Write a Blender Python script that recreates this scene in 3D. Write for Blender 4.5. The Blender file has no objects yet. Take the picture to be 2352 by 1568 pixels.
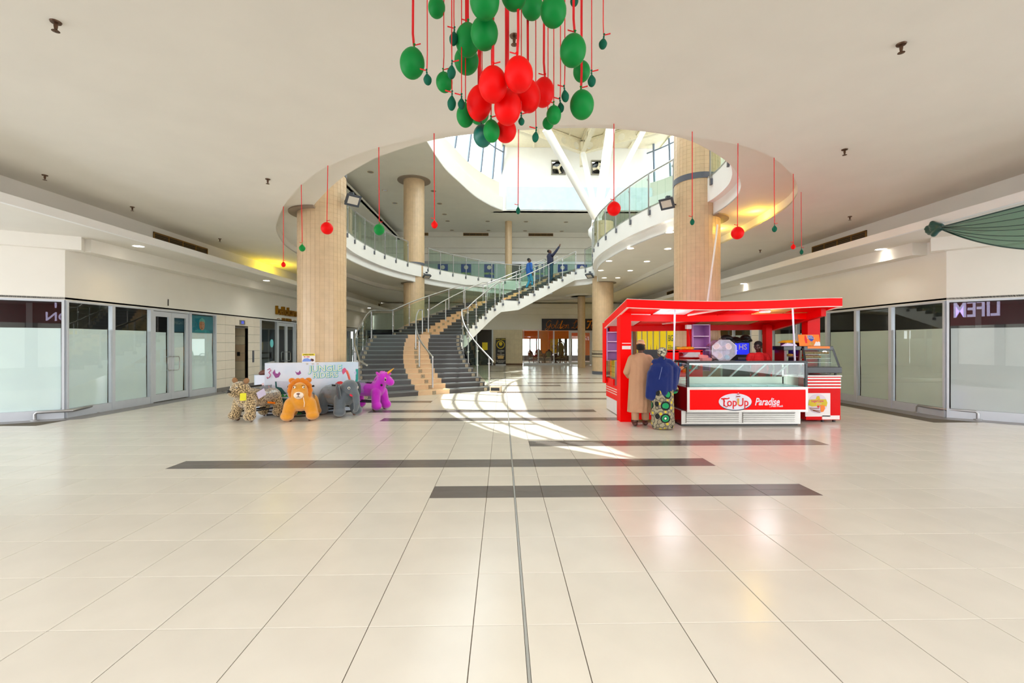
# Shopping-mall atrium: curved stair, round void, red snack kiosk, plush ride-on animals, hanging balloons
import bpy, bmesh, math, random
from mathutils import Vector, Matrix
from mathutils.geometry import tessellate_polygon
random.seed(7)
sc = bpy.context.scene
COL = sc.collection
PI = math.pi
# ---------------------------------------------------------------- camera (16 mm lens, eye height 1.62 m)
CAMZ, FPX, YAW = 1.624, 1045.33, 0.0207
cam_d = bpy.data.cameras.new('camera'); cam_d.lens = 16; cam_d.sensor_width = 36; cam_d.shift_y = 4/2352
cam_d.clip_end = 300
cam = bpy.data.objects.new('camera', cam_d); COL.objects.link(cam)
cam.location = (-.13, 0, CAMZ); cam.rotation_euler = (PI/2, 0, -YAW)
sc.camera = cam
# ---------------------------------------------------------------- exposure, world, sun, added hall fill
vs = sc.view_settings; vs.view_transform = 'Standard'; vs.look = 'None'; vs.gamma = 1; vs.use_curve_mapping = False
vs.exposure = 0.36
sc.cycles.max_bounces = 9; sc.cycles.diffuse_bounces = 5; sc.cycles.glossy_bounces = 4
sc.cycles.transparent_max_bounces = 28; sc.cycles.transmission_bounces = 4
sc.cycles.sample_clamp_indirect = 6; sc.cycles.caustics_reflective = False; sc.cycles.caustics_refractive = False
w = bpy.data.worlds.new('daylight'); sc.world = w; w.use_nodes = True
bg = w.node_tree.nodes['Background']; bg.inputs[0].default_value = (.93, .97, 1, 1); bg.inputs[1].default_value = 4.0
def lamp(name, kind, loc, energy, col=(1, 1, 1), rot=(0, 0, 0), size=None, size_y=None, spot=None, blend=.6, target=None):
    d = bpy.data.lights.new(name, kind); d.energy = energy; d.color = col
    if kind == 'AREA':
        d.shape = 'RECTANGLE'; d.size = size; d.size_y = size_y or size
    elif kind == 'SUN': d.angle = size
    else: d.shadow_soft_size = size or .05
    if kind == 'SPOT': d.spot_size = spot; d.spot_blend = blend
    o = bpy.data.objects.new(name, d); COL.objects.link(o); o.location = loc; o.rotation_euler = rot
    if target is not None:
        o.rotation_euler = (Vector(target)-Vector(loc)).to_track_quat('-Z', 'Y').to_euler()
    return o
lamp('sun', 'SUN', (-20, 30, 40), 8, (1, .97, .92), size=.006, target=(-20+1.9, 30-2.9, 40-15))
lamp('hall_fill', 'AREA', (0, -5.2, 4.5), 1250, (1, .985, .96), rot=(0, 0, 0), size=15, size_y=7)  # fill panel added under the ceiling to brighten the hall; no roof opening there

# ---------------------------------------------------------------- pixel helpers (pixel + real depth or real height -> point)
CY, SY = math.cos(YAW), math.sin(YAW)
def P(u, v, d):
    a = (u-1176)/FPX
    return Vector((-.13+d*(a*CY+SY), d*(CY-a*SY), CAMZ+(788-v)/FPX*d))
def AZ(u, v, z=0.):
    return P(u, v, (z-CAMZ)*FPX/(788-v))
# ---------------------------------------------------------------- materials
def lin(c):
    return tuple(((x/255)/12.92 if x/255 <= .04045 else ((x/255+.055)/1.055)**2.4) for x in c[:3])
MATS = {}
def mat(name, c, rough=.5, metal=0, spec=.5, emit=None, es=0, noise=.05, ns=6., bump=0., bs=60., coat=0., rnd=0., sheen=0., c2=None, alpha=None):
    if name in MATS: return MATS[name]
    m = bpy.data.materials.new(name); m.use_nodes = True; nt = m.node_tree; N = nt.nodes; L = nt.links
    b = N['Principled BSDF']; col = lin(c)
    b.inputs['Roughness'].default_value = rough; b.inputs['Metallic'].default_value = metal
    b.inputs['Specular IOR Level'].default_value = spec
    b.inputs['Coat Weight'].default_value = coat; b.inputs['Coat Roughness'].default_value = .08
    if sheen: b.inputs['Sheen Weight'].default_value = sheen
    tc = N.new('ShaderNodeTexCoord')
    if noise or c2:
        n = N.new('ShaderNodeTexNoise'); n.inputs['Scale'].default_value = ns; n.inputs['Detail'].default_value = 4
        L.new(tc.outputs['Object'], n.inputs['Vector'])
        r = N.new('ShaderNodeValToRGB'); L.new(n.outputs['Fac'], r.inputs['Fac'])
        d2 = lin(c2) if c2 else tuple(min(1, x*(1+noise)) for x in col); d1 = col if c2 else tuple(x*(1-noise) for x in col)
        r.color_ramp.elements[0].position = .42 if c2 else .3; r.color_ramp.elements[1].position = .58 if c2 else .7
        r.color_ramp.elements[0].color = d1+(1,); r.color_ramp.elements[1].color = d2+(1,)
        src = r.outputs['Color']
        if rnd:
            oi = N.new('ShaderNodeObjectInfo'); mr = N.new('ShaderNodeMapRange')
            mr.inputs['To Min'].default_value = 1-rnd; mr.inputs['To Max'].default_value = 1+rnd
            L.new(oi.outputs['Random'], mr.inputs['Value'])
            mx = N.new('ShaderNodeVectorMath'); mx.operation = 'SCALE'; L.new(src, mx.inputs[0]); L.new(mr.outputs['Result'], mx.inputs['Scale'])
            src = mx.outputs['Vector']
        L.new(src, b.inputs['Base Color'])
    else: b.inputs['Base Color'].default_value = col+(1,)
    if bump:
        n2 = N.new('ShaderNodeTexNoise'); n2.inputs['Scale'].default_value = bs; n2.inputs['Detail'].default_value = 3
        L.new(tc.outputs['Object'], n2.inputs['Vector'])
        bp = N.new('ShaderNodeBump'); bp.inputs['Strength'].default_value = bump; bp.inputs['Distance'].default_value = .02
        L.new(n2.outputs['Fac'], bp.inputs['Height']); L.new(bp.outputs['Normal'], b.inputs['Normal'])
    if emit:
        b.inputs['Emission Color'].default_value = lin(emit)+(1,); b.inputs['Emission Strength'].default_value = es
    MATS[name] = m; return m
def glass(name, tint=(238, 248, 244), r0=.05, rmax=1., rough=0., milk=0., milkc=(220, 230, 230)):
    if name in MATS: return MATS[name]
    m = bpy.data.materials.new(name); m.use_nodes = True; nt = m.node_tree; N = nt.nodes; L = nt.links
    N.remove(N['Principled BSDF']); out = N['Material Output']
    tr = N.new('ShaderNodeBsdfTransparent'); tr.inputs[0].default_value = lin(tint)+(1,)
    gl = N.new('ShaderNodeBsdfAnisotropic'); gl.inputs['Roughness'].default_value = rough
    lw = N.new('ShaderNodeLayerWeight'); lw.inputs['Blend'].default_value = .5
    pw = N.new('ShaderNodeMath'); pw.operation = 'POWER'; pw.inputs[1].default_value = 5; L.new(lw.outputs['Facing'], pw.inputs[0])
    ma = N.new('ShaderNodeMath'); ma.operation = 'MULTIPLY_ADD'; ma.inputs[1].default_value = rmax-r0; ma.inputs[2].default_value = r0
    L.new(pw.outputs[0], ma.inputs[0])
    src = tr.outputs[0]
    if milk:
        df = N.new('ShaderNodeBsdfDiffuse'); df.inputs[0].default_value = lin(milkc)+(1,)
        mm = N.new('ShaderNodeMixShader'); mm.inputs[0].default_value = milk; L.new(src, mm.inputs[1]); L.new(df.outputs[0], mm.inputs[2]); src = mm.outputs[0]
    mx = N.new('ShaderNodeMixShader'); L.new(ma.outputs[0], mx.inputs[0]); L.new(src, mx.inputs[1]); L.new(gl.outputs[0], mx.inputs[2])
    L.new(mx.outputs[0], out.inputs['Surface'])
    MATS[name] = m; return m
def emis(name, c, s):
    if name in MATS: return MATS[name]
    m = bpy.data.materials.new(name); m.use_nodes = True; nt = m.node_tree
    b = nt.nodes['Principled BSDF']; b.inputs['Base Color'].default_value = lin(c)+(1,)
    b.inputs['Emission Color'].default_value = lin(c)+(1,); b.inputs['Emission Strength'].default_value = s
    MATS[name] = m; return m
M_ceil = mat('ceiling_paint', (232, 228, 220), .8, noise=.02, ns=1.5)
M_wall = mat('wall_paint', (238, 234, 226), .75, noise=.02, ns=1.2)
M_white = mat('white_paint', (244, 243, 242), .6, noise=.015, ns=2)
M_tile = mat('porcelain_tile', (222, 216, 205), .2, spec=.45, noise=.035, ns=2.2, rnd=.02)
M_dark = mat('charcoal_tile', (108, 100, 97), .22, spec=.45, noise=.06, ns=3, rnd=.03)
M_grout = mat('grout', (96, 88, 76), .9)
M_border = mat('grey_border_tile', (128, 124, 122), .3, noise=.05)
M_mosaic = mat('column_mosaic', (214, 186, 150), .32, noise=.06, ns=5)
M_mgrout = mat('column_grout', (206, 180, 146), .8)
M_band = mat('slate_band', (92, 96, 108), .4)
M_steel = mat('brushed_steel', (205, 206, 208), .28, metal=.95, noise=.03)
M_steel2 = mat('satin_steel', (178, 178, 180), .4, metal=.8, noise=.04)
M_alu = mat('powder_coated_aluminium', (206, 211, 220), .4, metal=.15, noise=.02)
M_glass = glass('clear_glass', (243, 250, 246), .06)
M_gglass = glass('balustrade_glass', (238, 248, 243), .035)
M_sglass = glass('shop_glass', (252, 255, 254), .06)
M_paper = mat('window_paper', (238, 250, 255), .6, noise=.03, ns=2, bump=.25, bs=3.)
M_black = mat('black_plastic', (24, 24, 26), .4)
M_darkroom = mat('dark_shop_interior', (66, 62, 60), .8, noise=.1, ns=1)
M_red = mat('red_laminate', (255, 0, 0), .4, spec=.12, noise=0)
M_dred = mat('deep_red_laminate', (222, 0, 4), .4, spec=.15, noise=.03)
M_wlam = mat('white_laminate', (238, 232, 232), .3, noise=.01)
M_purple = mat('purple_laminate', (188, 132, 196), .5, noise=.03)
M_bread = mat('bread_crust', (206, 146, 58), .6, noise=.2, ns=25)
M_skin = mat('dark_skin', (92, 58, 42), .5, noise=.08, ns=18)
M_hair = mat('black_hair', (22, 18, 17), .8, bump=.6, bs=220)
M_gold = mat('brass_gold', (170, 120, 20), .35, metal=.7, noise=.1)
M_teal = mat('teal_poster', (8, 118, 140), .5)
M_orange = mat('orange_print', (250, 128, 14), .45, noise=.03)
M_yel = mat('yellow_print', (240, 214, 20), .5, noise=.02)
M_blue = mat('blue_print', (34, 66, 150), .5)
M_green = mat('balloon_green', (2, 138, 58), .5, spec=.25, noise=.03, ns=3)
M_dgreen = mat('balloon_dark_green', (8, 98, 74), .55, spec=.2, noise=.05, ns=3)
M_bred = mat('balloon_red', (246, 2, 2), .5, spec=.2, noise=.02, ns=3)
M_ribbon = mat('red_ribbon', (236, 12, 26), .5)
M_lampwarm = emis('downlight_glow', (255, 246, 226), 9)
M_ledw = emis('led_glow', (225, 225, 255), 7)
# ---------------------------------------------------------------- mesh builder
WM = {}
def wm(o): return WM.get(o.name, Matrix.Identity(4))
CACHE = {}
class MB:
    def __init__(s): s.v = []; s.f = []; s.mi = []
    def add(s, vs, fs, mi=0):
        o = len(s.v); s.v += [tuple(p) for p in vs]; s.f += [tuple(i+o for i in f) for f in fs]; s.mi += [mi]*len(fs); return s
    def box(s, x0, x1, y0, y1, z0, z1, mi=0):
        return s.add([(x0, y0, z0), (x1, y0, z0), (x1, y1, z0), (x0, y1, z0), (x0, y0, z1), (x1, y0, z1), (x1, y1, z1), (x0, y1, z1)],
              [(0, 3, 2, 1), (4, 5, 6, 7), (0, 1, 5, 4), (1, 2, 6, 5), (2, 3, 7, 6), (3, 0, 4, 7)], mi)
    def obox(s, c, ax, ay, az, sx, sy, sz, mi=0):     # oriented box: centre, axes, full sizes
        c = Vector(c); ax = Vector(ax).normalized()*sx/2; ay = Vector(ay).normalized()*sy/2; az = Vector(az).normalized()*sz/2
        q = [c+i*ax+j*ay+k*az for k in (-1, 1) for (i, j) in ((-1, -1), (1, -1), (1, 1), (-1, 1))]
        return s.add(q, [(0, 3, 2, 1), (4, 5, 6, 7), (0, 1, 5, 4), (1, 2, 6, 5), (2, 3, 7, 6), (3, 0, 4, 7)], mi)
    def hexa(s, q, mi=0):                              # 8 corners: bottom 4 ccw, top 4
        return s.add(q, [(0, 3, 2, 1), (4, 5, 6, 7), (0, 1, 5, 4), (1, 2, 6, 5), (2, 3, 7, 6), (3, 0, 4, 7)], mi)
    def slab(s, p, q, z0, z1, t, mi=0):                # upright panel from p to q (xy), thickness t to the left side
        p = Vector(p[:2]); q = Vector(q[:2]); d = (q-p).normalized(); n = Vector((-d.y, d.x))*t
        return s.hexa([(*p, z0), (*q, z0), (*(q+n), z0), (*(p+n), z0), (*p, z1), (*q, z1), (*(q+n), z1), (*(p+n), z1)], mi)
    def tube(s, pts, r, n=8, caps=True, mi=0, flat=1.):
        pts = [Vector(p) for p in pts]; rings = []; up = None
        for i, p in enumerate(pts):
            t = (pts[min(i+1, len(pts)-1)]-pts[max(i-1, 0)])
            if t.length < 1e-9: t = Vector((0, 0, 1))
            t.normalize()
            if up is None: up = Vector((0, 0, 1)) if abs(t.z) < .9 else Vector((0, 1, 0))
            a = t.cross(up)
            if a.length < 1e-5: a = t.cross(Vector((1, 0, 0)))
            a.normalize(); b = a.cross(t).normalized(); up = b
            rr = r[i] if isinstance(r, (list, tuple)) else r
            rings.append([p+rr*(math.cos(2*PI*k/n)*a+flat*math.sin(2*PI*k/n)*b) for k in range(n)])
        return s.loft(rings, caps, mi)
    def loft(s, rings, caps=True, mi=0, closed=True):
        n = len(rings[0]); o = len(s.v); fs = []
        for i in range(len(rings)-1):
            for k in range(n if closed else n-1):
                k2 = (k+1) % n; fs.append((i*n+k, i*n+k2, (i+1)*n+k2, (i+1)*n+k))
        if caps and closed: fs += [tuple(range(n-1, -1, -1)), tuple((len(rings)-1)*n+k for k in range(n))]
        return s.add([p for r in rings for p in r], fs, mi)
    def lathe(s, prof, n=24, c=(0, 0, 0), mi=0, caps=True, rot=None):
        R = rot or Matrix.Identity(3); c = Vector(c)
        return s.loft([[c+R @ Vector((r*math.cos(2*PI*k/n), r*math.sin(2*PI*k/n), z)) for k in range(n)] for r, z in prof], caps, mi)
    def ell(s, c, r3, rot=None, n=14, m=9, mi=0, pear=0.):
        R = rot or Matrix.Identity(3); c = Vector(c); rings = []
        for j in range(m+1):
            t = PI*(j+.02)/(m+.04)-PI/2; zz = math.sin(t); k_ = math.cos(t)*(1-pear*max(0, zz))
            rings.append([c+R @ Vector((r3[0]*k_*math.cos(2*PI*k/n), r3[1]*k_*math.sin(2*PI*k/n), r3[2]*zz)) for k in range(n)])
        return s.loft(rings, True, mi)
    def prism(s, poly, z0, z1, mi=0, hole=None):
        loops = [[Vector((x, y, 0)) for x, y in poly]]+([[Vector((x, y, 0)) for x, y in hole]] if hole else [])
        tri = tessellate_polygon(loops); flat = [p for l in loops for p in l]; n = len(flat)
        fs = []
        for t in tri:
            a, b, c = (flat[i] for i in t)
            t = tuple(t) if (b-a).cross(c-a).z > 0 else tuple(reversed(t))
            fs.append(tuple(i+n for i in t)); fs.append(tuple(reversed(t)))
        o = 0
        for l in loops:
            m_ = len(l)
            for k in range(m_):
                fs.append((o+k, o+(k+1) % m_, n+o+(k+1) % m_, n+o+k))
            o += m_
        return s.add([(p.x, p.y, z0) for p in flat]+[(p.x, p.y, z1) for p in flat], fs, mi)
    def plate(s, poly, frame, t=.004, mi=0):           # flat cut-out: 2-D polygon placed by frame(x, y, h)
        loops = [[Vector((x, y, 0)) for x, y in poly]]
        tri = tessellate_polygon(loops); n = len(poly); fs = []
        for q in tri:
            a, b, c = (loops[0][i] for i in q); q = tuple(q) if (b-a).cross(c-a).z > 0 else tuple(reversed(q))
            fs.append(tuple(i+n for i in q)); fs.append(tuple(reversed(q)))
        fs += [(k, (k+1) % n, n+(k+1) % n, n+k) for k in range(n)]
        return s.add([frame(x, y, 0) for x, y in poly]+[frame(x, y, t) for x, y in poly], fs, mi)
    def wallstrip(s, pts, z0, z1, mi=0, closed=False):
        n = len(pts); q = [(*p[:2], z0) for p in pts]+[(*p[:2], z1) for p in pts]
        return s.add(q, [(k, (k+1) % n, n+(k+1) % n, n+k) for k in range(n if closed else n-1)], mi)
    def text(s, st, frame, size, t=.004, mi=0, bold=0., shear=0., align='CENTER', sx=1.):
        vs_, fs_ = text_mesh(st, bold, shear, align)
        n = len(vs_)
        edges = {}
        for f in fs_:
            for a, b in zip(f, f[1:]+f[:1]): edges[(a, b)] = edges.get((a, b), 0)+1
        rim = [(a, b) for (a, b) in edges if (b, a) not in edges]
        fr = [tuple(i+n for i in f) for f in fs_]+[(b, a, a+n, b+n)[::-1] for a, b in rim]
        return s.add([frame(x*size*sx, y*size, 0) for x, y in vs_]+[frame(x*size*sx, y*size, t) for x, y in vs_], fr, mi)
    def mesh(s, me, M=None, mi=0):
        M = M or Matrix.Identity(4)
        return s.add([M @ v.co for v in me.vertices], [tuple(p.vertices) for p in me.polygons], mi)
    def build(s, name, mats, parent=None, smooth=None, bevel=0, local=False, origin=None):
        me = bpy.data.meshes.new(name)
        pts = s.v
        M = wm(parent) if (parent is not None and not local) else Matrix.Identity(4)
        T = Matrix.Identity(4)
        if origin is not None: T = Matrix.Translation(Vector(origin))
        Q = (M @ T).inverted() if not local else T.inverted()
        pts = [Q @ Vector(p) for p in pts]
        me.from_pydata(pts, [], s.f)
        mats = mats if isinstance(mats, (list, tuple)) else [mats]
        for m in mats: me.materials.append(m)
        me.polygons.foreach_set('material_index', s.mi)
        if bevel:
            bm = bmesh.new(); bm.from_mesh(me); bmesh.ops.remove_doubles(bm, verts=bm.verts, dist=1e-5)
            es = [e for e in bm.edges if len(e.link_faces) == 2 and e.calc_face_angle(0) > .6]
            bmesh.ops.bevel(bm, geom=es, offset=bevel, segments=2, affect='EDGES', profile=.6, clamp_overlap=True); bm.to_mesh(me); bm.free()
        if smooth is not None:
            me.shade_smooth()
            if smooth < 179: me.set_sharp_from_angle(angle=math.radians(smooth))
        me.update()
        o = bpy.data.objects.new(name, me); COL.objects.link(o)
        if parent is not None: o.parent = parent
        if origin is not None: o.location = origin
        if origin is not None or parent is not None: WM[o.name] = (M @ T) if not local else M
        return o
def copy_mesh_obj(name, me, parent, loc, rot=(0, 0, 0)):
    o = bpy.data.objects.new(name, me); COL.objects.link(o); o.parent = parent; o.location = loc; o.rotation_euler = rot; return o
def text_mesh(st, bold=0., shear=0., align='CENTER'):
    key = (st, bold, shear, align)
    if key in CACHE: return CACHE[key]
    cu = bpy.data.curves.new('lettering', 'FONT'); cu.body = st; cu.size = 1; cu.offset = bold; cu.shear = shear
    cu.align_x = align; cu.align_y = 'CENTER'; cu.resolution_u = 3; cu.fill_mode = 'FRONT'
    ob = bpy.data.objects.new('lettering', cu)
    me = bpy.data.meshes.new_from_object(ob)
    r = ([(v.co.x, v.co.y) for v in me.vertices], [tuple(p.vertices) for p in me.polygons])
    bpy.data.objects.remove(ob); bpy.data.curves.remove(cu); bpy.data.meshes.remove(me)
    CACHE[key] = r; return r
def thing(name, label, cat, loc=(0, 0, 0), rz=0., group=None):
    o = bpy.data.objects.new(name, None); COL.objects.link(o); o.empty_display_size = .1
    o.location = loc; o.rotation_euler = (0, 0, rz); o['label'] = label; o['category'] = cat
    if group: o['group'] = group
    WM[o.name] = Matrix.Translation(Vector(loc)) @ Matrix.Rotation(rz, 4, 'Z'); return o
def tag(o, label, cat, group=None):
    o['label'] = label; o['category'] = cat
    if group: o['group'] = group
    return o
def struct(o): o['kind'] = 'structure'; return o
def stuff(o): o['kind'] = 'stuff'; return o
def struct_empty(name, loc=(0, 0, 0)):
    o = bpy.data.objects.new(name, None); COL.objects.link(o); o.location = loc; o['kind'] = 'structure'
    WM[o.name] = Matrix.Translation(Vector(loc)); return o
def frame_of(o, ax, ay):                                # x along ax, y along ay, height along ax x ay
    o = Vector(o); ax = Vector(ax).normalized(); ay = Vector(ay).normalized(); n = ax.cross(ay)
    return lambda x, y, h=0: o+ax*x+ay*y+n*h
def spline(pts, n=6, closed=False):
    P_ = [Vector(p) for p in pts]; N_ = len(P_); out = []
    for i in range(N_ if closed else N_-1):
        g = (lambda k: P_[k % N_]) if closed else (lambda k: P_[max(0, min(N_-1, k))])
        a, b, c, d = g(i-1), g(i), g(i+1), g(i+2)
        for k in range(n):
            t = k/n; out.append(.5*((2*b)+(c-a)*t+(2*a-5*b+4*c-d)*t*t+(3*b-a-3*c+d)*t**3))
    if not closed: out.append(P_[-1])
    return out
def offset2(pts, d):                                     # closed ccw curve; positive = outwards
    n = len(pts); out = []
    for i in range(n):
        t = Vector(pts[(i+1) % n][:2])-Vector(pts[i-1][:2]); t.normalize()
        out.append((pts[i][0]+t.y*d, pts[i][1]-t.x*d))
    return out
def circle(r, n=24, cx=0, cy=0, ry=None): return [(cx+r*math.cos(2*PI*k/n), cy+(ry or r)*math.sin(2*PI*k/n)) for k in range(n)]
# blended solid bodies: tapered capsules and balls fused by voxel remeshing (done first, while the scene is empty)
def capsule(mb, p, r, q, s_, n=14):
    p = Vector(p); q = Vector(q); t = (q-p); L_ = t.length; t.normalize()
    a = t.orthogonal().normalized(); b = t.cross(a); rings = []
    for (c, rr, sg) in ((p, r, -1), (q, s_, 1)):
        ks = (range(5) if sg < 0 else range(4, -1, -1))
        for k in ks:
            an = PI/2*(k+.12)/4.12 if k < 4 else PI/2
            rad = rr*math.sin(an); off = sg*rr*math.cos(an)
            rings.append([c+t*off+rad*(math.cos(2*PI*j/n)*a+math.sin(2*PI*j/n)*b) for j in range(n)])
    mb.loft(rings, True)
def blob(name, prims, voxel=.012, smooth=4, warp=None):
    mb = MB()
    for p in prims:
        if p[0] == 'c': capsule(mb, *p[1:])
        elif p[0] == 'e': mb.ell(p[1], p[2], p[3] if len(p) > 3 else None, 16, 11)
    me = bpy.data.meshes.new(name); me.from_pydata(mb.v, [], mb.f)
    bm = bmesh.new(); bm.from_mesh(me); bmesh.ops.recalc_face_normals(bm, faces=bm.faces); bm.to_mesh(me); bm.free()
    o = bpy.data.objects.new(name, me); COL.objects.link(o)
    md = o.modifiers.new('r', 'REMESH'); md.mode = 'VOXEL'; md.voxel_size = voxel
    if smooth: sm = o.modifiers.new('s', 'SMOOTH'); sm.factor = .5; sm.iterations = smooth
    dg = bpy.context.evaluated_depsgraph_get(); r = bpy.data.meshes.new_from_object(o.evaluated_get(dg))
    bpy.data.objects.remove(o); bpy.data.meshes.remove(me)
    r.name = name; r.shade_smooth(); return r
def add_mesh(name, me, mats, parent=None, loc=(0, 0, 0), rz=0.):
    me.materials.clear()
    for m in (mats if isinstance(mats, (list, tuple)) else [mats]): me.materials.append(m)
    o = bpy.data.objects.new(name, me); COL.objects.link(o)
    if parent: o.parent = parent
    o.location = loc; o.rotation_euler = (0, 0, rz); return o
# ================================================================= fused bodies (people, plush animals), built while the scene is still empty
V = Vector
def hand_prims(w, d, n, s=1., curl=.5, side=1):
    """wrist w, pointing direction d, palm normal n (towards the palm); five fingers bent towards the palm"""
    w = V(w); d = V(d).normalized(); n = V(n); n = (n-d*n.dot(d)).normalized(); x = d.cross(n)*side
    pr = [('c', w, .026*s, w+d*.05*s, .03*s), ('c', w+d*.03*s-x*.02*s, .019*s, w+d*.085*s-x*.026*s, .015*s), ('c', w+d*.03*s+x*.02*s, .019*s, w+d*.085*s+x*.026*s, .015*s)]
    for i, L_ in enumerate((.066, .077, .072, .056)):
        b = w+d*.085*s+x*(-.03+.0205*i)*s; sp = x*(i-1.5)*.10
        d1 = (d+n*.35*curl+sp).normalized(); d2 = (d+n*1.1*curl+sp).normalized(); d3 = (d*.7+n*1.7*curl+sp).normalized()
        p1 = b+d1*L_*.45*s; p2 = p1+d2*L_*.32*s; p3 = p2+d3*L_*.25*s
        pr += [('c', b, .0095*s, p1, .009*s, 10), ('c', p1, .009*s, p2, .0082*s, 10), ('c', p2, .0082*s, p3, .0072*s, 10)]
    b = w+d*.02*s-x*.03*s; p1 = b+(d*.6-x*.75+n*.25).normalized()*.045*s; p2 = p1+(d*.9-x*.25+n*.5).normalized()*.032*s
    pr += [('c', b, .014*s, p1, .011*s, 10), ('c', p1, .011*s, p2, .0085*s, 10)]
    return pr
def person_prims(h=1.75, arms=None, legs=None, head=(0, 0, 0), hands=True, girth=1., curl=.5):
    """faces +Y; arms {side: (elbow, wrist, hand dir, palm normal)}; head = (yaw, pitch, roll)"""
    s = h/1.75; g = girth; pr = []
    def e(c, r, R=None): pr.append(('e', V(c)*s, V(r)*s, R) if R else ('e', V(c)*s, V(r)*s))
    def c(a, ra, b, rb): pr.append(('c', V(a)*s, ra*s, V(b)*s, rb*s))
    e((0, -.005, .95), (.165*g, .118*g, .13)); e((0, 0, 1.1), (.142*g, .1*g, .15)); e((0, .005, 1.28), (.172*g, .115*g, .17))
    c((-.15, -.005, 1.42), .062, (.15, -.005, 1.42), .062); c((0, -.02, 1.42), .062, (0, .005, 1.56), .053)
    R = Matrix.Rotation(head[0], 3, 'Z') @ Matrix.Rotation(head[1], 3, 'X') @ Matrix.Rotation(head[2], 3, 'Y')
    hc = V((0, 0, 1.53)); hp = lambda p: hc+R @ (V(p)-hc)
    e(hp((0, -.003, 1.655)), (.077, .096, .098), R); e(hp((0, .028, 1.60)), (.06, .07, .075), R); c(hp((0, .055, 1.556)), .027, hp((0, .075, 1.56)), .022)
    c(hp((0, .095, 1.645)), .011, hp((0, .112, 1.612)), .016); c(hp((-.018, .1, 1.607)), .01, hp((.018, .1, 1.607)), .01)
    c(hp((-.022, .093, 1.577)), .009, hp((.022, .093, 1.577)), .009); c(hp((-.04, .082, 1.668)), .014, hp((.04, .082, 1.668)), .014)
    for sx in (-1, 1): e(hp((sx*.08, .0, 1.63)), (.012, .02, .034), R); c(hp((sx*.045, .07, 1.62)), .02, hp((sx*.05, .04, 1.6)), .02)
    for sx in (-1, 1):
        k = (legs or {}).get(sx, (V((sx*.1, .02, .5)), V((sx*.105, -.02, .085))))
        c((sx*.085, 0, .9), .092, k[0], .06); c(k[0], .06, k[0].lerp(k[1], .35)+V((0, -.015, 0)), .058); c(k[0].lerp(k[1], .35), .055, k[1], .04)
        t = k[2] if len(k) > 2 else V((0, 1, 0)); c(k[1]+V((0, -.02, -.03)), .042, k[1]+t*.13+V((0, 0, -.05)), .034)
        a = (arms or {}).get(sx, (V((sx*.25, -.02, 1.12)), V((sx*.26, .06, .88)), V((0, .15, -1)), V((-sx, 0, 0))))
        c((sx*.185, -.005, 1.41), .054, a[0], .042); c(a[0], .042, a[0].lerp(a[1], .4), .04); c(a[0].lerp(a[1], .4), .038, a[1], .027)
        if hands:
            for q in hand_prims(V(a[1])*s, a[2], a[3], s, curl, sx): pr.append(q)
    return pr, (lambda p: hp(p)*s)
def folds(me, amp, freq, z0, z1, ph=0., axis=(0, 0)):
    for v in me.vertices:
        x, y, z = v.co; a = math.atan2(y-axis[1], x-axis[0]); k = min(1, max(0, (z1-z)/(z1-z0)))
        r = 1+amp*k*(math.sin(a*freq+ph+z*2)+.5*math.sin(a*freq*1.7+ph*2-z*3))
        v.co.x = axis[0]+(x-axis[0])*r; v.co.y = axis[1]+(y-axis[1])*r
    return me
# man in kaftan (1.65 m to the crown), facing the kiosk
K_arms = {-1: (V((-.29, -.03, 1.13)), V((-.2, .2, 1.02)), V((.5, 1, .1)), V((1, 0, 0))), 1: (V((.30, -.03, 1.14)), V((.24, .22, 1.10)), V((-.1, 1, .25)), V((-1, 0, 0)))}
pr, HK = person_prims(1.64, K_arms, {-1: (V((-.1, .03, .5)), V((-.11, -.03, .085))), 1: (V((.1, .05, .5)), V((.12, .08, .085)))}, (-.35, -.25, 0), girth=1.)
ME_kaftan_man = blob('body', pr, .0075, 3)
s_ = 1.64/1.75
def sc_(L_, s): return [tuple([q[0]]+[(x*s if isinstance(x, (float, V)) else x) for x in q[1:]]) for q in L_]
ME_kaftan = blob('kaftan', sc_([('c', V((-.16, -.005, 1.415)), .085, V((.16, -.005, 1.415)), .085), ('c', V((0, 0, 1.38)), .165, V((0, 0, 1.0)), .185), ('c', V((-.07, 0, 1.3)), .15, V((-.1, 0, .5)), .17), ('c', V((.07, 0, 1.3)), .15, V((.12, .02, .5)), .17),
    ('c', V((0, .0, .9)), .17, V((0, 0, .45)), .2), ('c', V((-.1, 0, .8)), .15, V((-.13, 0, .28)), .155), ('c', V((.1, 0, .8)), .15, V((.15, .02, .28)), .155), ('c', V((0, 0, .8)), .16, V((0, 0, .3)), .19), ('c', V((-.185, 0, 1.40)), .078, V((-.29, -.03, 1.13)), .07), ('c', V((-.29, -.03, 1.13)), .07, V((-.215, .16, 1.03)), .056), ('c', V((.185, 0, 1.40)), .078, V((.30, -.03, 1.14)), .07), ('c', V((.30, -.03, 1.14)), .07, V((.25, .18, 1.11)), .056)], s_), .012, 5)
for v in ME_kaftan.vertices: v.co.z = max(.28, v.co.z)
ME_kaftan = folds(ME_kaftan, .035, 7, .25, 1.1, 1.)
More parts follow.
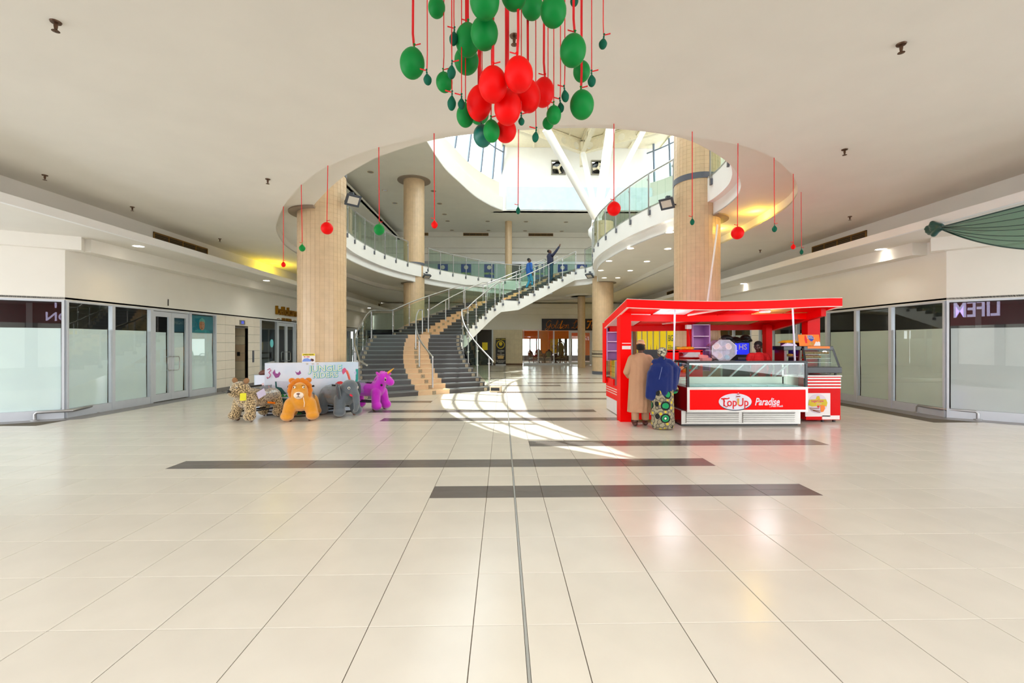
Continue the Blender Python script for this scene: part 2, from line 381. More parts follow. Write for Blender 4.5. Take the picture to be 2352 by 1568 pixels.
# woman in shawl (1.5 m), right hand on the freezer
W_arms = {-1: (V((-.25, .0, 1.12)), V((-.1, .2, 1.0)), V((1, .6, 0)), V((0, -1, 0))), 1: (V((.33, .10, 1.27)), V((.56, .25, 1.36)), V((.55, .5, .55)), V((.3, .6, -.6)))}
pr, HW = person_prims(1.52, W_arms, {-1: (V((-.09, .03, .5)), V((-.1, 0, .085))), 1: (V((.09, .03, .5)), V((.1, .02, .085)))}, (-.25, -.15, 0), curl=.35)
ME_woman = blob('body', pr, .0075, 3)
s_ = 1.52/1.75
ME_shawl = blob('shawl', sc_([('c', V((-.14, 0, 1.45)), .09, V((.14, 0, 1.45)), .09), ('c', V((0, -.01, 1.5)), .1, V((0, 0, 1.2)), .2), ('c', V((-.1, 0, 1.3)), .17, V((-.17, .02, .74)), .15), ('c', V((.05, 0, 1.3)), .18, V((.02, 0, .86)), .2),
    ('c', V((.18, .0, 1.42)), .085, V((.36, .1, 1.29)), .07), ('c', V((.36, .09, 1.27)), .06, V((.30, .04, 1.0)), .06), ('c', V((.27, .05, 1.3)), .09, V((.2, .02, .92)), .12), ('c', V((-.2, .0, 1.2)), .12, V((-.27, .02, .72)), .09), ('e', V((-.05, 0, 1.0)), V((.27, .2, .3)))], s_), .011, 4)
ME_shawl = folds(ME_shawl, .05, 5, .55, 1.3, 2.)
ME_skirt = blob('skirt', sc_([('c', V((-.06, 0, .95)), .17, V((-.06, 0, .12)), .17), ('c', V((.06, 0, .95)), .17, V((.1, 0, .12)), .165), ('e', V((.02, 0, .3)), V((.24, .2, .26))), ('c', V((.15, .02, 1.0)), .1, V((.26, .05, .86)), .1)], s_), .012, 5)
ME_skirt = folds(ME_skirt, .05, 6, .0, .9, .4)
for v in ME_skirt.vertices: v.co.z = max(.015, v.co.z)
ME_wrap = blob('head_wrap', [('e', HW((0, -.01, 1.69)), V((.092, .105, .082))), ('e', HW((0, -.06, 1.67)), V((.085, .075, .085))), ('e', HW((.035, -.12, 1.655)), V((.05, .045, .05))), ('e', HW((-.03, -.115, 1.69)), V((.045, .04, .045))), ('c', HW((.0, -.12, 1.62)), .022, HW((.04, -.11, 1.53)), .02)], .007, 2)
# kiosk attendant: looks down to his right, hands busy behind the freezer
A_arms = {-1: (V((-.27, .02, 1.13)), V((-.12, .30, 1.0)), V((.4, 1, -.2)), V((.3, 0, -1))), 1: (V((.28, .05, 1.14)), V((.20, .32, 1.02)), V((-.3, 1, -.1)), V((-.3, 0, -1)))}
pr, HA = person_prims(1.66, A_arms, None, (-.45, -.28, 0), curl=.6)
ME_att = blob('body', pr, .0065, 3)
s_ = 1.66/1.75
ME_shirt = blob('polo_shirt', sc_([('c', V((-.155, -.005, 1.415)), .078, V((.155, -.005, 1.415)), .078), ('c', V((0, 0, 1.36)), .155, V((0, 0, 1.0)), .165), ('e', V((0, .005, 1.28)), V((.19, .135, .18))), ('e', V((0, 0, 1.05)), V((.18, .135, .2)))], s_), .011, 4)
ME_sleeve = [blob('sleeve', sc_([('c', V((sx*.18, 0, 1.41)), .07, V((sx*.24, .02, 1.24)), .062)], s_), .01, 2) for sx in (-1, 1)]
# two men on the stairs
B_arms = {-1: (V((-.25, -.03, 1.14)), V((-.25, .03, .9)), V((0, .1, -1)), V((1, 0, 0))), 1: (V((.25, -.03, 1.14)), V((.27, .05, .9)), V((0, .1, -1)), V((-1, 0, 0)))}
pr, HB1 = person_prims(1.72, B_arms, {-1: (V((-.09, .06, .5)), V((-.1, -.12, .12))), 1: (V((.09, .1, .55)), V((.1, .12, .24)))}, (-.5, .15, 0))
ME_m1 = blob('body', pr, .011, 2)
s_ = 1.72/1.75
ME_m1s = blob('shirt', sc_([('c', V((-.155, -.005, 1.42)), .078, V((.155, -.005, 1.42)), .078), ('c', V((0, 0, 1.36)), .155, V((0, 0, .92)), .185), ('c', V((-.19, 0, 1.4)), .068, V((-.25, -.03, 1.14)), .058), ('c', V((-.25, -.03, 1.14)), .058, V((-.25, .03, .95)), .048), ('c', V((.19, 0, 1.4)), .068, V((.25, -.03, 1.14)), .058), ('c', V((.25, -.03, 1.14)), .058, V((.27, .05, .95)), .048)], s_), .014, 3)
ME_m1t = blob('trousers', sc_([('e', V((0, 0, .95)), V((.18, .13, .13))), ('c', V((-.085, 0, .9)), .1, V((-.09, .06, .5)), .072), ('c', V((-.09, .06, .5)), .072, V((-.1, -.12, .16)), .056), ('c', V((.085, 0, .9)), .1, V((.09, .1, .55)), .072), ('c', V((.09, .1, .55)), .072, V((.1, .12, .3)), .056)], s_), .014, 3)
C_arms = {-1: (V((-.24, .08, 1.13)), V((-.16, .2, .98)), V((.3, 1, 0)), V((1, 0, 0))), 1: (V((.33, .12, 1.62)), V((.46, .22, 1.86)), V((.4, .3, 1)), V((-.3, 1, 0)))}
pr, HB2 = person_prims(1.76, C_arms, None, (-.5, .5, 0))
ME_m2 = blob('body', pr, .011, 2)
s_ = 1.76/1.75
ME_m2s = blob('jacket', sc_([('c', V((-.155, -.005, 1.42)), .085, V((.155, -.005, 1.42)), .085), ('c', V((0, 0, 1.36)), .165, V((0, 0, .98)), .18), ('c', V((-.19, 0, 1.4)), .075, V((-.24, .08, 1.13)), .064), ('c', V((-.24, .08, 1.13)), .064, V((-.17, .18, 1.0)), .052), ('c', V((.19, 0, 1.4)), .078, V((.33, .12, 1.62)), .066), ('c', V((.33, .12, 1.62)), .066, V((.45, .21, 1.83)), .052), ('e', V((0, -.07, 1.48)), V((.11, .07, .07)))], s_), .014, 3)
ME_m2t = blob('jeans', sc_([('e', V((0, 0, .95)), V((.18, .13, .13))), ('c', V((-.085, 0, .9)), .105, V((-.1, .02, .5)), .08), ('c', V((-.1, .02, .5)), .08, V((-.105, -.02, .1)), .07), ('c', V((.085, 0, .9)), .105, V((.1, .02, .5)), .08), ('c', V((.1, .02, .5)), .08, V((.105, -.02, .1)), .07)], s_), .014, 3)
# plush ride-on animals: +X forward, four stuffed legs
def quad_prims(L_=.36, w=.2, hb=.46, r=.2, lr=.105, lf=.0):
    pr = [('c', V((-L_, 0, hb)), r*.95, V((L_*.75, 0, hb+.02)), r*1.08)]
    for sx in (1, -1):
        for sy in (1, -1):
            y = sy*w
            pr += [('c', V((sx*L_*.92, y*.75, hb-.05)), lr*1.15, V((sx*L_, y, .18)), lr), ('e', V((sx*L_+.03, y*1.05, .12)), V((lr*1.25, lr*1.12, .105)))]
    return pr
ME_leo = blob('body', quad_prims(.36, .2, .45)+[('c', V((.3, 0, .5)), .19, V((.4, 0, .64)), .17), ('e', V((.43, 0, .655)), V((.19, .2, .185))), ('e', V((.58, 0, .6)), V((.1, .12, .085))), ('c', V((-.52, 0, .5)), .045, V((-.62, .05, .3)), .035)], .016, 5)
ME_lion = blob('body', quad_prims(.33, .24, .42, .23, .125)+[('c', V((.25, 0, .45)), .25, V((.33, 0, .6)), .19), ('e', V((.38, 0, .66)), V((.16, .165, .19))), ('e', V((.5, 0, .6)), V((.1, .1, .11)))], .016, 5)
ME_ele = blob('body', quad_prims(.34, .21, .46, .24, .12)+[('c', V((.28, 0, .5)), .2, V((.4, 0, .64)), .17), ('e', V((.43, 0, .67)), V((.2, .185, .175))), ('c', V((.56, 0, .62)), .1, V((.66, .0, .5)), .085), ('c', V((.66, 0, .5)), .085, V((.70, .0, .32)), .07), ('c', V((.70, 0, .32)), .07, V((.64, .02, .17)), .05), ('c', V((.64, .02, .17)), .05, V((.56, .03, .13)), .04)], .016, 5)
ME_uni = blob('body', quad_prims(.36, .17, .47, .17, .1)+[('c', V((.3, 0, .52)), .16, V((.42, 0, .7)), .12), ('e', V((.45, 0, .76)), V((.165, .135, .14))), ('c', V((.5, 0, .73)), .115, V((.64, 0, .66)), .09), ('c', V((-.5, 0, .5)), .05, V((-.6, .03, .28)), .06)], .016, 5)
ME_mane = blob('mane', [('e', V((.33, .19*math.cos(a), .64+.2*math.sin(a))), V((.06, .06, .07))) for a in [i*.45 for i in range(-3, 11)]], .014, 3)
ME_umane = blob('mane', [('e', V((.42-.05*i, .02*math.sin(i*2), .9-.055*i+.01*math.sin(i*3))), V((.07, .05, .055))) for i in range(6)]+[('e', V((.56, .0, .9)), V((.06, .05, .035))), ('e', V((.62, .03, .885)), V((.04, .04, .03)))], .012, 2)
_w, _d = W_arms[1][1], W_arms[1][2]; _s = 1.52/1.75
ME_glove = blob('glove', [tuple(list(q[:2])+[q[2]+.0022]+[q[3]]+[q[4]+.0022]+list(q[5:])) for q in hand_prims(V(_w)*_s, _d, W_arms[1][3], _s, .35, 1)], .0055, 2)
r_ = random.Random(3)
ME_knot = blob('knot', [('c', V((r_.uniform(-.03, .03), -.1, r_.uniform(-.03, .03))), .04, V((r_.uniform(-.06, .02), .05, .11*math.sin(a))), .05) for a in [i*.7 for i in range(9)]]+[('c', V((0, .03, .09*math.sin(a))), .045, V((-.05*math.cos(a), .17, .06*math.sin(a+.5))), .035) for a in [i*.9 for i in range(7)]], .012, 1)
# ================================================================= building shell
ZC, ZS, ZF, ZU = 4.6, 4.82, 5.75, 10.3        # low ceiling, ring soffit, upper floor, upper ceiling
WX = 9.62                                      # half width of the mall between shop fronts
LC, RC = (-WX, 10.07), (WX, 9.8)               # corners where the fronts turn outwards
LD, RD = Vector((-.87, -.49)).normalized(), Vector((.757, -.653)).normalized()
A_ = [(-2.2, 8.0), (-1.1, 7.3), (.1, 7.0), (1.3, 6.9), (2.45, 7.12), (3.2, 7.6), (3.85, 8.2), (4.35, 8.85), (4.7, 9.5), (4.9, 10.2), (4.95, 11.2), (4.65, 12.55), (4.31, 13.6),
      (4.05, 14.65), (3.87, 15.7), (3.76, 16.8), (3.7, 17.8), (3.73, 18.9), (3.9, 20.2), (4.2, 21.6), (4.5, 22.8), (4.62, 23.8), (4.4, 24.7)]
A2_ = [(2.4, 27.6), (2.75, 28.5), (2.95, 29.3), (2.7, 29.95), (2.03, 30.2), (1.01, 30.0), (0, 29.45), (-.89, 28.76), (-1.73, 27.98), (-2.49, 27.07), (-3.5, 25.75), (-4.3, 24.3), (-4.92, 22.99),
       (-5.26, 22.0), (-5.53, 21.0), (-5.71, 19.9), (-5.82, 18.8), (-5.87, 17.7), (-5.79, 16.6), (-5.6, 15.2), (-5.35, 13.8), (-5.0, 12.4), (-4.5, 11.0), (-3.98, 10.15), (-3.1, 8.95)]
RIM1 = [(p[0], p[1]) for p in spline([(x, y, 0) for x, y in A_], 5)]
RIM2 = [(p[0], p[1]) for p in spline([(x, y, 0) for x, y in A2_+[A_[0]]], 5)][:-1]
RIM = RIM1+[(3.9, 25.2)]+RIM2                  # closed, counter-clockwise
RIMB = offset2(RIM, .16)
C_ = [(-.96, 6.47), (0, 6.3), (.73, 6.19), (1.41, 6.2), (2.17, 6.4), (3.42, 6.76), (4.25, 7.25), (5.07, 8.04), (5.56, 8.66), (5.85, 9.17), (6.13, 9.95), (6.28, 11.08), (6.4, 12.5), (6.45, 15), (6.42, 20), (6.45, 24.6),
      (6.3, 27.5), (5.3, 30), (3.5, 31.4), (1.2, 31.9), (-1.2, 31.2), (-3, 30), (-4.89, 27.88), (-5.87, 26.42), (-6.76, 24.45), (-7.09, 21.9), (-7.25, 19), (-7.15, 16.8), (-7.01, 15.54), (-6.78, 14.11),
      (-6.29, 12.6), (-5.83, 11.59), (-4.88, 9.98), (-3.91, 8.64), (-3.06, 7.71), (-2.01, 6.96), (-1.4, 6.65)]
CUT = [(p[0], p[1]) for p in spline([(x, y, 0) for x, y in C_], 4, True)]
DL = [(-.1, 29.84), (-.86, 28.81), (-1.76, 26.99), (-2.48, 24.6), (-2.98, 22.83), (-3.26, 20.9), (-3.42, 19.2), (-3.45, 17), (-3.2, 14.5), (-2.5, 12), (-1.2, 9.8), (.6, 8.1), (2.6, 7.2), (4.65, 6.9)]
UP = DL+[(9.3-x, y) for x, y in reversed(DL[:-1])]
UPC = [(p[0], p[1]) for p in spline([(x, y, 0) for x, y in UP], 4)]   # upper void, ccw from back left round the front
# ---- floor with tiles
floor = MB().box(-14, 14, -20, 34, -.3, -.004).build('floor', M_grout); struct(floor)
YT = lambda k: 2.624+.5924*k
STR = {4: (-.9, 3.3), 6: (-4.5, 2.7), 8: (.3, 5.1), 12: (-2.7, 3.3), 14: (-3.3, 2.1), 17: (-4.5, -2.1), 18: (.9, 3.9), 21: (-.3, 4.5), 25: (-.9, 2.1), 27: (.9, 4.5), 31: (-2.1, 4.5), 35: (.3, 3.9), 40: (-.9, 2.1), 44: (.3, 2.1)}
pieces = []
for r in range(-3, 53):
    y0, y1 = YT(r), YT(r+1)
    lim = 11.1 if y1 < 9.4 else 9.3
    n = int(lim/.6)
    for c in range(-n*2, n*2):
        if c % 2: continue
        x0, x1 = .3*c+.3-.6, .3*c+.3
        if x1 > lim or x0 < -lim: continue
        ps = [(x0, x1)] if not (x0 < 0 < x1) else [(x0, -.008), (.008, x1)]
        for a, b in ps:
            lo, hi = y0, y1; ds = []
            if r in STR and STR[r][0]-.01 <= a and b <= STR[r][1]+.01: ds.append((y0, y0+.2)); lo = y0+.2
            if r+1 in STR and STR[r+1][0]-.01 <= a and b <= STR[r+1][1]+.01: ds.append((y1-.2, y1)); hi = y1-.2
            pieces.append((a, b, lo, hi, 0)); pieces += [(a, b, p, q, 1) for p, q in ds]
def seen(p):
    x, y = (p[0]+p[1])/2, (p[2]+p[3])/2
    dx, dy = x+.13, y; d = dx*SY+dy*CY
    if d < 1.9: return 0
    u = 1176+FPX*((dx*CY-dy*SY)/d)
    return 0 if not (-60 < u < 2412) or 788+CAMZ*FPX/d > 1640 else (p[1]-p[0])*(p[3]-p[2])/d**3
pieces.sort(key=seen, reverse=True)
shared = {}
def tile_geo(mb, x0, x1, y0, y1, g=.0024, b=.0016, mi=0, zj=0.):
    x0 += g; x1 -= g; y0 += g; y1 -= g
    o = [(x0, y0, -.02), (x1, y0, -.02), (x1, y1, -.02), (x0, y1, -.02)]
    m_ = [(x0, y0, -b+zj), (x1, y0, -b+zj), (x1, y1, -b+zj), (x0, y1, -b+zj)]
    t = [(x0+b, y0+b, zj), (x1-b, y0+b, zj), (x1-b, y1-b, zj), (x0+b, y1-b, zj)]
    fs = [(8, 9, 10, 11)]
    for k in range(4):
        j = (k+1) % 4; fs += [(k, j, j+4, k+4), (k+4, j+4, j+8, k+8)]
    mb.add(o+m_+t, fs, mi)
rest = MB()
for i, (x0, x1, y0, y1, dk) in enumerate(pieces):
    if i < 300:
        key = (round(x1-x0, 3), round(y1-y0, 3), dk)
        if key not in shared:
            mb = MB(); tile_geo(mb, -(x1-x0)/2, (x1-x0)/2, -(y1-y0)/2, (y1-y0)/2)
            me = bpy.data.meshes.new('floor_tile'); me.from_pydata(mb.v, [], mb.f); me.materials.append(M_dark if dk else M_tile); shared[key] = me
        copy_mesh_obj('floor_tile', shared[key], floor, ((x0+x1)/2, (y0+y1)/2, random.uniform(-.0004, 0)))
    else: tile_geo(rest, x0, x1, y0, y1, mi=dk)
stuff(rest.build('distant_floor_tiles', [M_tile, M_dark], floor))
MB().box(-.0075, .0075, 1.0, 33, -.01, -.0005).build('expansion_joint', M_steel2, floor)
# grey border along the fronts
def along(c, d, s): return (c[0]+d.x*s, c[1]+d.y*s)
Lend, Rend = along(LC, LD, 4), along(RC, RD, 4)
def inset(c, d, side, k):                         # corner moved into the mall
    n = Vector((-d.y, d.x)) if side < 0 else Vector((d.y, -d.x))
    return n
nl = Vector((-LD.y, LD.x)); nl = nl if nl.x*0+nl.y*-1 > -9 else nl
def border(side):
    c, d, e = (LC, LD, Lend) if side < 0 else (RC, RD, Rend)
    n = Vector((d.y, -d.x)) if side > 0 else Vector((-d.y, d.x))
    if n.dot(Vector((-side, -.3))) < 0: n = -n
    e2 = (e[0]+n.x*.5, e[1]+n.y*.5); c2 = (c[0]-side*.5, c[1]-.12)
    poly = [(side*WX, 33.4), c, e, e2, c2, (side*(WX-.5), 33.4)]
    if side > 0: poly.reverse()
    o = MB().prism(poly, -.01, .0015).build('floor_border', M_border, floor); return o
border(-1); border(1)
# ---- low ceiling with the round cut-out, ring soffit, upper slab
outer = [(-9.01, -9), (9.01, -9), (9.01, 33.6), (-9.01, 33.6)]
mb = MB(); mb.prism(outer, ZC, ZC+.04, hole=CUT); ceil = mb.build('ceiling', M_ceil); struct(ceil)
mb = MB(); mb.wallstrip(list(reversed(CUT)), ZC, ZS+.02, closed=True); mb.build('ring_fascia', M_ceil, ceil, smooth=30)
mb = MB(); mb.prism(offset2(CUT, .05), ZS, ZS+.03, hole=RIMB); mb.build('ring_soffit', M_ceil, ceil)
mb = MB(); mb.wallstrip(list(reversed(RIMB)), ZS, 5.12, closed=True); mb.build('slab_lower_band', M_white, ceil, smooth=30)
mb = MB(); mb.prism(offset2(RIMB, .12), 5.12, 5.15, hole=RIM); mb.build('slab_step', M_white, ceil)
mb = MB(); mb.wallstrip(list(reversed(RIM)), 5.15, ZF, closed=True); mb.build('slab_edge', M_white, ceil, smooth=30)
mb = MB(); mb.prism([(-9.7, -12), (14.5, -12), (14.5, 37), (-9.7, 37)], ZF-.05, ZF, hole=RIM)
upf = mb.build('floor_upper', M_tile); struct(upf)
# hall beyond the low ceiling: side bulkheads with a light trough, mirrored left and right
def bulkhead(side, y0=-9, y1=33.5):
    s = side; b = struct_empty('trim_%d' % (1 if s < 0 else 2))
    mb = MB()
    def bx(xa, xb, za, zb, ya=y0, yb=y1): mb.box(min(s*xa, s*xb), max(s*xa, s*xb), ya, yb, za, zb)
    bx(9.01, 9.1, 4.02, ZC+.04); mb.build('trough_back', M_ceil, b)
    mb = MB(); bx(8.30, 8.38, 3.93, 4.09); mb.build('trough_lip', M_white, b)
    mb = MB(); bx(8.38, 9.85, 3.93, 4.0); mb.build('bulkhead_soffit', M_ceil, b)
    mb = MB(); bx(9.27, WX+.1, 3.645, 3.95, 10.3 if s < 0 else 10.25, y1); mb.build('cornice', M_wall, b)
    return b
bulkhead(-1); bulkhead(1)
# soffit outside the corners (fronts turn away from the hall)
for s, c, d, nm in ((-1, LC, LD, 'trim_3'), (1, RC, RD, 'trim_4')):
    e = along(c, d, 4); mb = MB()
    poly = [(s*9.85, c[1]+.6), (s*9.85, -9), (s*14, -9), (s*14, c[1]+.6)]
    if s < 0: poly.reverse()
    mb.prism(poly, 3.93, 4.0); o = mb.build(nm, M_ceil); struct(o)
    p = Vector(c)-Vector((s*.35, 0)); q = p+d*4
    n_ = Vector((-d.y, d.x))
    mb = MB(); mb.slab((p.x, p.y), (q.x, q.y), 3.645, 3.95, (.3 if n_.dot(Vector((s, .2))) > 0 else -.3)); mb.build('cornice_return', M_wall, o)
# ---- side walls above the shop fronts, and dark rooms behind the glass
ZH = 2.56
def sidewall(side):
    s = side; c, d = (LC, LD) if s < 0 else (RC, RD); e = along(c, d, 4)
    mb = MB()
    mb.box(min(s*WX, s*(WX+.15)), max(s*WX, s*(WX+.15)), c[1], 33.5, ZH, 3.95)
    n_ = Vector((-d.y, d.x)); t = .15 if n_.dot(Vector((s, .4))) > 0 else -.15
    mb.slab(c, e, ZH, 3.95, t)
    o = mb.build('wall_left' if s < 0 else 'wall_right', M_wall); struct(o)
    mb = MB(); xs = sorted((s*(WX+1.6), s*(WX+1.75)))
    mb.box(xs[0], xs[1], c[1]+.9, 33.5, 0, ZH+.2); mb.build('shop_back_wall', M_darkroom, o)
    poly = [(s*WX, 33.5), c, e, (e[0], 33.5)]
    if s > 0: poly.reverse()
    mb = MB(); mb.prism(poly, ZH+.02, ZH+.06); mb.build('shop_ceiling', M_darkroom, o)
    k_ = n_.normalized()*(-1.6 if t < 0 else 1.6); mb = MB(); mb.slab((c[0]+k_.x+s*.9, c[1]+k_.y+.9), (e[0]+k_.x, e[1]+k_.y), 0, ZH+.2, .1); mb.build('shop_back_wall', M_darkroom, o)
    return o
wall_l = sidewall(-1); wall_r = sidewall(1)
# wall behind the camera: dark red sign band over an entrance walled shut to cut pane glare
mb = MB(); mb.box(-14.5, 14.5, -20.1, -19.95, 3.9, 5.4); wb = mb.build('wall_back', mat('sign_band_red', (128, 14, 20), .5)); struct(wb)
MB().box(-14.5, 14.5, -20.1, -19.95, 3.0, 3.9).build('sign_band', MATS['sign_band_red'], wb)
MB().box(-14.5, 14.5, -20.1, -19.95, 0, 3.0).build('wall_panel', M_wall, wb)
for x in range(-12, 13, 3): MB().box(x-.3, x+.3, -19.95, -19.85, 0, 3.0).build('pilaster', M_border, wb)
MB().box(-14.5, 14.5, -20.1, -9, 6.2, 6.3).build('lobby_ceiling', M_ceil, wb)
# ---- upper storey shell
wu = struct_empty('wall_upper')
MB().box(-9.75, -9.6, -12, 37, ZF, ZU).build('wall_panel', M_wall, wu)
MB().box(14.4, 14.55, -12, 37, ZF, ZU).build('wall_panel', M_wall, wu)
MB().box(-9.6, 14.4, 36.4, 36.6, ZF+2.4, ZU).build('wall_panel', M_wall, wu)
MB().box(-9.6, 14.4, 35.9, 36.4, 9.15, ZU).build('cornice', M_wall, wu)
MB().box(-9.6, 14.4, 36.1, 36.4, 8.75, 9.15).build('cornice', M_ceil, wu)
MB().box(-9.6, 14.4, 35.6, 36.4, 9.95, ZU).build('cornice', M_ceil, wu)
MB().box(-9.6, -8.2, -12, 36, 9.75, 9.85).build('cornice', M_ceil, wu)
MB().box(-8.28, -8.2, -12, 36, 9.75, 10.0).build('cornice', M_wall, wu)
mb = MB(); mb.prism([(-9.75, -12), (14.55, -12), (14.55, 37), (-9.75, 37)], ZU, ZU+.05, hole=UPC)
uc = mb.build('ceiling_upper', M_ceil); struct(uc)
loop = list(reversed(UPC))
mb = MB(); mb.wallstrip(loop, ZU, 11.2); mb.build('void_fascia', M_white, uc, smooth=30)
UP2 = [(Vector(p)+(Vector(p)-Vector((4.65, 18))).normalized()*.35)[:] for p in UPC]
mb = MB(); n = len(UPC); mb.add([(*p, 11.2) for p in UPC]+[(*p, 11.2) for p in UP2], [(k, k+1, n+k+1, n+k) for k in range(n-1)]); mb.build('void_ledge', M_white, uc)
mb = MB(); mb.wallstrip(list(reversed(UP2)), 11.2, 12.25); mb.build('void_upstand', M_wall, uc, smooth=30)
# back wall of the lantern with two openings for the fans
def wall_with_holes(mb, x0, x1, z0, z1, y0, y1, holes):
    xs = sorted({x0, x1, *[h[0] for h in holes], *[h[1] for h in holes]}); zs = sorted({z0, z1, *[h[2] for h in holes], *[h[3] for h in holes]})
    for a, b in zip(xs, xs[1:]):
        for c, d in zip(zs, zs[1:]):
            if not any(h[0] < (a+b)/2 < h[1] and h[2] < (c+d)/2 < h[3] for h in holes): mb.box(a, b, y0, y1, c, d)
fan_c = [P(1282.5, 385.5, 30.1), P(1374, 385.5, 30.1)]
holes = [(p.x-.48, p.x+.48, p.z-.48, p.z+.48) for p in fan_c]
mb = MB(); wall_with_holes(mb, -.75, 13, 10.3, 20, 30.0, 30.25, holes); wl = mb.build('wall_lantern', M_white); struct(wl)
mb = MB(); mb.box(-.1, 10, 29.86, 30.0, ZU, 11.75); mb.build('edge_beam', M_white, wl)
# leaning lantern glazing with mullions
GB = [Vector((*p, 12.25)) for p in UP2]
GT = [Vector((*(Vector(p)+(Vector((4.65, 18.5))-Vector(p)).normalized()*1.35), 18.5)) for p in UP2]
lant = struct_empty('window_lantern')
mb = MB(); n = len(GB); mb.add([tuple(p) for p in GB]+[tuple(p) for p in GT], [(k, k+1, n+k+1, n+k) for k in range(n-1)]); mb.build('pane', M_glass, lant)
M_mull = mat('lantern_mullion', (120, 134, 156), .5)
for k in range(0, n, 3):
    MB().tube([GB[k], GT[k]], .075, 4).build('mullion', M_mull, lant)
for t in (.3, .62, 1.0):
    MB().tube([a.lerp(b, t) for a, b in zip(GB, GT)], .05, 4).build('transom', M_mull, lant)
M_steelp = mat('cream_steel', (236, 226, 200), .5, noise=.03)
# fan roof over the back of the lantern: cream panels between radiating beams
node = P(1338, 352, 29.0)
canopy = thing('roof_canopy', 'cream steel roof canopy with radiating perforated beams against the lantern wall', 'roof', node)
zt = node.z
def cbeam(p, q, h=.75, holes_=6):
    p = Vector(p); q = Vector(q); d = (q-p); L_ = d.length; d.normalize(); up = Vector((0, 0, 1)); n_ = d.cross(up).normalized()
    mb = MB()
    for zz in (0, h): mb.obox(p+d*L_/2+up*zz, d, n_, up, L_, .26, .05)
    fr = frame_of(p, d, up)
    w_ = L_/holes_
    for k in range(holes_):
        x0, x1 = k*w_, (k+1)*w_; cx = (x0+x1)/2; r = h*.3; N_ = 16
        ring = [(cx+r*math.cos(2*PI*j/N_), h/2+r*math.sin(2*PI*j/N_)) for j in range(N_)]
        sq = []
        for j in range(N_):
            a = 2*PI*j/N_; cc, ss = math.cos(a), math.sin(a); m_ = max(abs(cc)/(w_/2), abs(ss)/(h/2)); sq.append((cx+cc/m_, h/2+ss/m_))
        for off in (-.012, .012):
            mb.add([fr(x, y, off) for x, y in sq]+[fr(x, y, off) for x, y in ring], [(j, (j+1) % N_, N_+(j+1) % N_, N_+j) for j in range(N_)])
    mb.build('beam', M_steelp, canopy)
for tx, ty in ((-.3, 25.2), (10.0, 25.2), (5.0, 22.0)): cbeam(node, (tx, ty, zt))
MB().obox(node+Vector((0, -.1, -.1)), (1, 0, 0), (0, 1, 0), (0, 0, 1), .34, .34, 1.5).build('hub', M_steelp, canopy)
mb = MB()
mb.prism([(-.4, 24.2), (2.3, 22.2), (5, 21.4), (7.7, 22.2), (10.3, 24.2), (10.3, 29.98), (-.4, 29.98)], zt+.82, zt+.95); mb.build('roof_panel', M_steelp, canopy)
for k in range(6):
    x = -.2+k*2.1; MB().box(x-.05, x+.05, 22.5, 29.9, zt+.74, zt+.82).build('purlin', M_steelp, canopy)
mb = MB(); mb.prism([(0, 8.2), (9.3, 8.2), (11.2, 14), (11.2, 23), (9.9, 30), (-.6, 30), (-1.9, 23), (-1.9, 14)], 18.5, 18.7); rc = mb.build('ceiling_lantern', M_steelp); struct(rc)
# ---- exhaust fans
M_cowl = mat('fan_housing', (96, 98, 100), .22, metal=.8)
for p, lb in zip(fan_c, ('square exhaust fan with cream blades in lantern wall, the one behind the leaning strut', 'square exhaust fan with cream blades in lantern wall, nearer the upright strut')):
    t = thing('exhaust_fan', lb, 'fan', p, group='exhaust fans in the lantern wall')
    f = frame_of(p, (1, 0, 0), (0, 0, 1))
    mb = MB()
    for a, b, c, d in ((-.48, .48, .43, .48), (-.48, .48, -.48, -.43), (-.48, -.43, -.43, .43), (.43, .48, -.43, .43)): mb.box(p.x+a, p.x+b, p.y-.12, p.y+.12, p.z+c, p.z+d)
    mb.build('frame', mat('fan_frame', (150, 146, 130), .6), t)
    MB().box(p.x-.48, p.x+.48, p.y+.42, p.y+.46, p.z-.48, p.z+.48).build('rear_plate', M_darkroom, t)
    mb = MB(); mb.lathe([(.43, 0), (.40, .1), (.40, .32), (.05, .4)], 28, rot=Matrix.Rotation(-PI/2, 3, 'X'), c=p, caps=False); mb.build('housing', M_cowl, t, smooth=40)
    mb = MB(); mb.lathe([(.0, -.06), (.1, -.05), (.1, .06), (0, .07)], 16, rot=Matrix.Rotation(-PI/2, 3, 'X'), c=p); mb.build('hub', M_steelp, t, smooth=40)
    for k in range(3):
        a = .9+k*2*PI/3+(.35 if p is fan_c[1] else 0); d = Vector((math.cos(a), 0, math.sin(a))); e = Vector((-math.sin(a), 0, math.cos(a)))
        mb = MB(); mb.hexa([p+d*.08-e*.05, p+d*.08+e*.05+Vector((0, .05, 0)), p+d*.08+e*.05+Vector((0, .06, 0)), p+d*.08-e*.05+Vector((0, .01, 0)),
                            p+d*.37-e*.09, p+d*.37+e*.09+Vector((0, .05, 0)), p+d*.37+e*.09+Vector((0, .06, 0)), p+d*.37-e*.09+Vector((0, .01, 0))]); mb.build('blade', M_steelp, t)
# ---- white sheet stretched along the upper edge beam
mb = MB(); nx = 60
rows = []
for j in range(7):
    z = ZU+.06+j*1.50/6
    rows.append([(.12+9.6*i/nx, 29.8-.03-.035*math.sin(i*.9+math.sin(j*1.1+i*.23)*1.6)*(.3+j/6)*.8, z) for i in range(nx+1)])
for j in range(6):
    mb.add(rows[j]+rows[j+1], [(i, i+1, nx+2+i, nx+1+i) for i in range(nx)])
tag(mb.build('plastic_sheet', mat('white_tarpaulin', (214, 230, 242), .45, noise=.04, ns=3), smooth=60), 'pale bluish plastic sheet stretched along the upper balcony edge below the fans', 'sheet')
